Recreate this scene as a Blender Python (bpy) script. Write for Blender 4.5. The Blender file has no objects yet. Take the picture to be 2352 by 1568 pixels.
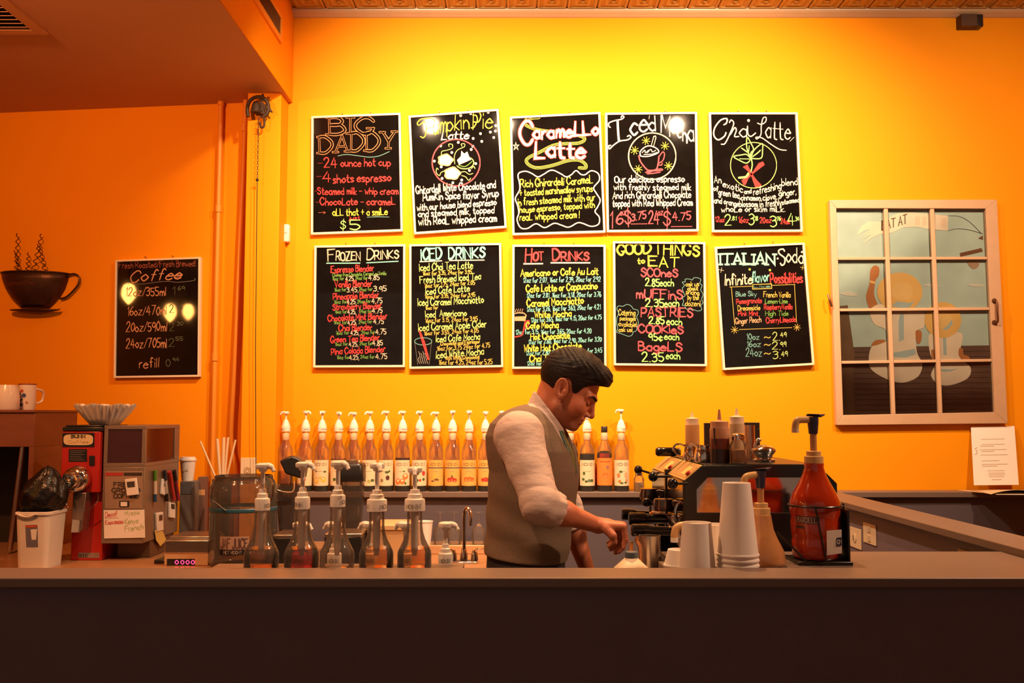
import bpy, bmesh, math, random
import numpy as np
from mathutils import Vector, Matrix

random.seed(7)
SC = bpy.context.scene
COL = SC.collection

# ------------------------------------------------------------------ camera
F = 2200.0                      # focal length in pixels of the 2352 x 1568 frame
CAM = Vector((0.0, 0.0, 1.5))
PITCH = math.atan(166.0 / F)
cam = bpy.data.objects.new('camera', bpy.data.cameras.new('camera'))
COL.objects.link(cam)
cam.data.sensor_width = 36.0
cam.data.lens = 36.0 * F / 2352.0
cam.location = CAM
cam.rotation_euler = (math.pi / 2 + PITCH, 0, 0)
cam.data.clip_start = 0.05
SC.camera = cam

# ------------------------------------------------------------------ world, lamps of the room, exposure
SC.view_settings.view_transform = 'Standard'
SC.view_settings.look = 'None'
SC.view_settings.exposure = 0.0
SC.view_settings.gamma = 1.0
SC.view_settings.use_curve_mapping = False
SC.cycles.max_bounces = 10
SC.cycles.transparent_max_bounces = 32
SC.cycles.caustics_reflective = False
SC.cycles.caustics_refractive = False
SC.cycles.sample_clamp_indirect = 6.0
world = bpy.data.worlds.new('world')
SC.world = world
world.use_nodes = True
world.node_tree.nodes['Background'].inputs[0].default_value = (1.0, 0.66, 0.48, 1)
world.node_tree.nodes['Background'].inputs[1].default_value = 0.22

WARM = (1.0, 0.66, 0.40)

def spot(name, loc, target, watts, angle, blend, radius=0.035, color=WARM):
    l = bpy.data.lights.new(name, 'SPOT')
    l.energy = watts; l.color = color; l.spot_size = math.radians(angle); l.spot_blend = blend
    l.shadow_soft_size = radius
    o = bpy.data.objects.new(name, l); COL.objects.link(o)
    o.location = loc
    o.rotation_euler = (Vector(target) - Vector(loc)).to_track_quat('-Z', 'Y').to_euler()
    return o

# track spotlights close under the tin ceiling, aimed at the menu boards, then added fill spots
AMBER = (1.0, 0.36, 0.12)
spot('track_spot_light', (-0.55, 3.36, 3.46), (-0.28, 4.9, 2.50), 330, 100, 1.0)
spot('track_spot_light', (1.12, 3.36, 3.46), (0.99, 4.9, 2.62), 330, 98, 1.0)
spot('track_spot_light', (-0.045, 3.30, 3.48), (0.25, 4.9, 1.60), 300, 125, 1.0)
spot('track_spot_light', (2.3, 3.0, 3.40), (2.2, 4.9, 1.5), 190, 135, 1.0)  # fill spot added to brighten the right end of the wall
spot('track_spot_light', (0.5, 3.55, 3.40), (0.2, 2.5, 1.1), 200, 125, 1.0, 0.035, (1.0, 0.52, 0.22))  # fill spot added to light the bar from above and behind
# unseen amber fill spot, added to light the wall left of the post
spot('amber_fill_light', (-1.95, 2.4, 3.0), (-2.0, 5.0, 1.7), 170, 140, 1.0, 0.035, AMBER)
# ceiling downlights along the bar
spot('down_light', (2.7, 2.2, 3.40), (0.85, 2.6, 1.15), 250, 75, 1.0, 0.06, (1.0, 0.62, 0.38))
spot('down_light', (-0.95, 2.15, 3.45), (-0.72, 2.6, 1.1), 220, 78, 1.0, 0.06, (1.0, 0.56, 0.30))

# ------------------------------------------------------------------ projection helpers: where a line of sight meets a plane of the room
CP, SP = math.cos(PITCH), math.sin(PITCH)
def ray(u, v):
    cx = (u - 1176.0) / F; cy = (784.0 - v) / F
    return Vector((cx, CP - cy * SP, SP + cy * CP))
def P(u, v, Y):
    d = ray(u, v); return CAM + d * (Y / d.y)
def PX(u, v, X):
    d = ray(u, v); return CAM + d * (X / d.x)
def PZ(u, v, Z):
    d = ray(u, v); return CAM + d * ((Z - CAM.z) / d.z)
def XU(u, Y, v=1130): return P(u, v, Y).x
def ZV(v, Y): return P(1176, v, Y).z
class Plane:
    def __init__(s, p, n): s.p = Vector(p); s.n = Vector(n).normalized()
    def hit(s, u, v, off=0.0):
        d = ray(u, v); q = s.p + s.n * off
        return CAM + d * ((q - CAM).dot(s.n) / d.dot(s.n))

# ------------------------------------------------------------------ materials
MATS = {}
def srgb(r, g, b):
    f = lambda c: (c / 12.92 if c <= 0.04045 else ((c + 0.055) / 1.055) ** 2.4)
    return (f(r / 255.0), f(g / 255.0), f(b / 255.0))
def mat(name, col, rough=0.5, metal=0.0, var=0.06, scale=12.0, bump=0.0, bscale=60.0, coat=0.0, spec=0.5, stretch=None, emit=None, estr=0.0, rvar=0.0, trans=0.0, sss=0.0):
    if name in MATS: return MATS[name]
    m = bpy.data.materials.new(name); m.use_nodes = True
    nt = m.node_tree; b = nt.nodes['Principled BSDF']
    b.inputs['Roughness'].default_value = rough
    b.inputs['Metallic'].default_value = metal
    b.inputs['Specular IOR Level'].default_value = spec
    b.inputs['Coat Weight'].default_value = coat
    if trans: b.inputs['Transmission Weight'].default_value = trans
    if sss:
        b.inputs['Subsurface Weight'].default_value = sss
        b.inputs['Subsurface Radius'].default_value = (0.01, 0.004, 0.002)
        b.inputs['Subsurface Scale'].default_value = 1.0
    tc = nt.nodes.new('ShaderNodeTexCoord'); mp = nt.nodes.new('ShaderNodeMapping')
    nt.links.new(tc.outputs['Object'], mp.inputs['Vector'])
    if stretch: mp.inputs['Scale'].default_value = stretch
    n = nt.nodes.new('ShaderNodeTexNoise'); n.inputs['Scale'].default_value = scale; n.inputs['Detail'].default_value = 5
    nt.links.new(mp.outputs['Vector'], n.inputs['Vector'])
    mx = nt.nodes.new('ShaderNodeMix'); mx.data_type = 'RGBA'
    lo = tuple(max(0, c * (1 - var)) for c in col); hi = tuple(min(1, c * (1 + var)) for c in col)
    mx.inputs[6].default_value = (*lo, 1); mx.inputs[7].default_value = (*hi, 1)
    nt.links.new(n.outputs['Fac'], mx.inputs[0]); nt.links.new(mx.outputs[2], b.inputs['Base Color'])
    if rvar:
        rr = nt.nodes.new('ShaderNodeMapRange'); rr.inputs[3].default_value = max(0, rough - rvar); rr.inputs[4].default_value = rough + rvar
        nt.links.new(n.outputs['Fac'], rr.inputs[0]); nt.links.new(rr.outputs[0], b.inputs['Roughness'])
    if bump:
        n2 = nt.nodes.new('ShaderNodeTexNoise'); n2.inputs['Scale'].default_value = bscale; n2.inputs['Detail'].default_value = 4
        nt.links.new(mp.outputs['Vector'], n2.inputs['Vector'])
        bp = nt.nodes.new('ShaderNodeBump'); bp.inputs['Strength'].default_value = bump; bp.inputs['Distance'].default_value = 0.01
        nt.links.new(n2.outputs['Fac'], bp.inputs['Height']); nt.links.new(bp.outputs['Normal'], b.inputs['Normal'])
    if emit:
        b.inputs['Emission Color'].default_value = (*emit, 1); b.inputs['Emission Strength'].default_value = estr
    MATS[name] = m
    return m
def glassmat(name, tint, rough=0.03, refl=1.0, ior=1.45, haze=0.0):
    """thin clear or tinted glass / liquid: coloured see-through with a fresnel gloss"""
    if name in MATS: return MATS[name]
    m = bpy.data.materials.new(name); m.use_nodes = True
    nt = m.node_tree; nt.nodes.clear()
    out = nt.nodes.new('ShaderNodeOutputMaterial')
    tr = nt.nodes.new('ShaderNodeBsdfTransparent')
    tc = nt.nodes.new('ShaderNodeTexCoord'); n = nt.nodes.new('ShaderNodeTexNoise'); n.inputs['Scale'].default_value = 9
    nt.links.new(tc.outputs['Object'], n.inputs['Vector'])
    mx = nt.nodes.new('ShaderNodeMix'); mx.data_type = 'RGBA'
    mx.inputs[6].default_value = (*[c * 0.94 for c in tint], 1); mx.inputs[7].default_value = (*[min(1, c * 1.04) for c in tint], 1)
    nt.links.new(n.outputs['Fac'], mx.inputs[0]); nt.links.new(mx.outputs[2], tr.inputs['Color'])
    gl = nt.nodes.new('ShaderNodeBsdfGlossy'); gl.inputs['Roughness'].default_value = rough
    fr = nt.nodes.new('ShaderNodeFresnel'); fr.inputs['IOR'].default_value = ior
    mu = nt.nodes.new('ShaderNodeMath'); mu.operation = 'MULTIPLY'; mu.inputs[1].default_value = refl
    nt.links.new(fr.outputs[0], mu.inputs[0])
    ms = nt.nodes.new('ShaderNodeMixShader')
    nt.links.new(mu.outputs[0], ms.inputs[0]); nt.links.new(tr.outputs[0], ms.inputs[1]); nt.links.new(gl.outputs[0], ms.inputs[2])
    if haze:
        df = nt.nodes.new('ShaderNodeBsdfDiffuse'); df.inputs['Color'].default_value = (0.75, 0.66, 0.56, 1)
        m2 = nt.nodes.new('ShaderNodeMixShader'); m2.inputs[0].default_value = haze
        nt.links.new(ms.outputs[0], m2.inputs[1]); nt.links.new(df.outputs[0], m2.inputs[2]); ms = m2
    nt.links.new(ms.outputs[0], out.inputs[0])
    MATS[name] = m
    return m

WALL = mat('orange_yellow_paint', (0.86, 0.315, 0.004), 0.6, var=0.03, scale=3, bump=0.03, bscale=180, spec=0.12)
PLUM = mat('plum_grey_paint', (0.17, 0.135, 0.165), 0.5, var=0.08, scale=6, bump=0.03, bscale=120)
PLUMTOP = mat('plum_grey_cap_paint', (0.165, 0.112, 0.088), 0.42, var=0.08, scale=5, bump=0.02, bscale=150)
NAVY = mat('navy_paint', (0.095, 0.074, 0.088), 0.55, var=0.15, scale=4)
WHITEP = mat('white_plastic', (0.83, 0.77, 0.70), 0.35, var=0.03)
CREAMP = mat('cream_plate', (0.75, 0.62, 0.42), 0.4, var=0.03)
BLACKP = mat('black_plastic', (0.016, 0.014, 0.014), 0.32, var=0.2)
CHROME = mat('polished_steel', (0.72, 0.68, 0.64), 0.12, metal=1.0, var=0.05)
STEEL = mat('brushed_steel', (0.58, 0.52, 0.46), 0.3, metal=1.0, var=0.08, scale=40, stretch=(1, 1, 12))
PAPER = mat('white_paper', (0.84, 0.79, 0.72), 0.7, var=0.02)
CUPW = mat('cup_card', (0.86, 0.80, 0.74), 0.55, var=0.015)
GLASS = glassmat('clear_glass', (0.965, 0.955, 0.94), refl=0.9, haze=0.05)
INK = mat('dark_ink', (0.03, 0.025, 0.022), 0.6)

# ------------------------------------------------------------------ mesh builder
class MB:
    def __init__(s): s.v = []; s.f = []
    def add(s, vs, fs):
        o = len(s.v); s.v += [Vector(p) for p in vs]; s.f += [tuple(i + o for i in f) for f in fs]; return s
    def box(s, c, d, rz=0.0, M=None):
        x, y, z = d[0] / 2, d[1] / 2, d[2] / 2
        vs = [Vector((a, b, e)) for e in (-z, z) for a, b in ((-x, -y), (x, -y), (x, y), (-x, y))]
        R = M if M else Matrix.Rotation(rz, 3, 'Z')
        return s.add([R @ p + Vector(c) for p in vs], [(3, 2, 1, 0), (4, 5, 6, 7), (0, 1, 5, 4), (1, 2, 6, 5), (2, 3, 7, 6), (3, 0, 4, 7)])
    def bb(s, a, b):
        return s.box([(a[i] + b[i]) / 2 for i in range(3)], [abs(a[i] - b[i]) for i in range(3)])
    def hexa(s, q, r):
        """two quads (same order) joined to a solid"""
        return s.add(list(q) + list(r), [(0, 1, 2, 3), (7, 6, 5, 4), (0, 4, 5, 1), (1, 5, 6, 2), (2, 6, 7, 3), (3, 7, 4, 0)])
    def lathe(s, prof, c=(0, 0, 0), n=24, ax=None, warp=None):
        c = Vector(c); vs = []; fs = []
        R = Vector((0, 0, 1)).rotation_difference(Vector(ax).normalized()).to_matrix() if ax else Matrix.Identity(3)
        for (r, z) in prof:
            for i in range(n):
                a = 2 * math.pi * i / n
                p = Vector((max(r, 1e-5) * math.cos(a), max(r, 1e-5) * math.sin(a), z))
                if warp: p = warp(p, a)
                vs.append(R @ p + c)
        m = len(prof)
        for j in range(m - 1):
            for i in range(n):
                k = (i + 1) % n
                fs.append((j * n + i, j * n + k, (j + 1) * n + k, (j + 1) * n + i))
        return s.add(vs, fs)
    def tube(s, pts, r, n=10, cap=True, closed=False):
        pts = [Vector(p) for p in pts]; L = len(pts)
        rs = r if isinstance(r, (list, tuple)) else [r] * L
        up = None; vs = []; fs = []
        for i, p in enumerate(pts):
            if closed: t = pts[(i + 1) % L] - pts[(i - 1) % L]
            else: t = pts[min(i + 1, L - 1)] - pts[max(i - 1, 0)]
            t.normalize()
            if up is None:
                up = t.orthogonal().normalized()
            else:
                up = (up - t * up.dot(t))
                up = up.normalized() if up.length > 1e-6 else t.orthogonal().normalized()
            w = t.cross(up)
            for k in range(n):
                a = 2 * math.pi * k / n
                vs.append(p + (up * math.cos(a) + w * math.sin(a)) * rs[i])
        for i in range(L if closed else L - 1):
            j = (i + 1) % L
            for k in range(n):
                k2 = (k + 1) % n
                fs.append((i * n + k, i * n + k2, j * n + k2, j * n + k))
        if cap and not closed:
            fs.append(tuple(reversed(range(n)))); fs.append(tuple(range((L - 1) * n, L * n)))
        return s.add(vs, fs)
    def prism(s, poly, ext):
        """planar polygon (3d points) pushed along ext"""
        poly = [Vector(p) for p in poly]; n = len(poly); e = Vector(ext)
        return s.add(poly + [p + e for p in poly], [tuple(range(n)), tuple(range(2 * n - 1, n - 1, -1))] + [(i, i + n, (i + 1) % n + n, (i + 1) % n) for i in range(n)])
    def sphere(s, c, r, n=16, m=10, R=None):
        rr = r if isinstance(r, (tuple, list, Vector)) else (r, r, r)
        vs = []; fs = []
        for j in range(m + 1):
            th = math.pi * j / m
            for i in range(n):
                a = 2 * math.pi * i / n
                st = max(math.sin(th), 1e-4)
                p = Vector((rr[0] * st * math.cos(a), rr[1] * st * math.sin(a), -rr[2] * math.cos(th)))
                vs.append((R @ p if R else p) + Vector(c))
        for j in range(m):
            for i in range(n):
                k = (i + 1) % n
                fs.append((j * n + i, j * n + k, (j + 1) * n + k, (j + 1) * n + i))
        return s.add(vs, fs)
    def build(s, name, m, parent=None, w=True, smooth=38, bev=0.0, seg=2, fix=True):
        off = parent_origin(parent) if (w and parent) else Vector((0, 0, 0))
        me = bpy.data.meshes.new(name)
        me.from_pydata([tuple(p - off) for p in s.v], [], s.f)
        me.validate()
        if fix:
            b = bmesh.new(); b.from_mesh(me); bmesh.ops.recalc_face_normals(b, faces=b.faces[:]); b.to_mesh(me); b.free()
        if smooth:
            me.shade_smooth(); me.set_sharp_from_angle(angle=math.radians(smooth))
        me.materials.append(m)
        o = bpy.data.objects.new(name, me); COL.objects.link(o)
        if parent: o.parent = parent
        if bev:
            md = o.modifiers.new('bevel', 'BEVEL'); md.width = bev; md.segments = seg; md.limit_method = 'ANGLE'; md.angle_limit = math.radians(40)
        return o
def parent_origin(p):
    v = Vector((0, 0, 0))
    while p: v += p.location; p = p.parent
    return v
def tag(o, label=None, cat=None, group=None, kind=None):
    if label: o['label'] = label
    if cat: o['category'] = cat
    if group: o['group'] = group
    if kind: o['kind'] = kind
    return o
def thing(name, label, cat, loc, group=None, rz=0.0):
    o = bpy.data.objects.new(name, None); COL.objects.link(o)
    o.empty_display_size = 0.05
    o.location = loc; o.rotation_euler = (0, 0, rz)
    return tag(o, label, cat, group)
def struct(name, mb, m, **k):
    o = mb.build(name, m, **k); o['kind'] = 'structure'; return o
def copy_tree(o, parent=None):
    c = o.copy(); COL.objects.link(c); c.parent = parent
    for ch in list(o.children):
        if ch.parent == o: copy_tree(ch, c)
    return c
def disc(r, n=24): return [(r * math.cos(2 * math.pi * i / n), r * math.sin(2 * math.pi * i / n)) for i in range(n)]
def catmull(pts, k=5, closed=False):
    pts = [tuple(p) for p in pts]; n = len(pts); out = []
    if n < 3: return pts
    for i in range(n if closed else n - 1):
        if closed: p0, p1, p2, p3 = pts[(i - 1) % n], pts[i], pts[(i + 1) % n], pts[(i + 2) % n]
        else: p0, p1, p2, p3 = pts[max(i - 1, 0)], pts[i], pts[i + 1], pts[min(i + 2, n - 1)]
        for j in range(k):
            t = j / k
            out.append(tuple(0.5 * (2 * b + (c - a) * t + (2 * a - 5 * b + 4 * c - d) * t * t + (3 * b - a - 3 * c + d) * t ** 3) for a, b, c, d in zip(p0, p1, p2, p3)))
    if not closed: out.append(pts[-1])
    return out
# ================================================================== THE ROOM
YW = 4.9
ZC = ZV(28, YW)            # tin ceiling
ZS = ZV(236, YW)           # underside of the dropped soffit
XS = XU(672, YW, 236)           # soffit edge
XR, XL, YF = 3.5, -5.6, -3.0
LS = 0.123                 # the wall left of the post runs slightly away
XB = XU(556, YW, 600)
BACK = Plane((0, YW, 0), (0, -1, 0))
LEFT = Plane((XB, YW, 0), (-LS, -1, 0))
def yleft(x): return YW + LS * (XB - x)

struct('floor', MB().bb((XL, YF, -0.1), (XR, 6.0, 0.0)), mat('dark_floor_tile', (0.10, 0.055, 0.035), 0.45, var=0.2, scale=3, bump=0.05, bscale=15), smooth=0)
struct('wall_back', MB().bb((XB, YW, 0), (XR, YW + 0.12, ZC + 0.3)), WALL, smooth=0)
w = MB(); y1 = yleft(XL)
w.hexa([(XL, y1, 0), (XB, YW, 0), (XB, YW + 0.12, 0), (XL, y1 + 0.12, 0)], [(XL, y1, ZC + 0.3), (XB, YW, ZC + 0.3), (XB, YW + 0.12, ZC + 0.3), (XL, y1 + 0.12, ZC + 0.3)])
struct('wall_left', w, WALL, smooth=0)
struct('wall_right', MB().bb((XR, YF, 0), (XR + 0.12, YW, ZC + 0.3)), WALL, smooth=0)
struct('wall_far_left', MB().bb((XL - 0.12, YF, 0), (XL, 5.6, ZC + 0.3)), WALL, smooth=0)
# ceiling slab with pressed tin tiles, crown moulding
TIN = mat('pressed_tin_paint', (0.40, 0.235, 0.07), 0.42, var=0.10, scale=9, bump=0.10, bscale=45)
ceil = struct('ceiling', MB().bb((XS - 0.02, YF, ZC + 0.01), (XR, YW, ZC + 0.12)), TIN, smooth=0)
TS = 0.157
tile = MB()
h = TS / 2 - 0.004
def ringz(r, z): return [(-r, -r, z), (r, -r, z), (r, r, z), (-r, r, z)]
rings = [(h, 0.004), (h, -0.006), (h - 0.009, -0.009), (h - 0.014, -0.002), (h - 0.030, -0.002), (h - 0.036, -0.007), (h - 0.046, -0.007), (h - 0.055, -0.001), (0.012, -0.001), (0.006, -0.008)]
vs = []; fs = []
for k, (r, z) in enumerate(rings):
    vs += ringz(r, z)
    if k:
        for i in range(4): fs.append((4 * k - 4 + i, 4 * k - 4 + (i + 1) % 4, 4 * k + (i + 1) % 4, 4 * k + i))
fs.append(tuple(range(4 * len(rings) - 4, 4 * len(rings))))
tile.add(vs, fs)
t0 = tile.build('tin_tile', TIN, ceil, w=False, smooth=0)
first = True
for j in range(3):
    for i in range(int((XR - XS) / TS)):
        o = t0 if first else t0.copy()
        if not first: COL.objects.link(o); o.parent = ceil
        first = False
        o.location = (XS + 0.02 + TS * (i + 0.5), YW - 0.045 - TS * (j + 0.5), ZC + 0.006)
CROWN = mat('crown_moulding_paint', (0.52, 0.38, 0.24), 0.35, var=0.06, bump=0.05, bscale=40)
prof = [(0.0, 0.0), (0.012, 0.002), (0.020, 0.008), (0.026, 0.012), (0.040, 0.016), (0.046, 0.028), (0.046, 0.040), (0.0, 0.040)]
cr = MB(); vs = []
for x in (XS, XR):
    vs += [(x, YW - a, ZC - 0.032 + b) for a, b in prof]
n = len(prof)
cr.add(vs, [tuple(range(n)), tuple(range(2 * n - 1, n - 1, -1))] + [(i, (i + 1) % n, n + (i + 1) % n, n + i) for i in range(n)])
struct('trim_1', cr, CROWN, smooth=50)
# dropped soffit over the left half
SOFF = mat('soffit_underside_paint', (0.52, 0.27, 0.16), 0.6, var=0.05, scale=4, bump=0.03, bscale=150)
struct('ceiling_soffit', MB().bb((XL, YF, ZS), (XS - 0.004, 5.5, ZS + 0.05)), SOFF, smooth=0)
struct('wall_soffit', MB().bb((XS - 0.06, YF, ZS + 0.001), (XS, YW, ZC + 0.12)), WALL, smooth=0)
# boxed post
YP = 4.745
XP0, XP1 = XU(561, YP, 600), XU(639, YP, 600)
struct('wall_post', MB().bb((XP0, YP, 0), (XP1, YW + 0.01, ZS)), WALL, bev=0.004)
struct('trim_2', MB().bb((XP1, YW - 0.02, 0), (XU(656, YW, 600), YW, ZS)), WALL, bev=0.003)

# ------------------------------------------------------------------ counters and half walls
ZB = 1.115                 # bar cap and back ledge
struct('wall_bar_front', MB().bb((XL, 2.325, 0), (XR, 2.42, ZB - 0.022)), PLUM, smooth=0)
struct('trim_bar_cap', MB().bb((XL, 2.29, ZB - 0.024), (XR, 2.44, ZB)), PLUMTOP, bev=0.003)
struct('wall_back_half', MB().bb((XP1 + 0.001, 4.80, 0), (XR, YW, ZB - 0.028)), NAVY, smooth=0)
struct('trim_back_ledge', MB().bb((XP1 + 0.001, 4.775, ZB - 0.028), (XR, YW, ZB)), PLUMTOP, bev=0.003)
struct('wall_side_half', MB().bb((1.50, 2.44, 0), (1.585, 4.775, ZB - 0.026)), PLUM, smooth=0)
struct('trim_side_cap', MB().bb((1.455, 2.44, ZB - 0.026), (1.615, 4.775, ZB)), PLUMTOP, bev=0.003)
# work counters behind the bar
WOOD = mat('worktop_laminate', (0.38, 0.19, 0.085), 0.32, var=0.18, scale=6, stretch=(1, 8, 8))
ZK = 0.88
k = thing('back_counter', 'long brown work counter below the back ledge', 'counter', (-1.4, 4.35, 0))
MB().bb((-2.9, 3.85, ZK - 0.04), (-0.06, 4.738, ZK)).build('worktop', WOOD, k, bev=0.004)
MB().bb((-2.9, 3.90, 0), (-0.06, 4.738, ZK - 0.04)).build('carcass', PLUM, k, smooth=0)
k = thing('front_counter', 'low work counter tucked behind the bar wall', 'counter', (-0.8, 2.65, 0))
MB().bb((-2.2, 2.443, ZK - 0.04), (0.46, 2.86, ZK)).build('worktop', STEEL, k, bev=0.004)
MB().bb((-2.2, 2.443, 0), (0.46, 2.82, ZK - 0.04)).build('carcass', PLUM, k, smooth=0)
ZR = 1.093
k = thing('bottle_shelf', 'narrow raised shelf behind the bar carrying the front glass bottles', 'shelf', (-0.42, 2.53, ZK))
MB().bb((-0.80, 2.442, ZR - 0.02), (-0.13, 2.65, ZR)).build('board', PLUMTOP, k, bev=0.002)
for x in (-0.78, -0.15): MB().bb((x - 0.01, 2.45, ZK), (x + 0.01, 2.64, ZR - 0.02)).build('bracket', PLUM, k, smooth=0)
k = thing('cup_shelf', 'raised shelf behind the bar carrying the paper cups and sauce jugs', 'shelf', (0.92, 2.65, 0))
MB().bb((0.405, 2.442, ZR - 0.02), (1.45, 2.69, ZR)).build('board', PLUMTOP, k, bev=0.002)
MB().bb((0.442, 2.6905, ZR - 0.02), (1.45, 2.88, ZR)).build('board', PLUMTOP, k, bev=0.002)
for x in (0.475, 1.44): MB().bb((x - 0.01, 2.45, 0), (x + 0.01, 2.87, ZR - 0.02)).build('bracket', PLUM, k, smooth=0)
ZM = 0.90
k = thing('machine_counter', 'counter block carrying the espresso machine', 'counter', (0.97, 3.35, 0))
MB().bb((0.50, 2.90, ZM - 0.04), (1.48, 3.80, ZM)).build('worktop', STEEL, k, bev=0.003)
MB().bb((0.55, 2.90, 0), (1.48, 3.78, ZM - 0.04)).build('carcass', PLUM, k, smooth=0)

# ------------------------------------------------------------------ pendant lamps on the left of the room (mirrored in the coffee board)
SHADE = mat('amber_lamp_glass', (0.9, 0.6, 0.3), 0.4, emit=(1.0, 0.42, 0.09), estr=70.0)
BULB = mat('lamp_bulb', (1, 0.9, 0.7), 0.4, emit=(1.0, 0.72, 0.38), estr=60.0)
def reflect_point(u, v, plane, off, t):
    hp = plane.hit(u, v, off); d = (hp - CAM).normalized()
    return hp + (d - 2 * d.dot(plane.n) * plane.n) * t
LAMPS = [(292, 674, 3.1, 0.085, 'nearest the post wall'), (388, 718, 4.4, 0.085, 'in the middle of the row'), (430, 716, 5.6, 0.085, 'farthest back in the row')]
for (u, v, t, sz, lab) in LAMPS:
    c = reflect_point(u, v, LEFT, 0.03, t)
    p = thing('pendant_lamp', 'amber glass pendant lamp mirrored in the coffee board, ' + lab, 'lamp', (c.x, c.y, c.z - sz), 'amber pendant lamps')
    MB().lathe([(sz * 0.20, sz * 1.0), (sz * 0.45, sz * 0.85), (sz * 0.62, sz * 0.45), (sz * 0.66, 0.0), (sz * 0.60, -sz * 0.30), (sz * 0.30, -sz * 0.75), (sz * 0.05, -sz)], c).build('shade', SHADE, p)
    MB().lathe([(0.0, sz * 1.22), (sz * 0.22, sz * 1.2), (sz * 0.26, sz * 0.98), (0, sz * 0.97)], c).build('cap', BLACKP, p)
    MB().tube([c + Vector((0, 0, sz * 1.2)), (c.x, c.y, ZS)], 0.006, 8).build('cord', BLACKP, p)

# ------------------------------------------------------------------ grilles, bracket, pipes, sensor on the walls
GRV = mat('painted_grille', (0.56, 0.29, 0.15), 0.5, var=0.1)
DARK = mat('duct_shade_black', (0.02, 0.012, 0.008), 0.9)  # near-black sheet standing in for the shade behind the slats
def quadz(pts, z): return [PZ(u, v, z) for u, v in pts]
c = PZ(30, 30, ZS)
xa, ya = PZ(112, 74, ZS).x, PZ(112, 74, ZS).y
g = thing('ceiling_register', 'slatted air register in the soffit underside above the mug sculpture', 'vent', (xa - 0.25, ya - 0.35, ZS))
gx0, gx1, gy1 = xa - 0.52, xa, ya; gy0 = gy1 - 0.72
for a, b in (((gx0, gy0), (gx1, gy0 + 0.05)), ((gx0, gy1 - 0.05), (gx1, gy1)), ((gx0, gy0 + 0.05), (gx0 + 0.05, gy1 - 0.05)), ((gx1 - 0.05, gy0 + 0.05), (gx1, gy1 - 0.05))):
    MB().bb((*a, ZS - 0.012), (*b, ZS)).build('frame_rail', GRV, g, bev=0.002)
MB().bb((gx0 + 0.05, gy0 + 0.05, ZS - 0.002), (gx1 - 0.05, gy1 - 0.05, ZS - 0.0005)).build('duct_shade', DARK, g, smooth=0)
for i in range(16):
    y = gy0 + 0.06 + i * 0.0385
    MB().box(((gx0 + gx1) / 2, y + 0.01, ZS - 0.007), (gx1 - gx0 - 0.10, 0.022, 0.002), M=Matrix.Rotation(0.45, 3, 'X')).build('slat', GRV, g, smooth=0)
# grille on the soffit side
qa = PX(592, 0, XS); qb = PX(640, 82, XS); qc = PX(638, 46, XS)
zt, zb_ = PX(612, 0, XS).z, qb.z
y1 = qb.y; y0 = y1 - 0.62; zlo = qb.z; zhi = qc.z + 0.02
g = thing('side_grille', 'long dark slotted air grille on the soffit side near the ceiling', 'vent', (XS, (y0 + y1) / 2, zlo))
OR2 = mat('grille_orange_paint', (0.80, 0.32, 0.03), 0.5)
for a, b in (((y0, zlo - 0.03), (y1 + 0.03, zlo)), ((y0, zhi), (y1 + 0.03, zhi + 0.02)), ((y1, zlo), (y1 + 0.03, zhi)), ((y0 - 0.02, zlo - 0.03), (y0, zhi + 0.02))):
    MB().bb((XS - 0.001, *a), (XS + 0.012, *b)).build('frame_rail', OR2, g, bev=0.002)
MB().bb((XS - 0.001, y0, zlo), (XS + 0.002, y1, zhi)).build('duct_shade', DARK, g, smooth=0)
for i in range(28):
    y = y0 + (i + 0.5) * (y1 - y0) / 28
    MB().bb((XS + 0.002, y - 0.003, zlo), (XS + 0.009, y + 0.003, zhi)).build('slat', mat('grille_slat_brown', (0.18, 0.07, 0.02), 0.5), g, smooth=0)
# little bracket under the crown moulding
a, b = P(2206, 44, YW - 0.05), P(2258, 61, YW - 0.05)
g = thing('speaker_bracket', 'small dark bracket box below the crown moulding at the far end', 'bracket', ((a.x + b.x) / 2, YW - 0.04, b.z))
MB().bb((a.x, YW - 0.06, b.z), (a.x + (b.x - a.x) * 0.72, YW, ZC - 0.034)).build('box', mat('rusty_bracket', (0.07, 0.03, 0.015), 0.6), g, bev=0.002)
MB().bb((a.x + (b.x - a.x) * 0.74, YW - 0.055, b.z), (b.x, YW, ZC - 0.034)).build('clip', BLACKP, g, bev=0.002)
# pipes beside the post
PIPEM = mat('pipe_orange_paint', (0.80, 0.31, 0.03), 0.4, var=0.05)
def yl(u): return LEFT.hit(u, 600).y
x = XU(499, yl(501) - 0.03, 600)
g = thing('wall_pipe', 'thin orange painted pipe running floor to soffit, farther from the post', 'pipe', (x, yl(501) - 0.03, 0))
MB().tube([(x, yl(501) - 0.03, 0), (x, yl(501) - 0.03, ZS)], 0.0125, 14).build('tube', PIPEM, g)
for v in (232, 478, 820): MB().lathe([(0.0125, -0.02), (0.017, -0.018), (0.017, 0.018), (0.0125, 0.02)], (x, yl(501) - 0.03, ZV(v, 4.87)), 14).build('coupling', PIPEM, g)
x = XU(549, 4.86, 600)
g = thing('wall_pipe', 'orange painted pipe with a low bend running right beside the post', 'pipe', (x, 4.86, 0))
MB().tube(catmull([(x + 0.012, 4.86, 0), (x + 0.012, 4.86, 1.1), (x - 0.02, 4.86, 1.36), (x - 0.012, 4.86, 1.7), (x + 0.0, 4.86, 2.2), (x + 0.012, 4.86, ZS - 0.3), (x + 0.016, 4.86, ZS)], 6), 0.0115, 14).build('tube', PIPEM, g)
zc_ = ZV(292, 4.86)
MB().lathe([(0.0115, -0.025), (0.016, -0.02), (0.016, 0.02), (0.0115, 0.025)], (x + 0.012, 4.86, zc_), 14).build('coupling', PIPEM, g)
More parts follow.
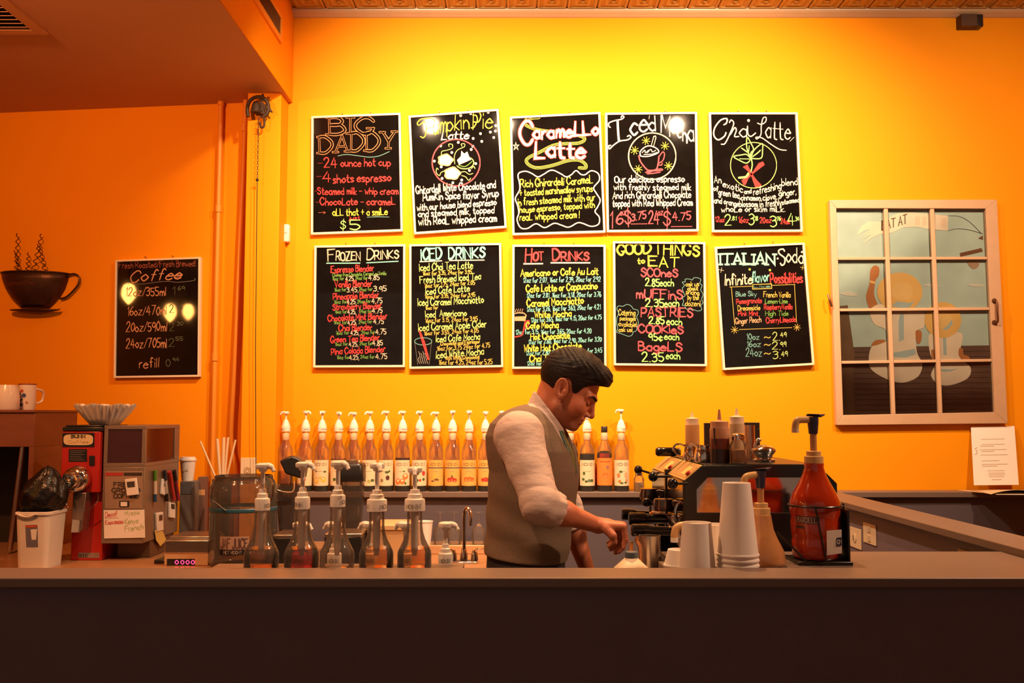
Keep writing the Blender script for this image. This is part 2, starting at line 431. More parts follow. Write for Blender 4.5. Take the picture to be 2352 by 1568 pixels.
# white sensor
a, b = P(640, 515, YW - 0.03), P(664, 556, YW - 0.03)
g = thing('motion_sensor', 'small white plastic sensor box on the wall beside the post', 'sensor', ((a.x + b.x) / 2, YW - 0.02, b.z))
MB().bb((a.x, YW - 0.04, b.z), (b.x, YW, a.z)).build('housing', WHITEP, g, bev=0.008, seg=3)
MB().bb((a.x + 0.008, YW - 0.042, b.z + 0.045), (b.x - 0.008, YW - 0.038, b.z + 0.05)).build('seam', mat('sensor_seam', (0.5, 0.45, 0.4), 0.5), g)

# ------------------------------------------------------------------ iron chain pulley on the post
IRON = mat('rusty_iron', (0.060, 0.034, 0.022), 0.6, metal=0.35, var=0.35, scale=30, bump=0.3, bscale=90)
pc = P(592, 248, YP - 0.05)
g = thing('chain_pulley', 'rusty iron chain pulley fixed at the top of the post', 'pulley', (pc.x, YP, pc.z))
s = 4.7 / F
def pp(u, v, dy=0.0): q = P(u, v, YP - 0.05); return Vector((q.x, YP - 0.05 + dy, q.z))
arc = [pp(570, 268), pp(568, 250), pp(573, 233), pp(585, 224), pp(600, 223), pp(612, 232), pp(617, 246), pp(614, 260), pp(606, 267)]
MB().tube(catmull([tuple(p) for p in arc], 4), 0.0095, 8).build('yoke', IRON, g)
MB().lathe([(0.0, 0.032), (0.012, 0.03), (0.020, 0.012), (0.026, -0.02), (0.028, -0.026), (0.022, -0.026), (0.0, -0.012)], pp(588, 247), 18).build('bell_cup', IRON, g)
MB().tube([pp(600, 228), pp(605, 262)], 0.006, 8).build('spoke', IRON, g)
MB().tube([pp(612, 240), pp(596, 258)], 0.006, 8).build('spoke', IRON, g)
MB().lathe([(0.010, -0.006), (0.017, -0.006), (0.017, 0.006), (0.010, 0.006), (0.010, -0.006)], pp(605, 255), 18, ax=(0, 1, 0)).build('ring', IRON, g)
MB().tube([pp(614, 248), pp(626, 258)], [0.012, 0.003], 8).build('spike', IRON, g)
MB().tube([pp(602, 224), pp(604, 216)], [0.008, 0.006], 8).build('spike', IRON, g)
MB().tube(catmull([tuple(pp(598, 268)), tuple(pp(607, 272)), tuple(pp(606, 290)), tuple(pp(599, 292)), tuple(pp(597, 280))], 4), 0.0055, 8).build('hook', IRON, g)
MB().bb((pp(592, 230).x - 0.012, YP - 0.05, pp(0, 256).z), (pp(592, 230).x + 0.03, YP, pp(0, 236).z)).build('wall_plate', IRON, g, bev=0.002)
# hanging chain: each link, then the cord
ch = thing('hanging_chain', 'thin link chain with dark pull cord hanging down the post', 'chain', (pp(592, 600).x, YP - 0.05, ZV(1090, YP)))
top, bot = pp(594, 268), pp(591, 413)
N = 24
lk = None
for i in range(N):
    q = top.lerp(bot, (i + 0.5) / N)
    if lk is None:
        ln = (top.z - bot.z) / N * 0.62
        pts = [(0.0042 * math.cos(a), 0, ln * math.sin(a)) for a in [2 * math.pi * j / 12 for j in range(12)]]
        lk = MB().tube(pts, 0.0012, 6, closed=True).build('chain_link', IRON, ch, w=False); o = lk
    else:
        o = lk.copy(); COL.objects.link(o); o.parent = ch
    o.location = q - ch.location; o.rotation_euler = (0, 0, 0.5 + (i % 2) * 1.57)
MB().sphere(bot, 0.008, 12, 8).build('knot', BLACKP, ch)
MB().tube([bot, pp(589, 560), pp(587, 800), pp(588, 1090)], 0.0022, 6).build('cord', BLACKP, ch)
# ================================================================== CHALK LETTERING (single-stroke hand)
GL = {
'A':'03.4c.83 26.66','B':'03.0c ~0c.4c.6a.48.08 ~08.58.75.43.03','C':'~8a.6c.3c.09.06.33.63.85','D':'03.0c ~0c.4c.89.86.43.03','E':'8c.0c.03.83 08.68','F':'8c.0c.03 08.68',
'G':'~8a.6c.3c.09.06.33.63.86 88? ','H':'03.0c 83.8c 08.88','I':'03.0c','J':'~6c.66.43.13.05','K':'03.0c 8c.07.83','L':'0c.03.73','M':'03.0c.46.8c.83','N':'03.0c.83.8c','O':'~4c.0a.05.43.85.8a.4c',
'P':'03.0c ~0c.5c.7a.57.07','Q':'~4c.0a.05.43.85.8a.4c 55.92','R':'03.0c ~0c.5c.7a.57.07 37.83','S':'~7a.4c.1b.19.48.76.64.33.05','T':'0c.8c 4c.43','U':'~0c.05.43.85.8c','V':'0c.43.8c','W':'0c.23.49.63.8c',
'X':'0c.83 8c.03','Y':'0c.47.8c 47.43','Z':'0c.8c.03.83',
'a':'~67.38.06.05.33.64 68.63','b':'0c.03 ~07.38.66.65.33.04','c':'~67.38.06.05.33.64','d':'~67.38.06.05.33.64 6c.63','e':'~06.66.57.38.06.04.33.64','f':'~5b.3c.2a.23 08.48','g':'~67.38.06.05.33.64 ~68.62.30.01',
'h':'0c.03 ~06.38.66.63','i':'03.08 0a.0b','j':'~38.31.00 3a.3b','k':'0c.03 58.05.53','l':'0c.03','m':'08.03 ~06.28.46.43 ~46.68.86.83','n':'08.03 ~06.38.66.63','o':'~38.06.05.33.65.66.38','p':'08.00 ~07.38.66.65.33.04',
'q':'~67.38.06.05.33.64 68.60','r':'08.03 ~06.28.48','s':'~57.28.07.35.54.33.03','t':'~2b.24.43.53 08.58','u':'~08.04.33.65 68.63','v':'08.33.68','w':'08.23.46.63.88','x':'08.63 68.03','y':'08.33 68.10','z':'08.68.03.63',
'0':'~3c.09.06.33.66.69.3c','1':'1a.3c.33','2':'~0a.2c.5c.69.03 03.73','3':'~0b.3c.6a.38 ~28.58.65.33.04','4':'4c.06.76 53.5a','5':'6c.0c.08 ~08.48.66.54.33.04','6':'~5c.19.05.33.65.57.27.05','7':'0c.7c.23','8':'~38.1a.3c.6a.38.05.33.65.38','9':'~69.37.09.3c.6a 6a.63',
'.':'03.13','\x2c':'13.01','!':'0c.06 03.04','$':'~7a.4c.1b.19.48.76.64.33.05 4e.41','/':'03.5c','-':'07.57','+':'07.67 34.3a','~':'~06.28.46.68',"'":'0c.0a','>':'0a.57.04','c|':'','\u00a2':'~67.38.06.05.33.64 39.32'}
GL['G'] = '~8a.6c.3c.09.06.33.63.86 86.56'
GW = {}
GS = {}
for ch_, code in GL.items():
    st = []; mxx = 0
    for t in code.split():
        sm = t[0] == '~'
        pts = [(int(q[0], 16), int(q[1], 16) - 3) for q in t.lstrip('~').split('.')]
        mxx = max(mxx, max(p[0] for p in pts))
        st.append(catmull(pts, 4) if sm else pts)
    GS[ch_] = st; GW[ch_] = mxx
SERIF = {'I', 'T', 'N', 'M', 'H', 'L', 'P', 'D', 'B', 'A', 'R', 'E', 'F', 'U', 'Y', 'O'}
def text_strokes(text, xl, yl_, xr, yr, cap, slant=0.0, jit=0.05, serif=False):
    """strokes in picture coordinates (y down); the text is fitted between the two ends of its baseline"""
    adv = []; x = 0.0
    for chh in text:
        if chh == ' ': x += 4.6; adv.append(None); continue
        adv.append(x); x += GW.get(chh, 6) + (2.4 if GW.get(chh, 6) > 0 else 2.6)
    tot = max(x - 2.4, 1e-3); out = []
    sx = (xr - xl) / tot; sy = cap / 9.0
    for chh, a in zip(text, adv):
        if a is None: continue
        dy = random.uniform(-jit, jit) * cap; sk = slant + random.uniform(-jit, jit); sc = 1 + random.uniform(-jit, jit)
        for stq in GS.get(chh, []):
            pts = []
            for (px, py) in stq:
                X = xl + (a + px) * sx + py * sy * sk
                t = (a + px) / tot
                pts.append((X, yl_ + (yr - yl_) * t - py * sy * sc + dy))
            out.append(pts)
        if serif and chh in SERIF:
            lo = [p for q in GS[chh] for p in q]
            for (px, py) in set((p[0], p[1]) for q in GS[chh] for p in (q[0], q[-1]) if p[1] in (0, 9)):
                X = xl + (a + px) * sx; t = (a + px) / tot; Y = yl_ + (yr - yl_) * t - py * sy * sc + dy
                out.append([(X - 1.6 * sx, Y), (X + 1.6 * sx, Y)])
    return out
RK = [0]
def ribbon(mb, pts, w, ex, ez, n):
    RK[0] = (RK[0] + 1) % 9; lift = RK[0] * 3e-5
    """flat stroke of width w through 3d points that lie on a plane with normal n"""
    q = [pts[0]]
    for p in pts[1:]:
        if (p - q[-1]).length > 1e-5: q.append(p)
    if len(q) < 2: q = [q[0] - ex * w * 0.3, q[0] + ex * w * 0.3]
    t0 = (q[1] - q[0]).normalized(); t1 = (q[-1] - q[-2]).normalized()
    q = [q[0] - t0 * w * 0.35] + q[1:-1] + [q[-1] + t1 * w * 0.35] if len(q) > 2 else [q[0] - t0 * w * 0.35, q[1] + t1 * w * 0.35]
    L = len(q); vs = []
    for i in range(L):
        a = (q[i] - q[i - 1]).normalized() if i > 0 else (q[1] - q[0]).normalized()
        b = (q[i + 1] - q[i]).normalized() if i < L - 1 else a
        t = a + b
        if t.length < 0.3: t = a
        t.normalize(); sd = t.cross(n)
        k = w / 2 / max(0.55, sd.dot(a.cross(n)))
        k *= 0.62 if i in (0, L - 1) else 1.0
        up_ = n * (lift + i * 1.2e-5)
        vs += [q[i] + sd * k + up_, q[i] - sd * k + up_]
    mb.add(vs, [(2 * i, 2 * i + 1, 2 * i + 3, 2 * i + 2) for i in range(L - 1)])

CH = {}
def chalk(name, col): CH[name] = mat('chalk_' + name, col, 0.85, var=0.10, scale=160, spec=0.1)
chalk('white', (0.64, 0.57, 0.48)); chalk('cream', (0.56, 0.46, 0.34)); chalk('red', (0.62, 0.048, 0.046)); chalk('pink', (0.66, 0.085, 0.105))
chalk('yellow', (0.56, 0.50, 0.07)); chalk('lime', (0.30, 0.58, 0.17)); chalk('green', (0.13, 0.27, 0.06)); chalk('cyan', (0.20, 0.52, 0.48)); chalk('orange', (0.56, 0.22, 0.10))
chalk('gold', (0.54, 0.37, 0.08)); chalk('dim', (0.10, 0.11, 0.055)); chalk('dimred', (0.30, 0.08, 0.05)); chalk('grey', (0.20, 0.18, 0.15)); chalk('teal', (0.13, 0.29, 0.27)); chalk('coral', (0.62, 0.30, 0.16)); chalk('darkred', (0.25, 0.025, 0.018)); chalk('pale', (0.38, 0.50, 0.16))
SLATE = mat('glossy_black_slate', (0.005, 0.004, 0.0035), 0.035, var=0.5, scale=14, rvar=0.015, spec=0.5)
FRAMEW = mat('board_frame', (0.80, 0.68, 0.50), 0.45, var=0.05)
NAIL = mat('nail_steel', (0.2, 0.16, 0.12), 0.4, metal=0.9)

class Board:
    def __init__(s, label, plane, corners, org, k, fw=5.0, front=0.024):
        s.plane = plane; s.org = org; s.k = k; s.front = front; s.layer = 0
        n = plane.n
        cs = [plane.hit(u, v, front) for u, v in corners]      # TL TR BR BL
        base = (cs[2] + cs[3]) / 2 - n * front
        s.t = thing('menu_board', label, 'chalkboard', base, 'hand-lettered menu boards')
        ctr = sum(cs, Vector()) / 4
        def inset(d):
            out = []
            for i in range(4):
                a, b, c = cs[i - 1], cs[i], cs[(i + 1) % 4]
                out.append(b + (a - b).normalized() * d + (c - b).normalized() * d)
            return out
        fwm = fw * 4.9 / F
        inn = inset(fwm)
        pn = inset(fwm * 0.8)
        MB().hexa([p - n * 0.006 for p in pn], [p - n * (front - 0.004) for p in pn]).build('panel', SLATE, s.t, smooth=0)
        for i in range(4):
            j = (i + 1) % 4
            q = [cs[i], cs[j], inn[j], inn[i]]
            MB().hexa([p + n * 0.003 for p in q], [p - n * (front - 0.001) for p in q]).build('frame_rail', FRAMEW, s.t, bev=0.0015)
        s.ex = (cs[1] - cs[0]).normalized(); s.ez = (cs[0] - cs[3]).normalized()
        for f_ in (0.34, 0.66):
            q = cs[0].lerp(cs[1], f_) + s.ez * 0.012 - n * front
            MB().tube([q, q + n * 0.02], 0.0022, 8).build('nail', NAIL, s.t)
    def pt(s, x, y):
        return s.plane.hit(s.org[0] + x * s.k, s.org[1] + y * s.k, s.front - 0.006 + 0.0007 + s.layer * 0.0004)
    def w(s, px): return px * s.k * 4.9 / F
    def strokes(s, sts, col, wpx, name='lettering'):
        mb = MB()
        for p in sts: ribbon(mb, [s.pt(*q) for q in p], s.w(wpx), s.ex, s.ez, s.plane.n)
        return mb.build(name, CH[col] if col in CH else MATS[col], s.t, smooth=0, fix=False)
    def text(s, txt, xl, yl_, xr, yr, cap, col, wt=None, slant=0.0, serif=False, jit=0.06, over=None):
        sts = text_strokes(txt, xl, yl_, xr, yr, cap, slant, jit, serif)
        wt = wt or max(7.5, cap * 0.135)
        s.strokes(sts, col, wt)
        if over:
            s.layer += 1; s.strokes(sts, over[0], wt * over[1]); s.layer -= 1
    def line(s, pts, col, wpx=8, smooth=False, closed=False, name='chalk_line'):
        if smooth: pts = catmull(pts, 6, closed)
        if closed: pts = list(pts) + [pts[0], pts[1]]
        return s.strokes([pts], col, wpx, name)
    def ell(s, cx, cy, rx, ry, col, wpx, name='chalk_ring', a0=0, a1=2 * math.pi):
        n = 44
        return s.strokes([[(cx + rx * math.cos(a0 + (a1 - a0) * i / n), cy + ry * math.sin(a0 + (a1 - a0) * i / n)) for i in range(n + 1)]], col, wpx, name)
    def fill(s, pts, col, name='chalk_patch', smooth=False):
        if smooth: pts = catmull(pts, 5, True)
        mb = MB(); P3 = [s.pt(*q) for q in pts]; c = sum(P3, Vector()) / len(P3)
        mb.add(P3, [tuple(range(len(P3)))])
        return mb.build(name, CH[col], s.t, smooth=0, fix=False)
    def dots(s, lst, r, col, name='chalk_dot'):
        for (x, y) in lst:
            P3 = [s.pt(x + r * c, y + r * sn) for c, sn in disc(1, 10)]
            MB().add(P3, [tuple(range(10))]).build(name, CH[col], s.t, smooth=0, fix=False)
    def star(s, x, y, r, col, wpx=8, n=4):
        s.strokes([[(x - r * math.cos(math.pi * i / n + .2), y - r * math.sin(math.pi * i / n + .2)), (x + r * math.cos(math.pi * i / n + .2), y + r * math.sin(math.pi * i / n + .2))] for i in range(n)], col, wpx, 'chalk_star')

K1 = 240 / 1214.0
# ---------------------------------------------------------------- BIG DADDY
b = Board('black menu board headed BIG DADDY, first in the upper row', BACK, [(715, 267), (920, 259), (925, 531), (714, 539)], (700, 240), K1)
b.text('BIG', 290, 350, 800, 345, 190, 'orange', 38, serif=True, over=('glossy_black_slate', 0.55))
b.text('DADDY', 175, 565, 1040, 515, 195, 'orange', 38, serif=True, over=('glossy_black_slate', 0.55))
b.line([(385, 597), (480, 580), (600, 592), (740, 610), (860, 598), (985, 545)], 'teal', 8, True)
b.line([(155, 682), (205, 680)], 'darkred', 9); b.text('24', 225, 735, 372, 728, 112, 'red', 13); b.text('ounce hot cup', 420, 720, 995, 712, 88, 'red', 12)
b.line([(140, 835), (195, 834)], 'darkred', 9); b.text('4', 210, 898, 300, 898, 118, 'red', 13); b.text('shots espresso', 330, 910, 1000, 888, 92, 'red', 14)
b.line([(116, 1004), (140, 1004)], 'darkred', 8); b.text('Steamed milk - whip cream', 150, 1045, 1085, 1040, 80, 'red', 12)
b.line([(130, 1135), (160, 1135)], 'darkred', 8); b.text('ChocoLate - carameL', 180, 1166, 1050, 1162, 80, 'red', 13)
b.line([(160, 1255), (240, 1255)], 'dimred', 9); b.line([(215, 1240), (240, 1255), (220, 1270)], 'dimred', 7)
b.text('aLL that + a smiLe', 325, 1286, 960, 1282, 80, 'yellow', 12)
b.line([(725, 1308), (840, 1303), (980, 1306)], 'teal', 9)
b.text('just', 510, 1335, 640, 1328, 38, 'red', 7)
b.text('$', 412, 1442, 472, 1442, 95, 'lime', 11); b.text('5', 525, 1452, 640, 1452, 112, 'lime', 15)
# ---------------------------------------------------------------- PUMPKIN PIE LATTE
b = Board('tilted black menu board headed Pumpkin Pie Latte with round pie drawing', BACK, [(938, 266), (1145, 250), (1164, 523), (951, 538)], (930, 240), K1)
b.line([(180, 370), (215, 385), (245, 330), (235, 200), (165, 240), (145, 215), (190, 170), (300, 160), (350, 200), (320, 260), (250, 275)], 'yellow', 13, True)
b.text('um', 335, 345, 480, 320, 215, 'yellow', 13); b.text('pkin', 490, 300, 745, 290, 190, 'yellow', 14)
b.text('Pie', 790, 285, 1015, 285, 190, 'yellow', 14)
b.line([(770, 270), (800, 265), (840, 190), (830, 130), (790, 125)], 'yellow', 13, True)
b.text('Latte', 425, 412, 740, 395, 95, 'white', 16, slant=0.15)
b.ell(595, 675, 278, 270, 'pink', 15)
b.dots([(620, 440), (415, 480), (790, 485), (770, 522), (545, 557), (342, 657), (422, 724), (823, 686), (750, 765), (432, 858), (660, 877), (557, 908), (648, 128), (765, 105), (968, 90), (878, 338), (993, 320), (1052, 308), (1032, 383), (793, 394), (893, 428), (1055, 245)], 16, 'white')
def blob(cx, cy, rx, ry, n=14, k=0.10): return [(cx + rx * math.cos(a) * (1 + k * math.cos(5 * a)), cy + ry * math.sin(a) * (1 + k * math.cos(5 * a + 1))) for a in [2 * math.pi * i / n for i in range(n)]]
b.fill(blob(470, 645, 90, 72), 'coral', smooth=True); b.layer = 1; b.fill(blob(474, 645, 76, 58), 'white', smooth=True); b.layer = 0
b.fill(blob(550, 800, 96, 76), 'coral', smooth=True); b.layer = 1; b.fill(blob(552, 802, 82, 62), 'white', smooth=True); b.layer = 0
b.fill([(605, 645), (650, 600), (655, 535), (690, 570), (725, 545), (745, 600), (770, 640), (630, 700)], 'white')
b.ell(695, 675, 105, 72, 'pale', 12, a0=-0.9, a1=2.6); b.line([(620, 700), (700, 720), (780, 660)], 'green', 10, True)
for c in ([(425, 590), (430, 545), (490, 530), (550, 505), (550, 465), (510, 460), (515, 490)], [(580, 690), (575, 600), (610, 530), (690, 490), (690, 455), (655, 460), (665, 485)], [(460, 770), (420, 790), (400, 825), (365, 790), (370, 740), (390, 755)], [(650, 785), (700, 780), (745, 810), (790, 800)], [(660, 825), (705, 840), (740, 880), (765, 855)], [(770, 745), (800, 720), (815, 745)]):
    b.line(c, 'pale', 9, True)
for a in [('Ghirardelli White Chocolate and', 130, 1035, 1055, 968, 88, 13), ('PumKin Spice flavor Syrup', 210, 1118, 1085, 1072, 88, 14), ('with our house blend espresso', 140, 1232, 1062, 1165, 76, 13), ('and steamed milk, topped', 155, 1305, 1035, 1256, 76, 13), ('with ReaL whipped cream', 160, 1402, 1065, 1356, 90, 14)]:
    b.text(a[0], *a[1:6], 'white', a[6])
# ---------------------------------------------------------------- CARAMELLO LATTE
b = Board('black menu board headed Caramello Latte with wavy chalk border', BACK, [(1171, 268), (1379, 257), (1391, 534), (1177, 540)], (1160, 240), K1)
sw = [(395, 152), (300, 160), (230, 195), (260, 250), (420, 300), (700, 330), (900, 375), (915, 420), (840, 450), (700, 455), (560, 475), (400, 555), (270, 620), (250, 670), (310, 720), (400, 735), (560, 705), (720, 655), (850, 645), (930, 690), (935, 735), (860, 735)]
b.line(sw, 'yellow', 36, True); b.layer = 1; b.line(sw, 'glossy_black_slate', 20, True); b.layer = 2; b.line(sw, 'pale', 6, True); b.layer = 3
b.text('C', 175, 465, 320, 470, 255, 'red', 48, over=('white', 0.66))
b.text('arameLLo', 335, 405, 1085, 345, 155, 'red', 44, over=('white', 0.66), jit=0.07)
b.text('Latte', 350, 620, 925, 612, 195, 'red', 50, over=('white', 0.66)); b.layer = 0
b.line([(105, 525), (125, 440), (152, 525), (98, 472), (160, 470), (105, 525)], 'cream', 11)
b.line([(150, 830), (170, 790), (240, 775), (310, 800), (380, 840), (440, 815), (540, 762), (640, 800), (710, 840), (770, 815), (825, 768), (880, 810), (930, 815), (1000, 770), (1080, 800), (1095, 880), (1030, 965), (1060, 1030), (1105, 1110), (1075, 1190), (1045, 1245), (1095, 1310), (1085, 1390), (1000, 1415), (900, 1380), (840, 1375), (740, 1425), (650, 1400), (570, 1380), (460, 1430), (360, 1385), (260, 1440), (180, 1430), (140, 1340), (160, 1260), (145, 1170), (120, 1090), (170, 990), (165, 900)], 'white', 14, True, True)
for a in [('Rich Ghirardelli CarameL', 180, 965, 1018, 912, 88, 13), ('+ toasted marshmallow syrups', 172, 1062, 1015, 1008, 80, 12), ('in fresh steamed milk with our', 150, 1172, 1043, 1112, 80, 12), ('house espresso, topped with', 170, 1258, 1040, 1195, 72, 12), ('reaL whipped cream !', 170, 1346, 862, 1316, 82, 12)]:
    b.text(a[0], *a[1:6], 'yellow', a[6])
# ---------------------------------------------------------------- ICED MOCHA
b = Board('black menu board headed Iced Mocha with mug in a ring', BACK, [(1390, 259), (1601, 257), (1605, 531), (1394, 533)], (1380, 240), K1)
b.line([(110, 265), (92, 250), (95, 215), (150, 190), (240, 170), (268, 145), (250, 130), (235, 150)], 'white', 15, True); b.line([(195, 185), (200, 300), (210, 425)], 'white', 26, True)
b.line([(115, 475), (92, 480), (100, 515), (150, 470), (220, 425), (310, 410), (350, 380), (330, 360), (308, 372)], 'white', 15, True)
b.text('c', 345, 345, 425, 335, 250, 'white', 24); b.text('e', 455, 310, 540, 305, 255, 'white', 22); b.text('d', 560, 300, 635, 300, 165, 'white', 20)
b.line([(565, 130), (560, 165)], 'cream', 10)
b.text('M', 700, 330, 800, 375, 220, 'white', 20); b.text('o', 815, 330, 880, 330, 170, 'white', 20); b.text('ch', 885, 380, 1000, 445, 190, 'white', 20); b.text('a', 1015, 410, 1080, 415, 230, 'white', 18)
b.ell(597, 600, 275, 270, 'cream', 15)
for (x, y) in ((525, 420), (393, 533), (745, 480), (435, 750), (785, 712)): b.star(x, y, 46, 'yellow', 11)
b.line([(585, 480), (615, 370), (635, 365), (640, 385), (615, 480)], 'cream', 11)
b.line([(460, 580), (455, 555), (480, 520), (520, 490), (560, 480), (610, 490), (660, 520), (665, 560), (560, 600), (470, 600), (455, 580)], 'white', 13, True)
for c in ([(480, 560), (510, 530), (520, 560), (555, 530)], [(540, 560), (580, 520), (600, 550), (640, 530)], [(500, 580), (600, 575), (650, 555)]): b.line(c, 'white', 9, True)
b.line([(440, 595), (460, 660), (520, 740), (560, 765), (640, 755), (665, 690), (675, 600)], 'pink', 16, True)
b.line([(680, 600), (720, 550), (740, 580), (720, 650), (665, 690), (700, 705), (715, 680)], 'pink', 12, True)
b.line([(520, 790), (560, 775), (700, 765), (710, 750), (650, 755), (540, 800), (600, 800), (690, 785)], 'pink', 13, True)
for a in [('Our delicious espresso', 165, 908, 970, 898, 80, 13), ('with freshly steamed milk', 152, 990, 1047, 992, 72, 12), ('And rich Ghirardelli Chocolate', 138, 1092, 1046, 1082, 80, 12), ('topped with Real Whipped Cream', 138, 1185, 1065, 1172, 80, 12)]:
    b.text(a[0], *a[1:6], 'white', a[6])
b.text('1', 100, 1435, 135, 1435, 190, 'pink', 18); b.text('6', 180, 1390, 255, 1385, 145, 'pink', 16); b.text('oz', 222, 1288, 290, 1280, 80, 'pink', 10); b.text('$', 280, 1385, 350, 1385, 150, 'pink', 16); b.text('3.75', 358, 1350, 525, 1322, 85, 'pink', 14); b.line([(355, 1387), (535, 1385)], 'pink', 13)
b.text('24', 555, 1388, 675, 1385, 145, 'pink', 15); b.text('oz', 665, 1290, 722, 1282, 80, 'pink', 10); b.text('$', 725, 1405, 805, 1405, 165, 'pink', 15); b.text('4.75', 838, 1345, 1042, 1338, 90, 'pink', 14); b.line([(820, 1417), (1057, 1416)], 'pink', 13)
# ---------------------------------------------------------------- CHAI LATTE
b = Board('black menu board headed Chai Latte with green leaf drawing', BACK, [(1628, 258), (1832, 258), (1844, 532), (1636, 533)], (1620, 240), K1)
b.line([(215, 235), (245, 215), (250, 165), (180, 180), (110, 270), (100, 360), (150, 410), (220, 370), (240, 325)], 'white', 17, True)
b.line([(185, 460), (230, 450), (290, 330), (330, 220), (300, 180), (280, 210)], 'white', 14, True); b.line([(290, 350), (340, 270), (360, 300), (340, 370), (390, 370)], 'white', 14, True)
b.text('a', 400, 375, 480, 375, 170, 'white', 14); b.line([(490, 250), (495, 340), (530, 370), (585, 330)], 'white', 14, True); b.dots([(503, 185)], 17, 'white')
b.line([(605, 215), (650, 230), (700, 200), (705, 150), (670, 160), (650, 250), (645, 350), (600, 400), (590, 380), (660, 390), (760, 460), (860, 520), (940, 532)], 'white', 12, True)
b.text('atte', 700, 390, 985, 415, 215, 'white', 14); b.line([(985, 425), (1030, 380)], 'white', 9)
b.ell(560, 705, 268, 265, 'pale', 10)
lf = [[(525, 610), (500, 560), (480, 480), (487, 380), (530, 450), (560, 520), (530, 560)], [(530, 615), (560, 540), (600, 495), (662, 455), (665, 530), (650, 620), (560, 628)], [(525, 625), (480, 580), (420, 585), (330, 605), (400, 650), (470, 680), (510, 660)]]
for c in lf: b.line(c + [c[0]], 'lime', 13, True)
for c in ([(505, 545), (510, 480)], [(550, 605), (610, 560), (640, 530)], [(510, 632), (400, 630)], [(420, 505), (470, 540), (500, 560)], [(535, 630), (545, 700), (530, 780)]): b.line(c, 'lime', 14, True)
b.line([(500, 800), (470, 840), (390, 850)], 'lime', 26, True)
for c in ([(435, 725), (490, 695), (540, 800), (600, 880), (650, 930), (640, 960), (585, 975), (565, 920), (530, 820), (480, 760)], [(690, 700), (670, 660), (620, 680), (560, 770), (480, 840), (420, 880), (445, 935), (470, 930), (500, 860), (560, 800)]): b.fill(c, 'red')
for a in [('An', 105, 905, 185, 915, 80), ('exotic', 205, 958, 435, 1022, 78), ('and', 455, 1035, 535, 1030, 55), ('refreshing', 560, 1050, 880, 975, 82), ('blend', 890, 940, 1070, 930, 78), ('of', 95, 995, 150, 1010, 60), ('green tea,', 155, 1048, 405, 1090, 75), ('cinnamon,', 415, 1112, 655, 1112, 62), ('clove,', 670, 1118, 830, 1092, 68), ('ginger,', 855, 1070, 1055, 1042, 72), ('and orange', 105, 1140, 390, 1182, 66), ('blossom', 395, 1188, 605, 1186, 68), ('in freshly', 635, 1192, 885, 1168, 78), ('steamed', 890, 1162, 1090, 1132, 55), ('whoLe or skim miLk.', 185, 1246, 925, 1244, 66)]:
    b.text(*a, 'white', 11)
for a in [('12oz', 115, 1362, 222, 1362, 60, 'red', 10), ('2', 228, 1396, 300, 1393, 118, 'lime', 13), ('.81', 302, 1345, 360, 1342, 46, 'lime', 9), ('16oz', 385, 1375, 500, 1370, 68, 'red', 10), ('3', 507, 1402, 565, 1402, 120, 'lime', 13), ('.18', 566, 1350, 610, 1348, 50, 'lime', 9), ('20oz', 635, 1378, 765, 1375, 66, 'red', 10), ('3', 757, 1415, 828, 1412, 125, 'lime', 13), ('.76', 822, 1350, 875, 1346, 46, 'lime', 9), ('24oz', 876, 1388, 985, 1386, 68, 'red', 10), ('4', 960, 1402, 1035, 1402, 135, 'lime', 13), ('.34', 1040, 1350, 1090, 1348, 46, 'lime', 9)]: b.text(*a)
# ---------------------------------------------------------------- FROZEN DRINKS
b = Board('black menu board headed Frozen Drinks, first in the lower row', BACK, [(722, 564), (931, 561), (930, 843), (719, 844)], (700, 550), K1)
b.text('F', 270, 256, 350, 250, 140, 'cream', 17); b.text('ROZEN', 362, 242, 645, 238, 100, 'cream', 16); b.text('D', 722, 242, 800, 238, 128, 'cream', 17); b.text('RINKS', 812, 236, 1090, 216, 96, 'cream', 16)
b.line([(258, 275), (638, 273)], 'cyan', 22); b.line([(722, 270), (1082, 252)], 'cyan', 20)
for t, xl, y0, xr, y1 in [('Espresso Blender', 305, 386, 800, 364), ('Vanilla Blender', 350, 555, 780, 545), ('Pineapple Blender', 330, 696, 860, 672), ('Strawberry Blender', 325, 818, 890, 800), ('Chocolate Mint Blender', 270, 948, 955, 920), ('Chai Blender', 395, 1062, 780, 1050), ('Green Tea Blender', 300, 1196, 865, 1168), ('Pina Colada Blender', 310, 1337, 935, 1302)]:
    b.text(t, xl, y0, xr, y1, 72, 'red', 12)
b.text('Choose from Chocolate, Caramel, or Vanilla', 325, 432, 945, 410, 42, 'green', 6.5)
for y, p, q, a, bq, c, d, e, f_, g_, h_ in [(478, '4.25,', '4.85', 320, 455, 475, 575, 588, 730, 742, 865), (608, '3.45,', '3.95', 345, 480, 490, 620, 630, 785, 800, 948), (748, '4.25,', '4.75', 340, 490, 492, 598, 610, 765, 780, 900), (862, '4.25,', '4.75', 352, 490, 500, 595, 635, 780, 785, 900), (986, '4.25,', '4.75', 338, 490, 500, 600, 628, 780, 800, 915), (1108, '4.25,', '4.75', 362, 515, 535, 630, 657, 815, 825, 945), (1238, '4.25,', '4.85', 352, 500, 515, 618, 636, 785, 790, 905), (1392, '4.25,', '4.75', 372, 520, 522, 630, 648, 810, 825, 955)]:
    b.text('16oz for', a, y - 2, bq, y - 8, 42, 'green', 7); b.text(p, c, y + 3, d, y, 52, 'cream', 8); b.text('24oz for', e, y - 8, f_, y - 14, 42, 'green', 7); b.text(q, g_, y - 6, h_, y - 10, 58, 'cream', 9)
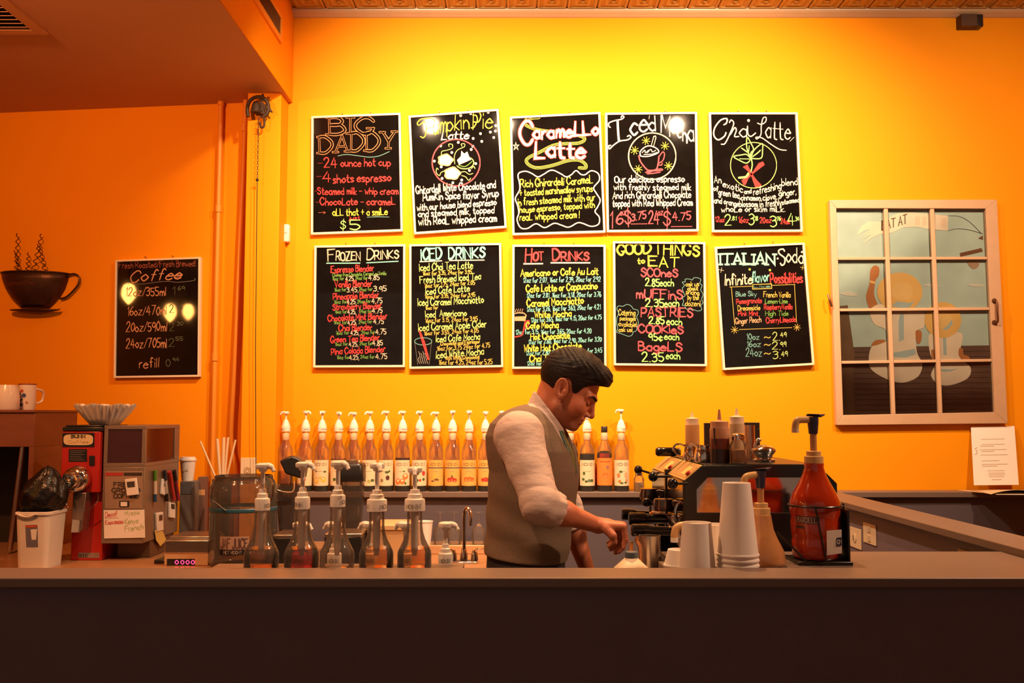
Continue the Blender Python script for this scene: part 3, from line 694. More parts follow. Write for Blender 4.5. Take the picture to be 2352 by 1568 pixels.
# ---------------------------------------------------------------- ICED DRINKS
b = Board('black menu board headed Iced Drinks with glass and red straw drawing', BACK, [(940, 561), (1151, 558), (1156, 843), (940, 847)], (930, 550), K1)
b.text('ICED', 190, 236, 425, 226, 130, 'cyan', 24); b.text('DRINKS', 510, 228, 925, 212, 122, 'cyan', 24)
b.line([(178, 257), (425, 247)], 'white', 20); b.line([(520, 243), (918, 238)], 'white', 20)
for t, xl, y0, xr, y1, cp in [('Iced Chai Tea Latte', 170, 366, 790, 330, 84), ('Fresh Brewed Iced Tea', 175, 506, 880, 462, 78), ('Iced Cafe Latte', 240, 638, 750, 602, 78), ('Iced Caramel Macchiatto', 152, 772, 915, 735, 82), ('Iced  Americano', 240, 902, 715, 884, 72), ('Iced Caramel Apple Cider', 158, 1062, 945, 1015, 82), ('Iced Cafe Mocha', 362, 1193, 870, 1160, 78), ('Iced White Mocha', 362, 1380, 915, 1335, 84)]:
    b.text(t, xl, y0, xr, y1, cp, 'pale', 12)
for t, xl, y0, xr, y1, cp in [('16oz for 3.35, 24oz for 3.95', 207, 417, 776, 396, 46), ('16oz for 1.75, 24oz for 2.05', 228, 558, 812, 522, 50), ('16oz for 3.35, 24oz for 3.95', 232, 686, 816, 662, 46), ('16oz for', 238, 814, 382, 806, 40), ('16oz for 3.15, 24oz for 3.95', 236, 966, 842, 942, 50), ('16oz for 3.55, 24oz for 4.05', 222, 1112, 856, 1076, 46), ('Chocolate and Espresso!', 415, 1232, 866, 1202, 42), ('16oz for 3.75 24oz for 4.75', 372, 1292, 988, 1252, 52), ('With White Chocolate!', 470, 1398, 866, 1382, 42), ('16oz for 4.25, 24oz for 5.25', 392, 1452, 1015, 1446, 54)]:
    b.text(t, xl, y0, xr, y1, cp, 'gold', 8.5)
b.ell(213, 1182, 100, 42, 'teal', 9); b.line([(115, 1200), (150, 1450)], 'grey', 6); b.line([(308, 1200), (282, 1450)], 'grey', 6)
for i in range(5):
    x = 160 + i * 24
    b.line([(x, 1300 + 20 * (i % 2)), (x + 14, 1350), (x - 6, 1390), (x + 12, 1440)], 'grey', 9, True)
b.layer = 1; b.line([(175, 1075), (215, 1190), (272, 1385)], 'red', 34); b.layer = 0
# ---------------------------------------------------------------- HOT DRINKS
b = Board('black menu board headed Hot Drinks, half behind the barista head', BACK, [(1177, 562), (1391, 562), (1393, 846), (1176, 847)], (1160, 550), K1)
b.text('H', 235, 262, 305, 258, 150, 'red', 26, over=('pink', 0.4)); b.text('OT', 330, 242, 445, 240, 95, 'red', 22, over=('pink', 0.4)); b.text('D', 555, 246, 635, 244, 125, 'red', 26, over=('pink', 0.4)); b.text('RINKS', 655, 240, 970, 240, 95, 'red', 22, over=('pink', 0.4))
b.line([(222, 282), (433, 280)], 'white', 26); b.line([(538, 270), (982, 270)], 'white', 26)
for t, xl, y0, xr, y1, cp in [('Americano or Cafe Au Lait', 182, 427, 1080, 402, 78), ('Cafe Latte or Cappuccino', 248, 612, 1070, 574, 82), ('Caramel Macchiatto', 256, 782, 910, 742, 82), ('White Mocha', 346, 908, 770, 890, 74), ('Cafe Mocha', 248, 1034, 620, 1025, 72), ('Hot Chocolate', 296, 1168, 750, 1145, 74), ('White Hot Chocolate', 222, 1300, 885, 1270, 78), ('Chai Tea Latte', 288, 1418, 790, 1395, 76)]:
    b.text(t, xl, y0, xr, y1, cp, 'yellow', 15)
for t, xl, y0, xr, y1, cp in [('12oz for 2.07, 16oz for 2.39, 20oz for 2.92', 210, 502, 1110, 486, 58), ('12oz for 2.81, 16oz for 3.18, 20oz for 3.76', 250, 676, 1116, 662, 54), ('12oz for 3.26, 16oz for 3.63, 20oz for 4.21', 252, 838, 1110, 806, 54), ('12oz for 3.65, 16oz for 4.15, 20oz for 4.75', 302, 960, 1120, 924, 52), ('12oz for 3.15, 16oz for 3.65, 20oz for 4.20', 122, 1100, 1002, 1086, 52), ('12oz for 2.60, 16oz for 2.90, 20oz for 3.20', 270, 1214, 1120, 1182, 50), ('12oz for 2.80, 16oz for 3.15, 20oz for 3.45', 242, 1346, 1126, 1310, 52), ('12oz for 2.81, 16oz for 3.18, 20oz for 3.76', 256, 1462, 1110, 1452, 48)]:
    b.text(t, xl, y0, xr, y1, cp, 'cyan', 8)
b.line([(112, 860), (160, 850), (220, 855), (245, 880), (230, 940), (112, 940)], 'coral', 12); b.fill([(112, 895), (240, 890), (230, 942), (112, 945)], 'coral')
for x in (130, 155, 180, 205): b.line([(x, 850), (x - 8, 830), (x + 4, 805)], 'coral', 6, True)
b.line([(235, 945), (205, 1090), (170, 1120), (112, 1130)], 'red', 15, True); b.line([(240, 950), (280, 945), (260, 1010), (225, 1040)], 'red', 14, True)
# ---------------------------------------------------------------- GOOD THINGS TO EAT
b = Board('black menu board headed Good Things to Eat with two bubbles', BACK, [(1408, 554), (1620, 556), (1624, 841), (1410, 839)], (1395, 545), K1)
b.text('GOOD', 118, 196, 500, 190, 118, 'yellow', 24); b.text('THINGS', 550, 195, 1065, 215, 125, 'yellow', 24)
b.text('to', 352, 302, 432, 300, 70, 'yellow', 16); b.text('EAT', 480, 336, 825, 340, 108, 'yellow', 22, serif=False)
for t, xl, y0, xr, y1, cp in [('SCOneS', 392, 450, 815, 462, 95), ('mUFFinS', 340, 705, 872, 718, 105), ('PASTRIES', 392, 918, 990, 925, 105), ('COOKieS', 362, 1105, 880, 1115, 92), ('BageLS', 362, 1308, 865, 1325, 105)]: b.text(t, xl, y0, xr, y1, cp, 'pink', 18)
for t, xl, y, xr, cp in [('2.85', 442, 567, 606, 86), ('2.35', 442, 805, 658, 86), ('2.85', 482, 1003, 660, 80), ('95\u00a2', 482, 1198, 640, 78), ('2.35', 404, 1445, 655, 102)]: b.text(t, xl, y, xr, y, cp, 'lime', 15)
for xl, y, xr, cp in [(612, 565, 768, 86), (666, 802, 830, 86), (692, 1015, 864, 84), (666, 1186, 830, 78), (685, 1412, 842, 88)]: b.text('each', xl, y, xr, y + 4, cp, 'lime', 13)
b.line([(870, 520), (905, 515), (905, 485), (960, 485), (985, 495), (1005, 470), (1050, 470), (1085, 490), (1075, 530), (1100, 560), (1085, 610), (1110, 660), (1095, 720), (1110, 760), (1085, 790), (1095, 840), (1050, 855), (1000, 840), (960, 835), (915, 830), (895, 790), (870, 790), (885, 740), (870, 700), (900, 680), (880, 630), (870, 590), (895, 560)], 'teal', 7, True, True)
b.line([(110, 830), (130, 795), (180, 800), (230, 778), (280, 800), (300, 830), (350, 845), (360, 880), (340, 925), (355, 960), (360, 1000), (345, 1040), (335, 1085), (300, 1100), (285, 1135), (245, 1148), (190, 1130), (150, 1115), (110, 1100), (120, 1050), (108, 1000), (110, 940), (130, 880)], 'teal', 7, True, True)
for t, xl, y0, xr, y1, cp in [('ask us', 912, 568, 1065, 565, 52), ('about', 932, 616, 1055, 614, 50), ('pricing', 916, 655, 1065, 668, 48), ('by the', 932, 722, 1060, 726, 58), ('dozen!', 905, 792, 1080, 802, 62), ('Catering', 132, 905, 322, 905, 68), ('packages', 146, 962, 328, 966, 48), ('available!', 132, 1030, 340, 1040, 58), ('ask us!', 132, 1095, 290, 1098, 50)]: b.text(t, xl, y0, xr, y1, cp, 'gold', 9)
# ---------------------------------------------------------------- ITALIAN SODA
K2 = 250 / 1265.0
b = Board('tilted black menu board headed Italian Soda, nearest the old window', BACK, [(1642, 567), (1848, 557), (1871, 838), (1661, 850)], (1630, 545), K2)
b.text('ITALIAN', 125, 318, 755, 308, 120, 'cyan', 34, serif=True, over=('white', 0.5))
b.line([(870, 160), (850, 135), (805, 150), (810, 190), (870, 240), (870, 300), (840, 325), (822, 300)], 'white', 17, True); b.text('oda', 890, 295, 1085, 295, 165, 'white', 15); b.dots([(790, 245), (915, 198), (1072, 170)], 12, 'white')
b.text('Infinite', 178, 555, 492, 535, 125, 'cream', 17, serif=False); b.text('flavor', 492, 525, 690, 512, 125, 'cyan', 14); b.text('Possibilities', 708, 532, 1078, 520, 118, 'red', 17)
b.dots([(465, 372), (700, 380)], 14, 'yellow'); b.star(135, 380, 28, 'cream', 8, 2); b.star(1080, 352, 26, 'gold', 8, 2)
for c in ([(235, 577), (495, 567)], [(722, 557), (990, 547)], [(252, 577), (290, 1015)], [(985, 548), (1010, 985)], [(345, 1070), (955, 1048)]): b.line(c, 'gold', 10)
b.line([(497, 548), (718, 540), (720, 592), (500, 600), (497, 548)], 'gold', 10)
b.text('Like', 512, 584, 700, 578, 28, 'teal', 6)
for t, xl, y0, xr, y1, cp, c in [('Blue Sky', 305, 688, 545, 682, 56, 'teal'), ('Pomegranate', 312, 775, 605, 758, 62, 'red'), ('Dreamsicle', 328, 852, 585, 840, 56, 'gold'), ('Pink Mint', 332, 910, 562, 908, 54, 'red'), ('Ginger Peach', 300, 1008, 598, 985, 66, 'coral'), ('French Vanilla', 626, 694, 938, 696, 62, 'gold'), ('Lemon-Lime', 646, 770, 905, 764, 52, 'green'), ('RaspberryVanilla', 634, 838, 960, 832, 60, 'red'), ('High Tide', 648, 910, 912, 908, 56, 'green'), ('CherryLimeade', 658, 995, 1000, 982, 64, 'red')]: b.text(t, xl, y0, xr, y1, cp, c, 9)
b.star(290, 1075, 42, 'gold', 9); b.star(1015, 1045, 40, 'gold', 9)
for t, xl, y, xr, cp in [('10oz', 428, 1188, 575, 68), ('16oz', 428, 1272, 590, 72), ('24oz', 420, 1382, 605, 92)]: b.text(t, xl, y, xr, y - 4, cp, 'teal', 10)
for t, xl, y, xr, cp in [('2.', 735, 1196, 815, 90), ('2.', 726, 1302, 820, 84), ('3.', 735, 1412, 822, 92), ('49', 826, 1155, 890, 52), ('99', 826, 1270, 888, 54), ('49', 836, 1382, 905, 56)]: b.text(t, xl, y, xr, y - 2, cp, 'pale', 10)
for y in (1162, 1248, 1350): b.line([(633, y + 6), (652, y - 6), (685, y + 6), (706, y - 6)], 'gold', 10, True)
# ---------------------------------------------------------------- COFFEE sizes (on the wall left of the post)
K0 = 240 / 1254.0
b = Board('coffee size menu board with mirrored lamps, hanging left of the post', LEFT, [(265, 597), (460, 590), (458, 865), (261, 868)], (240, 580), K0, fw=4.5)
b.text('Fresh Roasted/Fresh Brewed!', 172, 188, 1090, 162, 74, 'dimred', 9)
b.text('Coffee', 300, 350, 915, 318, 135, 'coral', 14, slant=0.35); b.line([(850, 300), (925, 285)], 'coral', 10)
b.line([(370, 380), (500, 372), (640, 352), (760, 345), (870, 355), (1000, 345), (1085, 330), (1080, 305)], 'grey', 6, True)
for t, xl, y, xr, cp in [('12oz/355ml', 250, 525, 735, 100), ('16oz/470ml', 270, 755, 740, 105), ('20oz/590ml', 258, 948, 745, 110), ('24oz/705ml', 258, 1148, 745, 110), ('refill', 418, 1385, 650, 112)]: b.text(t, xl, y, xr, y - 10, cp, 'coral', 11, slant=0.05)
for t, xl, y, xr, cp in [('1', 800, 510, 845, 90), ('69', 882, 450, 962, 46), ('2', 780, 722, 830, 88), ('10', 870, 685, 930, 46), ('2', 780, 942, 835, 90), ('30', 870, 876, 942, 46), ('2', 772, 1122, 840, 92), ('55', 856, 1058, 940, 46), ('0', 742, 1365, 790, 88), ('94', 820, 1305, 895, 46)]: b.text(t, xl, y, xr, y - 3, cp, 'dim', 9)
# ================================================================== THINGS ON THE LEFT WALL AND COUNTER
def arcpts(c, r, a0, a1, n, plane='xz'):
    out = []
    for i in range(n + 1):
        a = a0 + (a1 - a0) * i / n
        out.append((c[0] + r * math.cos(a), c[1], c[2] + r * math.sin(a)))
    return out
# ---------------------------------------------------------------- metal coffee cup sculpture
CUPM = mat('dark_bronze_metal', (0.085, 0.042, 0.026), 0.42, metal=0.75, var=0.3, scale=14, bump=0.1, bscale=60)
ym = LEFT.hit(85, 660).y
def lp(u, v, off=0.04): return LEFT.hit(u, v, off)
cc = lp(85, 630, 0.0)
g = thing('cup_sculpture', 'dark metal wall sculpture of a steaming coffee cup', 'wall decor', (cc.x, cc.y, lp(85, 720).z))
mb = MB(); px = 5.05 / F
rows = [(629, 76), (645, 73), (665, 66), (685, 54), (700, 40), (707, 33)]
n = 14
vs = []; fs = []
for (v, r) in rows:
    for i in range(n + 1):
        a = math.pi * i / n
        q = lp(84 - r * math.cos(a), v, 0.0); dep = r * px * 0.62 * math.sin(a)
        vs.append(q + LEFT.n * (dep + 0.003))
for j in range(len(rows) - 1):
    for i in range(n): fs.append((j * (n + 1) + i, j * (n + 1) + i + 1, (j + 1) * (n + 1) + i + 1, (j + 1) * (n + 1) + i))
mb.add(vs, fs)
o = mb.build('bowl', CUPM, g); md = o.modifiers.new('thickness', 'SOLIDIFY'); md.thickness = 0.004
rim = [lp(84 - 76 * math.cos(math.pi * i / 20), 629, 0.0) + LEFT.n * (76 * px * 0.62 * math.sin(math.pi * i / 20) + 0.003) for i in range(21)]
MB().tube(rim, 0.004, 8).build('rim', CUPM, g)
MB().tube(catmull([tuple(lp(u, v, 0.02)) for u, v in ((154, 632), (170, 629), (181, 636), (180, 652), (168, 668), (152, 682), (138, 686))], 5), 0.0055, 8).build('handle', CUPM, g)
# lettering hammered on the bowl
mb = MB()
for st in text_strokes('cappuccino', 34, 660, 106, 660, 12, jit=0.02):
    q3 = []
    for (u, v) in st:
        a = math.acos(max(-1, min(1, (84 - u) / 70.0)))
        q3.append(lp(u, v, 0.0) + LEFT.n * (70 * px * 0.62 * math.sin(a) + 0.0045))
    ribbon(mb, q3, 0.003, Vector((1, 0, 0)), Vector((0, 0, 1)), LEFT.n)
mb.build('lettering', mat('rust_letters', (0.12, 0.02, 0.012), 0.6), g, smooth=0, fix=False)
sc_ = [lp(90 - 57 * math.cos(2 * math.pi * i / 28), 711 + (4 if i < 14 else 0), 0.0) + LEFT.n * (0.03 + 57 * px * 0.5 * max(0, math.sin(2 * math.pi * i / 28))) for i in range(28)]
c0 = lp(90, 722, 0.02)
mb = MB(); mb.add([c0] + [Vector((p.x, p.y, p.z)) for p in sc_], [(0, i + 1, (i + 1) % 28 + 1) for i in range(28)])
o = mb.build('saucer', CUPM, g); md = o.modifiers.new('thickness', 'SOLIDIFY'); md.thickness = 0.004
for (u0, v0, u1, v1, amp, tw) in ((38, 625, 40, 536, 6, 6), (45, 625, 34, 575, 5, 4), (63, 625, 65, 580, 5, 4), (76, 625, 95, 537, 6, 6), (104, 625, 88, 560, 6, 5)):
    pts = []
    for i in range(60):
        t = i / 59.0; a = t * tw * 2 * math.pi; k_ = amp * (1 - 0.6 * t)
        pts.append(lp(u0 + (u1 - u0) * t + k_ * math.sin(a), v0 + (v1 - v0) * t, 0.035 + 0.008 * math.cos(a)))
    MB().tube(pts, 0.0022, 6).build('steam_wire', CUPM, g)

# ---------------------------------------------------------------- wooden cabinet, mugs
BROWNW = mat('red_brown_wood', (0.22, 0.072, 0.035), 0.45, var=0.25, scale=5, stretch=(1, 1, 7), bump=0.05)
YC = 4.30
x1 = XU(74, YC); zt = ZV(941, YC); zl = ZV(1026, YC)
g = thing('wood_cabinet', 'red-brown wooden cabinet with an open dark bay at the picture edge', 'cabinet', (x1 - 0.3, YC + 0.2, ZK))
MB().bb((x1 - 0.62, YC, zl), (x1, YC + 0.42, zt - 0.012)).build('upper_box', BROWNW, g, bev=0.002)
MB().bb((x1 - 0.64, YC - 0.01, zt - 0.012), (x1 + 0.004, YC + 0.43, zt)).build('top_board', BROWNW, g, bev=0.002)
MB().bb((x1 - 0.022, YC, ZK), (x1, YC + 0.42, zl)).build('side_panel', BROWNW, g, bev=0.001)
MB().bb((x1 - 0.62, YC, ZK), (x1 - 0.60, YC + 0.42, zl)).build('side_panel', BROWNW, g, bev=0.001)
MB().bb((x1 - 0.60, YC + 0.40, ZK), (x1 - 0.022, YC + 0.42, zl)).build('back_panel', mat('dark_cabinet_back', (0.02, 0.013, 0.01), 0.7), g, smooth=0)
MB().tube([(x1 - 0.10, YC + 0.02, ZK + 0.012), (x1 - 0.06, YC + 0.02, zl)], 0.012, 10).build('prop_rod', STEEL, g)
CER = mat('white_ceramic', (0.80, 0.74, 0.68), 0.2, var=0.02)
def mugprof(r, h, tp=1.0, wall=0.004): return [(0, 0.0), (r * 0.9, 0.0), (r, 0.01), (r * tp, h), (r * tp - wall, h), (r - wall, 0.012), (0, 0.008)]
yc2 = YC + 0.08
xm = XU(6, yc2); hm = ZV(884, yc2) - zt
g = thing('white_mug', 'plain white ceramic mug on the wooden cabinet, cut by the picture edge', 'mug', (xm, yc2, zt))
MB().lathe([(0, 0.0), (0.052, 0.0), (0.056, 0.006), (0.056, hm * 0.55), (0.050, hm * 0.8), (0.043, hm), (0.039, hm), (0.05, hm * 0.5), (0.05, 0.01), (0, 0.008)], (xm, yc2, zt), 28).build('body', CER, g)
MB().tube(catmull([(xm - 0.05, yc2, zt + hm * 0.8), (xm - 0.085, yc2, zt + hm * 0.7), (xm - 0.085, yc2, zt + hm * 0.4), (xm - 0.053, yc2, zt + hm * 0.25)], 5), 0.006, 8).build('handle', CER, g)
xm = XU(54, yc2 + 0.10); ym_ = yc2 + 0.10; hm = ZV(881, ym_) - zt
g = thing('floral_mug', 'white mug with small blue and orange flowers on the wooden cabinet', 'mug', (xm, ym_, zt))
MB().lathe(mugprof(0.037, hm, 1.06), (xm, ym_, zt), 28).build('body', CER, g)
for (da, dz, col, r) in ((-0.5, 0.6, (0.04, 0.05, 0.14), 0.008), (-0.15, 0.72, (0.5, 0.10, 0.03), 0.008), (0.1, 0.55, (0.05, 0.08, 0.22), 0.010), (-0.35, 0.35, (0.10, 0.03, 0.02), 0.008), (0.45, 0.28, (0.45, 0.10, 0.03), 0.005), (-0.2, 0.2, (0.03, 0.04, 0.10), 0.008), (-0.4, 0.48, (0.5, 0.12, 0.03), 0.007), (-0.1, 0.4, (0.06, 0.10, 0.04), 0.005)):
    R_ = 0.0395; q = []
    for c_, s_ in disc(r, 10):
        a = -math.pi / 2 + da + c_ / R_
        q.append((xm + (R_ + 0.0006 * dz) * math.cos(a), ym_ + (R_ + 0.0006) * math.sin(a), zt + hm * dz + s_))
    MB().add(q, [tuple(range(10))]).build('flower', mat('flower_%d' % int(col[0] * 1000 + col[2] * 100), col, 0.4), g, smooth=0)
MB().lathe([(0.0394, hm - 0.006), (0.0402, hm - 0.003), (0.0394, hm)], (xm, ym_, zt), 28).build('rim_band', mat('rim_brown', (0.25, 0.06, 0.03), 0.3), g)
MB().tube(catmull([(xm + 0.036, ym_ + 0.01, zt + hm * 0.8), (xm + 0.05, ym_ + 0.05, zt + hm * 0.7), (xm + 0.04, ym_ + 0.06, zt + hm * 0.35), (xm + 0.03, ym_ + 0.02, zt + hm * 0.25)], 5), 0.005, 8).build('handle', CER, g)

# ---------------------------------------------------------------- waste bin with black bag
YB = 3.875
x0, x1 = XU(30, YB), XU(116, YB); ztop = ZV(1176, YB)
BINP = mat('bin_white_plastic', (0.74, 0.66, 0.58), 0.4, var=0.04)
xc = (x0 + x1) / 2; hw = (x1 - x0) / 2
g = thing('waste_bin', 'white plastic waste bin with a product label beside the red grinder', 'bin', (xc, YB + 0.088, ZK))
def rrect(hx, hy, r, z, cx, cy, n=5):
    out = []
    for (sx, sy, a0) in ((1, 1, 0), (-1, 1, 90), (-1, -1, 180), (1, -1, 270)):
        for i in range(n + 1):
            a = math.radians(a0 + 90 * i / n)
            out.append((cx + sx * (hx - r) + r * math.cos(a), cy + sy * (hy - r) + r * math.sin(a), z))
    return out
def loft(mb, rings, cap0=True, cap1=True):
    n = len(rings[0]); vs = [p for r in rings for p in r]; fs = []
    for j in range(len(rings) - 1):
        for i in range(n): fs.append((j * n + i, j * n + (i + 1) % n, (j + 1) * n + (i + 1) % n, (j + 1) * n + i))
    if cap0: fs.append(tuple(reversed(range(n))))
    if cap1: fs.append(tuple(range((len(rings) - 1) * n, len(rings) * n)))
    return mb.add(vs, fs)
yc_ = YB + 0.088; hy = 0.088
loft(MB(), [rrect(hw * 0.80, hy * 0.8, 0.02, ZK, xc, yc_), rrect(hw * 0.93, hy * 0.94, 0.025, ztop - 0.015, xc, yc_), rrect(hw * 0.93, hy * 0.94, 0.025, ztop, xc, yc_), rrect(hw * 0.90, hy * 0.9, 0.025, ztop, xc, yc_), rrect(hw * 0.77, hy * 0.77, 0.02, ZK + 0.01, xc, yc_)]).build('body', BINP, g)
loft(MB(), [rrect(hw * 0.93, hy * 0.94, 0.025, ztop - 0.014, xc, yc_), rrect(hw, hy, 0.03, ztop - 0.012, xc, yc_), rrect(hw, hy, 0.03, ztop - 0.002, xc, yc_), rrect(hw * 0.93, hy * 0.94, 0.025, ztop, xc, yc_)], False, False).build('rim', BINP, g)
MB().tube(catmull([tuple(P(u, v, YB - 0.004)) for u, v in ((36, 1178), (50, 1185), (66, 1186), (84, 1180))], 4), 0.004, 8).build('handle_lip', BINP, g)
def onbin(u, v, o=0.0):
    q = P(u, v, YB); t = (ztop - q.z) / (ztop - ZK)
    return Vector((q.x, YB + hy * (0.06 + 0.14 * t) - 0.0012 - o, q.z))
MB().add([onbin(*p) for p in ((56, 1206), (84, 1205), (84, 1257), (57, 1257))], [(0, 1, 2, 3)]).build('label', mat('bin_label_blue', (0.16, 0.15, 0.19), 0.5), g, smooth=0)
MB().add([onbin(*p, 0.0006) for p in ((57, 1207), (83, 1206), (83, 1211), (57, 1212))], [(0, 1, 2, 3)]).build('label_band', mat('bin_label_red', (0.6, 0.10, 0.04), 0.5), g, smooth=0)
MB().add([onbin(*p, 0.0006) for p in ((68, 1216), (83, 1215), (80, 1240), (70, 1240))], [(0, 1, 2, 3)]).build('label_picture', PAPER, g, smooth=0)
# the bag
g = thing('rubbish_bag', 'crumpled black rubbish bag swelling out of the waste bin', 'bag', (xc, yc_, ztop - 0.01))
mb = MB(); n_, m_ = 36, 16; vs = []; fs = []
hb = ZV(1064, YB + 0.05) - ztop
for j in range(m_ + 1):
    t = j / m_
    for i in range(n_):
        a = 2 * math.pi * i / n_
        rr = (0.86 + 0.44 * math.sin(math.pi * min(1, t * 1.15))) * math.sqrt(max(0.0004, 1 - t ** 2.2))
        wob = 1 + 0.10 * math.sin(5 * a + 6 * t) * math.sin(3 * t * math.pi) + 0.07 * math.sin(9 * a - 9 * t) + 0.05 * math.sin(17 * a + 4 * t)
        vs.append((xc + hw * rr * wob * math.cos(a) * 0.98 + 0.02 * t, yc_ + hy * 0.72 * rr * wob * math.sin(a), ztop - 0.01 + hb * (t + 0.05 * math.sin(4 * a) * t * (1 - t))))
for j in range(m_):
    for i in range(n_): fs.append((j * n_ + i, j * n_ + (i + 1) % n_, (j + 1) * n_ + (i + 1) % n_, (j + 1) * n_ + i))
mb.add(vs, fs).build('film', mat('black_bag_film', (0.010, 0.009, 0.009), 0.30, var=0.3, bump=0.7, bscale=30), g, smooth=180)

# ---------------------------------------------------------------- red coffee grinder
RED = mat('red_enamel', (0.46, 0.022, 0.014), 0.3, var=0.05)
YG = 4.08
def G(u, v, dy=0.0): q = P(u, v, YG); return Vector((q.x, YG + dy, q.z))
xa, xb = G(138, 1130).x, G(223, 1130).x; z0, z1 = G(0, 1131).z, G(0, 990).z
g = thing('coffee_grinder', 'red commercial coffee grinder with a round chrome burr housing', 'grinder', ((xa + xb) / 2, YG + 0.12, ZK))
MB().bb((xa, YG, z0), (xb + 0.006, YG + 0.30, z1)).build('head', RED, g, bev=0.004)
MB().bb((xa + 0.035, YG + 0.04, ZK), (xb + 0.012, YG + 0.30, z0)).build('column', RED, g, bev=0.004)
MB().bb((xa + 0.002, YG - 0.004, z1), (xb + 0.012, YG + 0.31, z1 + 0.018)).build('lid', BLACKP, g, bev=0.004)
MB().bb((xa + 0.012, YG + 0.004, z1 + 0.018), (xb + 0.004, YG + 0.30, z1 + 0.026)).build('lid_step', BLACKP, g, bev=0.003)
q = [G(*p, -0.002) for p in ((144, 994), (217, 994), (217, 1026), (144, 1026))]
bd = MB().hexa(q, [p + Vector((0, 0.003, 0)) for p in q]).build('badge', BLACKP, g, smooth=0)
ov = [G(180.5 + 34 * math.copysign(abs(math.cos(a)) ** 0.4, math.cos(a)), 1009.5 + 12.5 * math.copysign(abs(math.sin(a)) ** 0.6, math.sin(a)), -0.0028) for a in [2 * math.pi * i / 28 for i in range(28)]]
MB().add(ov, [tuple(range(28))]).build('badge_plate', mat('badge_cream', (0.75, 0.60, 0.34), 0.35), bd, w=True, smooth=0)
def sign(mb, txt, xl, y0, xr, y1, cap, wpx, f, n, serif=False, jit=0.0, sc=None):
    for st in text_strokes(txt, xl, y0, xr, y1, cap, jit=jit, serif=serif):
        ribbon(mb, [f(*q) for q in st], wpx * (sc or 4.1 / F), Vector((1, 0, 0)), Vector((0, 0, 1)), n)
NY = Vector((0, -1, 0))
mb = MB(); sign(mb, 'BUNN', 165, 1005, 196, 1005, 6.5, 1.9, lambda u, v: G(u, v, -0.0034), NY, True); mb.build('lettering', INK, bd, smooth=0, fix=False)
mb = MB(); sign(mb, 'Coffee', 158, 1017, 204, 1017, 6, 0.7, lambda u, v: G(u, v, -0.0034), NY); mb.build('lettering', mat('badge_script', (0.45, 0.33, 0.15), 0.5), bd, smooth=0, fix=False)
q = [G(*p, -0.001) for p in ((158, 1031), (200, 1031), (200, 1060), (158, 1060))]
ip = MB().hexa(q, [p + Vector((0, 0.002, 0)) for p in q]).build('instruction_plate', BLACKP, g, smooth=0)
mb = MB()
for i in range(6):
    y = 1035 + i * 4.2
    ribbon(mb, [G(161, y, -0.0016), G(196 - (i * 7) % 11, y, -0.0016)], 0.0018, Vector((1, 0, 0)), Vector((0, 0, 1)), NY)
mb.build('fine_print', mat('fine_print_grey', (0.35, 0.28, 0.2), 0.6), ip, smooth=0, fix=False)
q = [G(*p, -0.006) for p in ((206, 1046), (218, 1046), (218, 1068), (206, 1068))]
MB().hexa(q, [p + Vector((0, 0.007, 0)) for p in q]).build('switch', BLACKP, g, bev=0.001)
kc = G(181, 1099); rk = 30 * YG / F
MB().lathe([(0, -0.002), (rk, 0.0), (rk * 1.02, 0.02), (rk * 0.97, 0.035), (rk * 0.85, 0.045), (rk * 0.66, 0.05), (rk * 0.62, 0.075), (rk * 0.55, 0.082), (0.012, 0.084), (0.008, 0.095), (0.0, 0.096)], kc, 36, ax=(-0.10, -1, -0.05)).build('burr_housing', CHROME, g)
sp = [G(*p) for p in ((174, 1131), (200, 1131), (200, 1200), (178, 1218))]
MB().hexa([G(176, 1130, -0.03), G(205, 1130, -0.03), G(198, 1216, -0.045), G(175, 1216, -0.045)], [G(176, 1130, 0.04), G(205, 1130, 0.04), G(198, 1216, 0.02), G(175, 1216, 0.02)]).build('chute', mat('chute_steel', (0.35, 0.25, 0.2), 0.35, metal=0.9), g, bev=0.002)
MB().hexa([G(178, 1190, -0.047), G(196, 1192, -0.047), G(196, 1219, -0.047), G(175, 1219, -0.047)], [G(178, 1190, -0.044), G(196, 1192, -0.044), G(196, 1219, -0.044), G(175, 1219, -0.044)]).build('bag_clip', CHROME, g, smooth=0)
MB().tube(catmull([tuple(G(u, v, -0.02)) for u, v in ((155, 1136), (158, 1158), (172, 1172), (186, 1176), (210, 1168), (228, 1150), (230, 1132))], 4), 0.0018, 6).build('bag_hoop', CHROME, g)
q = [G(*p, 0.0385) for p in ((170, 1272), (219, 1272), (219, 1284), (170, 1284))]
np_ = MB().hexa(q, [p + Vector((0, 0.002, 0)) for p in q]).build('nameplate', mat('nameplate_grey', (0.28, 0.2, 0.16), 0.4), g, smooth=0)
mb = MB(); sign(mb, 'BUNN', 173, 1282, 192, 1282, 6.5, 1.4, lambda u, v: G(u, v, 0.0378), NY, True); mb.build('lettering', INK, np_, smooth=0, fix=False)

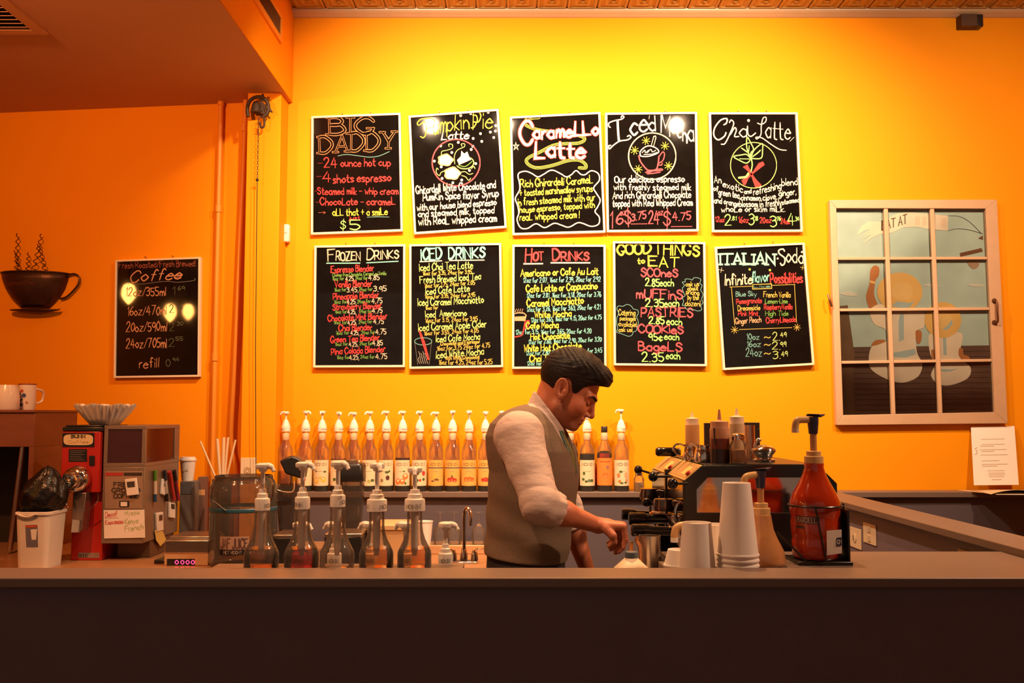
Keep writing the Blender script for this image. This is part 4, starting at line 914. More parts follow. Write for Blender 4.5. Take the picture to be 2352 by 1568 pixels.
# ---------------------------------------------------------------- steel coffee dispenser grinder
YD = 4.10; YD2 = 4.52
def D(u, v, dy=0.0): q = P(u, v, YD); return Vector((q.x, YD + dy, q.z))
xa, xb = D(235, 1130).x, D(331, 1130).x
za, zb2, zc2 = D(0, 1248).z, D(0, 1072).z, D(0, 977).z
TAUP = mat('taupe_metal_case', (0.26, 0.19, 0.14), 0.38, metal=0.3, var=0.06)
g = thing('coffee_dispenser', 'boxy taupe steel coffee grinder with clear hoppers and stuck-on timers', 'grinder', ((xa + xb) / 2, YD + 0.2, ZK))
MB().bb((xa, YD, za), (xb, YD2, zb2)).build('case', TAUP, g, bev=0.003)
MB().bb((xa + 0.03, YD + 0.10, ZK), (xb - 0.005, YD2 - 0.03, za)).build('stand', mat('stand_brown', (0.13, 0.07, 0.04), 0.5), g, bev=0.003)
HOP = mat('smoked_hopper', (0.06, 0.016, 0.012), 0.12, var=0.4, scale=8)
fwd = 0.016
for (p0, p1) in (((xa, YD, zb2), (xb, YD2, zb2 + fwd)), ((xa, YD, zc2 - fwd), (xb, YD2, zc2)), ((xa, YD, zb2 + fwd), (xa + fwd, YD + fwd, zc2 - fwd)), ((xb - fwd, YD, zb2 + fwd), (xb, YD + fwd, zc2 - fwd)), ((xb - fwd, YD2 - fwd * 4, zb2 + fwd), (xb, YD2, zc2 - fwd)), ((xa, YD2 - fwd, zb2 + fwd), (xa + fwd, YD2, zc2 - fwd))):
    MB().bb(p0, p1).build('hopper_frame', TAUP, g, bev=0.0015)
MB().bb((xa + 0.005, YD + 0.004, zb2 + 0.01), (xb - 0.004, YD2 - 0.02, zc2 - 0.008)).build('hopper_window', HOP, g, bev=0.002)
fp = [D(*p, -0.002) for p in ((241, 1082), (328, 1082), (328, 1168), (241, 1168))]
pl = MB().hexa(fp, [p + Vector((0, 0.003, 0)) for p in fp]).build('front_plate', mat('front_plate_tan', (0.32, 0.21, 0.14), 0.4), g, bev=0.001)
for (u0, u1, c) in ((243, 283, (0.45, 0.04, 0.03)), (285, 327, (0.05, 0.03, 0.025))):
    q = [D(*p, -0.003) for p in ((u0, 1085), (u1, 1085), (u1, 1092), (u0, 1092))]
    MB().add(q, [(0, 1, 2, 3)]).build('stripe', mat('stripe_%d' % u0, c, 0.4), pl, smooth=0)
mb = MB()
for t, y, x0_, x1_ in (('FRESH', 1117, 262, 312), ('GROUND', 1130, 258, 322), ('COFFEE', 1143, 262, 318)): sign(mb, t, x0_, y, x1_, y, 9.5, 2.1, lambda u, v: D(u, v, -0.0032), NY)
mb.build('lettering', INK, pl, smooth=0, fix=False)
q = [D(*p, -0.003) for p in ((275, 1150), (297, 1150), (297, 1164), (275, 1164))]
MB().hexa(q, [p + Vector((0, 0.002, 0)) for p in q]).build('button_bezel', BLACKP, pl, smooth=0)
q = [D(*p, -0.005) for p in ((278, 1152), (293, 1152), (293, 1162), (278, 1162))]
MB().hexa(q, [p + Vector((0, 0.003, 0)) for p in q]).build('button', WHITEP, pl, smooth=0)
SIDE = Plane((xb, 0, 0), (1, 0, 0))
def DS(u, v, o=0.0): return SIDE.hit(u, v, o)
# card with handwriting
g = thing('handwritten_card', 'white card with red and green handwriting stuck on the steel grinder', 'card', D(286, 1235, -0.004))
q = [D(*p, -0.004) for p in ((239, 1171), (332, 1170), (334, 1234), (240, 1236))]
MB().hexa(q, [p + Vector((0, 0.002, 0)) for p in q]).build('sheet', PAPER, g, smooth=0)
for t, x0_, y, x1_, y2, cp, c in (('Decaf', 243, 1187, 270, 1184, 11, 'red'), ('Espresso', 243, 1203, 284, 1200, 8, 'red'), ('Mystic', 288, 1182, 322, 1180, 9, 'pale'), ('Kenya', 288, 1203, 318, 1200, 12, 'pale'), ('French', 288, 1220, 330, 1214, 13, 'pale')):
    mb = MB(); sign(mb, t, x0_, y, x1_, y2, cp, 1.2, lambda u, v: D(u, v, -0.0047), NY, jit=0.05); mb.build('lettering', CH[c], g, smooth=0, fix=False)
mb = MB(); ribbon(mb, [D(243, 1190, -0.0047), D(273, 1188, -0.0047)], 0.002, Vector((1, 0, 0)), Vector((0, 0, 1)), NY); ribbon(mb, [D(243, 1203, -0.0047), D(284, 1201, -0.0047)], 0.002, Vector((1, 0, 0)), Vector((0, 0, 1)), NY)
mb.build('underline', CH['red'], g, smooth=0, fix=False)
# timers
LCD = mat('timer_lcd', (0.07, 0.055, 0.04), 0.25)
def timer(label, f, pts, scr, n):
    q = [f(*p, 0.0) for p in pts]; c = sum(q, Vector()) / 4
    g = thing('kitchen_timer', label, 'timer', c, 'white kitchen timers stuck on the grinder')
    MB().hexa([p + n * 0.010 for p in q], [p + n * 0.0005 for p in q]).build('case', WHITEP, g, bev=0.002)
    q = [f(*p, 0.0) + n * 0.0108 for p in scr]
    MB().add(q, [(0, 1, 2, 3)]).build('screen', LCD, g, smooth=0)
timer('square white timer on the front of the steel grinder', lambda u, v, o: D(u, v, -0.004), [(289, 1100), (316, 1097), (321, 1135), (294, 1138)], [(294, 1106), (312, 1104), (313, 1117), (296, 1119)], NY)
NX = Vector((1, 0, 0))
timer('white timer beside the red marker on the grinder side', DS, [(369, 1099), (380, 1102), (376, 1138), (366, 1134)], [(373, 1103), (379, 1105), (377, 1118), (371, 1116)], NX)
timer('white timer below the markers on the grinder side', DS, [(385, 1153), (398, 1155), (398, 1190), (385, 1188)], [(388, 1156), (396, 1158), (396, 1169), (388, 1168)], NX)
timer('lowest white timer holding a yellow note on the grinder side', DS, [(354, 1178), (370, 1175), (371, 1217), (356, 1221)], [(360, 1183), (368, 1181), (368, 1194), (360, 1196)], NX)
q = [DS(*p, 0.006) for p in ((355, 1218), (371, 1214), (382, 1240), (368, 1254), (358, 1240))]
MB().prism(q, (0.001, 0, 0)).build('sticky_note', mat('yellow_note', (0.72, 0.52, 0.14), 0.7), None, smooth=0)
tag(bpy.data.objects['sticky_note'], 'curling yellow paper note hanging below the lowest timer', 'note')
# markers on the side
def marker(label, u, v0, v1, lean, col, cap):
    a, b_ = DS(u, v0, 0.012), DS(u + lean, v1, 0.012)
    g = thing('marker_pen', label, 'marker', b_, 'marker pens held on the side of the grinder')
    m1 = a.lerp(b_, 0.32); m2 = a.lerp(b_, 0.75)
    MB().tube([a, m1], 0.009, 12).build('cap', mat('marker_' + cap[0], cap[1], 0.35), g)
    MB().tube([m1, m2], 0.008, 12).build('barrel', mat('marker_barrel_' + col[0], col[1], 0.4), g)
    MB().tube([m2, b_], 0.0085, 12).build('end_plug', mat('marker_end_' + cap[0], col[2], 0.35), g)
marker('marker pen with green cap and blue end on the grinder side', 356, 1080, 1152, 0, ('white', (0.75, 0.6, 0.45), (0.03, 0.08, 0.16)), ('green', (0.10, 0.26, 0.03)))
marker('thick black marker pen between two others on the grinder side', 378, 1080, 1150, 5, ('black', (0.5, 0.42, 0.36), (0.012, 0.01, 0.01)), ('navy', (0.03, 0.03, 0.05)))
marker('leaning red marker pen on the grinder side', 389, 1083, 1148, 11, ('red', (0.55, 0.04, 0.03), (0.45, 0.03, 0.03)), ('red', (0.50, 0.03, 0.02)))
marker('dark crimson marker pen near the back edge of the grinder', 400, 1080, 1148, 10, ('crimson', (0.25, 0.02, 0.04), (0.30, 0.02, 0.05)), ('black', (0.015, 0.012, 0.012)))
# ---------------------------------------------------------------- paper coffee filters
xf = XU(236, YD + 0.09); zf = zc2
g = thing('coffee_filters', 'stack of fluted white paper coffee filters on top of the steel grinder', 'filters', (xf, YD + 0.09, zf))
r0, r1 = 32 * (YD + 0.09) / F, 64 * (YD + 0.09) / F; hf = ZV(932, YD + 0.09) - zf
def flute(p, a):
    r = math.hypot(p.x, p.y); k_ = 1 + 0.055 * math.sin(a * 26) * min(1, max(0, (p.z) / hf * 1.4))
    return Vector((p.x * k_, p.y * k_, p.z + 0.004 * math.sin(a * 7) * (p.z / hf)))
for i in range(5):
    dz = i * 0.0035; o = MB().lathe([(0.0, 0.001 + dz), (r0 * 0.97, 0.001 + dz), (r0 + (r1 - r0) * 0.35, hf * 0.35 + dz * .6), (r0 + (r1 - r0) * 0.7, hf * 0.7 + dz * .3), (r1 - i * 0.001, hf + dz * .4)], (xf, YD + 0.09, zf), 156, warp=flute).build('filter', PAPER, g, smooth=60)

# ---------------------------------------------------------------- digital scale
YQ = 3.98
def Q(u, v, dy=0.0): q = P(u, v, YQ); return Vector((q.x, YQ + dy, q.z))
xa, xb = Q(381, 1130).x, Q(482, 1130).x
g = thing('digital_scale', 'steel kitchen scale with a glowing red digital display', 'scale', ((xa + xb) / 2, YQ + 0.1, ZK))
MB().bb((xa, YQ, ZK), (xb, YQ + 0.22, Q(0, 1268).z)).build('body', mat('scale_cream', (0.55, 0.34, 0.18), 0.4), g, bev=0.003)
MB().bb((xa + 0.001, YQ - 0.003, Q(0, 1270).z), (xb, YQ + 0.22, Q(0, 1240).z)).build('platform_skirt', STEEL, g, bev=0.004)
MB().bb((xa + 0.012, YQ + 0.02, Q(0, 1240).z), (xb - 0.004, YQ + 0.20, Q(0, 1233).z)).build('platform', STEEL, g, bev=0.003)
dsp = MB().bb((Q(388, 1130).x, YQ - 0.002, ZK + 0.002), (Q(451, 1130).x, YQ + 0.01, Q(0, 1283).z)).build('display', BLACKP, g, smooth=0)
mb = MB()
for i, u in enumerate((403, 416, 428, 440)):
    sign(mb, '0', u, 1295, u + 7, 1295, 9, 1.3, lambda u, v: Q(u, v, -0.0026), NY)
mb.build('digits', mat('red_led', (0.9, 0.05, 0.1), 0.5, emit=(1.0, 0.03, 0.12), estr=5.0), dsp, smooth=0, fix=False)
MB().bb((xa - 0.06, YQ + 0.05, ZK), (xa - 0.001, YQ + 0.21, ZK + 0.016)).build('cable_block', BLACKP, g, bev=0.003)

# ---------------------------------------------------------------- small things by the post
yb = 4.55
g = thing('napkin_box', 'small grey box behind the steel grinder with a paper cup on top', 'box', (XU(430, yb), yb + 0.05, ZK))
zbx = ZV(1105, yb)
MB().bb((XU(413, yb), yb, ZK), (XU(449, yb), yb + 0.10, zbx)).build('carton', mat('grey_carton', (0.17, 0.14, 0.12), 0.6), g, bev=0.002)
MB().bb((XU(418, yb), yb - 0.002, ZV(1134, yb)), (XU(442, yb), yb, ZV(1108, yb))).build('panel', mat('grey_carton_panel', (0.12, 0.12, 0.13), 0.5), g, smooth=0)
xu = XU(430, yb + 0.05); hcu = ZV(1056, yb + 0.05) - zbx
g = thing('lidded_cup', 'white takeaway cup with lid standing on the small grey box', 'cup', (xu, yb + 0.05, zbx))
MB().lathe([(0, 0), (0.027, 0), (0.037, hcu), (0.0, hcu)], (xu, yb + 0.05, zbx), 28).build('cup', CUPW, g)
MB().lathe([(0.038, hcu - 0.004), (0.040, hcu - 0.003), (0.040, hcu + 0.004), (0.036, hcu + 0.006), (0.034, hcu + 0.014), (0.030, hcu + 0.015), (0, hcu + 0.011)], (xu, yb + 0.05, zbx), 28).build('lid', WHITEP, g)
mb = MB()
ribbon(mb, [Vector((xu - 0.012 + 0.024 * i / 9, yb + 0.05 - 0.0325, zbx + hcu * 0.5 + 0.004 * math.sin(i * 2))) for i in range(10)], 0.003, Vector((1, 0, 0)), Vector((0, 0, 1)), NY)
mb.build('print', mat('cup_print', (0.5, 0.38, 0.28), 0.5), g, smooth=0, fix=False)
g = thing('spice_carton', 'tiny upright carton with pale label beside the grey box', 'carton', (XU(462, 4.6), 4.62, ZK))
MB().bb((XU(454, 4.6), 4.6, ZK), (XU(471, 4.6), 4.65, ZV(1095, 4.6))).build('carton', mat('dark_carton', (0.16, 0.09, 0.07), 0.6), g, bev=0.001)
MB().bb((XU(454.5, 4.6), 4.599, ZV(1137, 4.6)), (XU(470.5, 4.6), 4.6, ZV(1124, 4.6))).build('label', mat('carton_label', (0.55, 0.32, 0.15), 0.6), g, smooth=0)
# outlet plate on the post with emblem
g = thing('wall_plate', 'cream switch plate with round emblem low on the post', 'wall plate', (XU(570, YP), YP, ZV(1096, YP)))
MB().bb((XU(552, YP), YP - 0.007, ZV(1096, YP)), (XU(588, YP), YP, ZV(1051, YP))).build('plate', CREAMP, g, bev=0.002)
mb = MB()
cx_, cz_ = XU(568, YP), ZV(1081, YP)
for r_ in (0.016, 0.008): ribbon(mb, [Vector((cx_ + r_ * math.cos(a), YP - 0.0078, cz_ + r_ * math.sin(a))) for a in [2 * math.pi * i / 20 for i in range(22)]], 0.003, Vector((1, 0, 0)), Vector((0, 0, 1)), NY)
mb.build('emblem', mat('emblem_brown', (0.35, 0.17, 0.07), 0.5), g, smooth=0, fix=False)

# ---------------------------------------------------------------- big plastic jar and the wrapped straws
YJ = 4.02; xj = XU(560, YJ)
rj = 75 * YJ / F; zj = lambda v: ZV(v, YJ - rj * 0.6)
JAR = glassmat('jar_plastic', (0.50, 0.46, 0.43), rough=0.10, refl=1.1, haze=0.05)
g = thing('plastic_jar', 'big clear plastic jar with blue band, bail handle and printed label', 'jar', (xj, YJ, ZK))
MB().lathe([(0, ZK), (rj * 0.93, ZK), (rj * 0.99, ZK + 0.02), (rj * 0.97, ZK + 0.05), (rj, ZK + 0.07), (rj, zj(1172)), (rj * 0.97, zj(1160)), (rj, zj(1148)), (rj, zj(1122)), (rj * 0.90, zj(1106)), (rj * 0.86, zj(1102)), (rj * 0.86, zj(1094)), (rj * 0.83, zj(1094)), (rj * 0.83, zj(1104)), (rj * 0.88, zj(1110))], (xj, YJ, 0), 40).build('vessel', JAR, g)
BLU = mat('blue_band_plastic', (0.02, 0.085, 0.13), 0.35)
MB().lathe([(rj * 0.99, zj(1176)), (rj * 1.012, zj(1174)), (rj * 1.012, zj(1168)), (rj * 0.99, zj(1166))], (xj, YJ, 0), 40).build('blue_band', BLU, g)
hp = [P(u, v, YJ - rj * 1.02) for u, v in ((489, 1118), (486, 1132), (486, 1148), (500, 1158), (519, 1173))]
MB().tube(hp, 0.0028, 6).build('bail_handle', CHROME, g)
hp = [P(u, v, YJ - rj * 1.02) for u, v in ((628, 1112), (626, 1136), (622, 1150))]
MB().tube(hp, 0.0028, 6).build('bail_handle', CHROME, g)
def onjar(u, v, o=0.0015):
    q = P(u, v, YJ - rj); s_ = max(-0.98, min(0.98, (q.x - xj) / rj)); R_ = rj + o
    return Vector((xj + R_ * s_, YJ - R_ * math.sqrt(1 - s_ * s_), q.z))
def patch(f, u0, u1, v0, v1, n=8):
    mb = MB(); vs = []
    for i in range(n + 1): vs += [f(u0 + (u1 - u0) * i / n, v0), f(u0 + (u1 - u0) * i / n, v1)]
    return mb.add(vs, [(2 * i, 2 * i + 1, 2 * i + 3, 2 * i + 2) for i in range(n)])
lab = patch(onjar, 504, 570, 1232, 1262).build('label', mat('jar_label_tan', (0.36, 0.22, 0.16), 0.5), g)
patch(onjar, 503, 571, 1262, 1275).build('label_band', BLACKP, g)
mb = MB(); sign(mb, 'JAF JUICE', 507, 1259, 567, 1259, 22, 2.6, lambda u, v: onjar(u, v, 0.0022), NY); mb.build('lettering', mat('jar_print', (0.10, 0.05, 0.04), 0.5), lab, smooth=0, fix=False)
mb = MB(); sign(mb, 'NET WEIGHT', 513, 1272, 555, 1272, 7, 1.1, lambda u, v: onjar(u, v, 0.0022), NY); mb.build('lettering', mat('jar_print_pale', (0.4, 0.3, 0.24), 0.5), lab, smooth=0, fix=False)
g = thing('straw_tumbler', 'dark tumbler behind the plastic jar holding wrapped straws', 'tumbler', (XU(510, 4.42), 4.42, ZK))
xt_ = XU(510, 4.42); zt_ = ZV(1100, 4.42)
MB().lathe([(0, ZK), (0.035, ZK), (0.045, zt_), (0.042, zt_), (0.032, ZK + 0.01), (0, ZK + 0.01)], (xt_, 4.42, 0), 24).build('wall', mat('smoke_tumbler', (0.05, 0.035, 0.03), 0.25), g)
STR = mat('straw_paper', (0.80, 0.60, 0.38), 0.6, var=0.04)
for (u0, v0, u1, v1, r, lab) in ((460, 1013, 505, 1120, 0.0045, 'thin straw leaning far toward the steel grinder'), (499, 1007, 508, 1125, 0.0075, 'thick wrapped straw standing nearly upright'), (514, 1004, 511, 1125, 0.0080, 'thickest wrapped straw in the middle of the bunch'), (524, 1004, 513, 1125, 0.0055, 'slim straw just behind the thickest one'), (541, 1010, 515, 1120, 0.0048, 'thin straw leaning toward the post')):
    a = P(u0, v0, 4.42); c_ = P(u1, v1, 4.42); b_ = a.lerp(c_, 1.0)
    o = MB().tube([b_, a], r, 10).build('wrapped_straw', STR)
    tag(o, lab + ', in the dark tumbler', 'straw', 'paper wrapped straws')
# ================================================================== PUMPS, SYRUP BOTTLES
PUMPW = mat('pump_white', (0.85, 0.76, 0.66), 0.38, var=0.02)
def pump_parts(parent, c, s, rc, ang, stem, kind=0, seg=24):
    """dispensing pump standing on a bottle mouth at c; rc collar radius, s scale, stem length, ang spout direction"""
    x, y, z = c
    if kind == 0:
        col = [(0, 0), (rc, 0), (rc, 0.020 * s), (rc * 0.96, 0.024 * s), (rc * 0.72, 0.026 * s), (rc * 0.70, 0.034 * s), (rc * 0.5, 0.036 * s), (rc * 0.46, 0.044 * s), (0.0, 0.045 * s)]
    else:
        col = [(0, 0), (rc, 0), (rc, 0.020 * s), (rc * 0.97, 0.025 * s), (rc * 0.75, 0.040 * s), (rc * 0.40, 0.058 * s), (0.0, 0.060 * s)]
    cl = MB().lathe(col, c, seg).build('pump_collar', PUMPW, parent)
    zs = z + col[-1][1] - 0.002; zt = z + stem
    MB().tube([(x, y, zs), (x, y, zt)], 0.0045 * s, 12).build('pump_stem', PUMPW, parent)
    hd = MB().lathe([(0, -0.004 * s), (0.008 * s, -0.004 * s), (0.009 * s, 0.0), (0.0150 * s, 0.002 * s), (0.0160 * s, 0.006 * s), (0.0155 * s, 0.011 * s), (0.010 * s, 0.0135 * s), (0, 0.014 * s)], (x, y, zt), seg)
    d = Vector((math.cos(ang), math.sin(ang), 0))
    p0 = Vector((x, y, zt + 0.007 * s))
    hd.tube(catmull([tuple(p0), tuple(p0 + d * 0.014 * s + Vector((0, 0, 0.0015 * s))), tuple(p0 + d * 0.022 * s - Vector((0, 0, 0.002 * s))), tuple(p0 + d * 0.0275 * s - Vector((0, 0, 0.010 * s)))], 4), [0.0065 * s] * 5 + [0.006 * s] * 4 + [0.0045 * s] * 4, 10)
    hd.build('pump_head', PUMPW, parent)
    return cl
def curved_text(parent, txt, cx, cy, R, a0, a1, zb, cap, wt, m, serif=True, name='lettering'):
    mb = MB()
    for st in text_strokes(txt, a0, 0, a1, 0, cap, jit=0.0, serif=serif):
        pass
    for st in text_strokes(txt, 0, 0, 1, 0, cap, jit=0.0, serif=serif):
        pts = []
        for (u, v) in st:
            a = a0 + (a1 - a0) * u
            pts.append(Vector((cx + R * math.cos(a), cy + R * math.sin(a), zb - v)))
        # flat ribbon bent round the cylinder
        n = Vector((math.cos((a0 + a1) / 2), math.sin((a0 + a1) / 2), 0))
        ribbon(mb, pts, wt, Vector((1, 0, 0)), Vector((0, 0, 1)), n)
    return mb.build(name, m, parent, smooth=0, fix=False)
def cyl_patch(cx, cy, R, a0, a1, z0, z1, n=14):
    mb = MB(); vs = []
    for i in range(n + 1):
        a = a0 + (a1 - a0) * i / n
        vs += [(cx + R * math.cos(a), cy + R * math.sin(a), z0), (cx + R * math.cos(a), cy + R * math.sin(a), z1)]
    return mb.add(vs, [(2 * i, 2 * i + 2, 2 * i + 3, 2 * i + 1) for i in range(n)])
def fruit(parent, cx, cy, R, aa, z, r, col, name='fruit', sq=1.0):
    q = []
    for c_, s_ in disc(r, 12):
        a = aa + c_ * 1.0 / R; q.append((cx + R * math.cos(a), cy + R * math.sin(a), z + s_ * sq))
    key = 'print_%02d%02d%02d' % tuple(int(99 * c) for c in col)
    return MB().add(q, [tuple(range(12))]).build(name, mat(key, col, 0.5, var=0.2, scale=90), parent, smooth=0)
SYRB = glassmat('syrup_glass', (0.97, 0.92, 0.84), rough=0.05, refl=0.55, haze=0.05)
LIQS = {'dark': glassmat('syrup_dark_and_base_shade', (0.10, 0.045, 0.03), 0.05), 'amber': glassmat('syrup_amber', (0.80, 0.46, 0.18), 0.05), 'red': glassmat('syrup_red', (0.34, 0.03, 0.015), 0.05), 'clear': glassmat('syrup_clear', (0.88, 0.74, 0.56), 0.05), 'orange': glassmat('syrup_orange', (0.75, 0.24, 0.05), 0.05)}
LABW = mat('syrup_label_cream', (0.78, 0.62, 0.40), 0.5, var=0.03)
LABO = mat('syrup_label_gold', (0.80, 0.42, 0.10), 0.5, var=0.03)
GREY_TXT = mat('label_text', (0.10, 0.06, 0.03), 0.6)
def syrup(u, label, liq='amber', fill=0.17, labm=None, fruits=(), ang=-2.6, pump=True, stripe=False, dark_base=True, capcol=None, ptop=945, yb=None):
    yb = yb or 4.838; x = XU(u, yb); z = ZB
    g = thing('syrup_bottle', label, 'bottle', (x, yb, z), 'flavour syrup bottles on the back ledge')
    R = 0.0385
    prof = [(0, 0), (R * 0.96, 0), (R, 0.004), (R, 0.190), (R * 0.97, 0.203), (R * 0.83, 0.217), (R * 0.56, 0.234), (R * 0.43, 0.25), (R * 0.40, 0.295), (R * 0.36, 0.298)]
    MB().lathe(prof, (x, yb, z), 26).build('glass', SYRB, g)
    lp_ = [(0, 0.003), (R * 0.93, 0.003), (R * 0.95, 0.008), (R * 0.95, min(fill, 0.185))] + ([(R * 0.5, fill)] if fill > 0.19 else []) + [(0, fill)]
    MB().lathe(lp_, (x, yb, z), 26).build('syrup', LIQS[liq], g)
    if dark_base: MB().lathe([(0, 0.0025), (R * 0.94, 0.0025), (R * 0.945, 0.026), (0, 0.026)], (x, yb, z), 26).build('base_shade', LIQS['dark'], g)  # dark plug: the unlit look of the bottle base, put in as colour
    if labm:
        a0, a1 = -math.pi / 2 - 1.25, -math.pi / 2 + 1.25
        z0, z1 = z + 0.028, z + 0.155
        lb = cyl_patch(x, yb, R + 0.0006, a0, a1, z0, z1).build('label', labm, g)
        curved_text(lb, 'MONIN', x, yb, R + 0.0014, -math.pi / 2 - 0.80, -math.pi / 2 + 0.80, z + 0.128, 0.014, 0.0013, GREY_TXT)
        cyl_patch(x, yb, R + 0.0010, -math.pi / 2 - 0.34, -math.pi / 2 + 0.34, z + 0.0985, z + 0.1005, 6).build('fine_print', mat('fine_print_tan', (0.45, 0.33, 0.18), 0.6), lb, smooth=0)
        if stripe: cyl_patch(x, yb, R + 0.0012, a0, a1, z + 0.115, z + 0.119).build('stripe', mat('stripe_blue', (0.06, 0.06, 0.12), 0.5), lb)
        for (da, dz, r, col, sq) in fruits: fruit(lb, x, yb, R + 0.0015, -math.pi / 2 + da, z + dz, r, col, 'fruit_print', sq)
    MB().lathe([(R * 0.41, 0.252), (R * 0.47, 0.255), (R * 0.47, 0.285), (R * 0.42, 0.29)], (x, yb, z), 20).build('neck_label', mat('neck_label_cream', (0.75, 0.52, 0.32), 0.4), g)
    if pump:
        stem = ZV(ptop, yb) - (z + 0.297) - 0.010
        cl = pump_parts(g, (x, yb, z + 0.297), 1.0, 0.0225, ang, stem, 1)
        a = -math.pi / 2 + random.uniform(-0.8, 0.8)
        curved_text(cl, 'MONIN', x, yb, 0.0232, a - 0.62, a + 0.62, z + 0.304, 0.0075, 0.0009, GREY_TXT)
    else:
        MB().lathe([(0, 0.292), (0.0165, 0.292), (0.0165, 0.320), (0.015, 0.322), (0, 0.322)], (x, yb, z), 20).build('screw_cap', BLACKP, g)
    return g
OR_, RD_, GN_, YL_, BR_ = (0.72, 0.18, 0.03), (0.50, 0.04, 0.03), (0.07, 0.12, 0.03), (0.80, 0.50, 0.06), (0.14, 0.06, 0.03)
W_, E_, F_ = math.pi, 0.0, -math.pi / 2
syrup(654, 'first syrup bottle beside the post, half behind the black blender lid', 'clear', 0.10, None, ang=W_ + .25, ptop=946)
syrup(700, 'syrup bottle second from the post, its spout turned away from it', 'red', 0.11, LABW, ((0, .06, .012, RD_, 1),), ang=E_ - .3, ptop=945)
syrup(738, 'syrup bottle with lemons on a cream label', 'dark', 0.09, LABW, ((-.45, .055, .014, YL_, 1), (.45, .06, .014, YL_, 1), (-.55, .10, .006, GN_, .6), (.6, .098, .008, GN_, .6), (0, .07, .006, YL_, 1)), ang=F_ - .2, ptop=945)
syrup(776, 'syrup bottle right behind the pump of the third front bottle', 'amber', 0.16, LABW, ((.5, .06, .010, RD_, 1), (-.3, .06, .008, GN_, 1)), ang=F_ + .5, ptop=947)
syrup(811, 'syrup bottle behind the tall blender jar with long sideways spout', 'amber', 0.15, LABW, ((0, .06, .01, GN_, 1),), ang=W_ + .1, ptop=948)
syrup(848, 'syrup bottle with pale flowers and limes on its label', 'clear', 0.06, LABW, ((-.5, .055, .008, GN_, .8), (.1, .05, .010, (0.45, 0.45, 0.12), .8), (.55, .055, .009, GN_, .8)), ang=W_ + .5, ptop=946)
syrup(886, 'syrup bottle with dark figs and leaves on its label', 'clear', 0.07, LABW, ((.25, .095, .010, GN_, .6), (.35, .068, .010, (0.10, 0.03, 0.03), 1.2), (-.4, .055, .008, (0.25, 0.2, 0.1), 1), (.55, .10, .006, GN_, .8)), ang=F_ - .9, ptop=945)
syrup(924, 'syrup bottle of red liquid with orange fruit on its label', 'red', 0.165, LABW, ((-.5, .05, .015, OR_, 1), (.1, .05, .014, OR_, 1), (.5, .075, .015, OR_, 1), (.3, .10, .006, GN_, .5), (.5, .04, .005, GN_, 1.2)), ang=F_ - .8, ptop=945)
syrup(963, 'syrup bottle with cherries and green leaves on its label', 'clear', 0.08, LABW, ((.3, .105, .006, RD_, 1), (.65, .09, .009, RD_, 1.3), (-.2, .055, .009, GN_, .8), (.2, .056, .006, RD_, 1), (.65, .06, .007, GN_, 1)), ang=F_ - .6, ptop=945)
syrup(1001, 'gold-labelled syrup bottle with a yellow flower and vanilla pods', 'clear', 0.13, LABO, ((-.1, .072, .008, (.6, .5, .05), .7), (.15, .058, .012, BR_, .5), (-.35, .052, .007, BR_, .5)), ang=W_ + .3, stripe=True, ptop=947)
syrup(1039, 'gold-labelled syrup bottle with a heap of strawberries', 'clear', 0.12, LABO, ((-.35, .058, .012, RD_, .9), (0, .062, .012, RD_, .8), (.35, .056, .012, RD_, .8), (0, .076, .005, GN_, .8)), ang=F_ - .2, stripe=True, ptop=944)
syrup(1077, 'gold-labelled syrup bottle with orange peaches', 'clear', 0.12, LABO, ((-.3, .060, .014, (.65, .13, .03), .8), (.1, .062, .014, (.65, .15, .03), .8), (.45, .060, .012, (.65, .13, .03), .8)), ang=F_ - .1, stripe=True, ptop=944)
syrup(1115, 'gold-labelled syrup bottle with raspberries, beside the barista shoulder', 'clear', 0.12, LABO, ((-.3, .058, .010, RD_, .9), (0.05, .060, .011, RD_, 1), (.35, .058, .010, RD_, .9)), ang=F_ + .1, stripe=True, ptop=946)
syrup(1153, 'syrup bottle almost hidden behind the barista shoulder', 'clear', 0.12, LABO, (), ang=F_, stripe=True, ptop=945)
syrup(1311, 'syrup bottle hidden behind the barista chest with white collar showing', 'dark', 0.24, LABW, ((.5, .06, .01, GN_, 1),), ang=F_, ptop=963)
syrup(1349, 'dark syrup bottle with green mint on a cream label', 'dark', 0.19, LABW, ((-.5, .09, .007, GN_, 1.2), (-.6, .06, .008, GN_, .8), (-.2, .05, .008, GN_, .7), (.2, .054, .009, (.12, .2, .12), .8), (.55, .054, .009, GN_, .8)), ang=F_, ptop=956)
g = syrup(1389, 'squat orange-labelled bottle with black screw cap and no pump', 'orange', 0.20, None, pump=False)
x_, y_ = g.location.x, g.location.y
lb = cyl_patch(x_, y_, 0.0392, F_ - 1.35, F_ + 1.35, ZB + 0.03, ZB + 0.165).build('label', mat('orange_label', (0.80, 0.24, 0.04), 0.5), g)
cyl_patch(x_, y_, 0.0398, F_ - .7, F_ + .7, ZB + 0.145, ZB + 0.151, 8).build('fine_print', mat('orange_label_print', (0.5, 0.12, 0.03), 0.5), lb, smooth=0)
fruit(lb, x_, y_, 0.04, F_ + .3, ZB + .12, .008, (.35, .15, .12), 'label_print', 1); fruit(lb, x_, y_, 0.04, F_, ZB + .08, .016, (.65, .16, .03), 'label_print', .8)
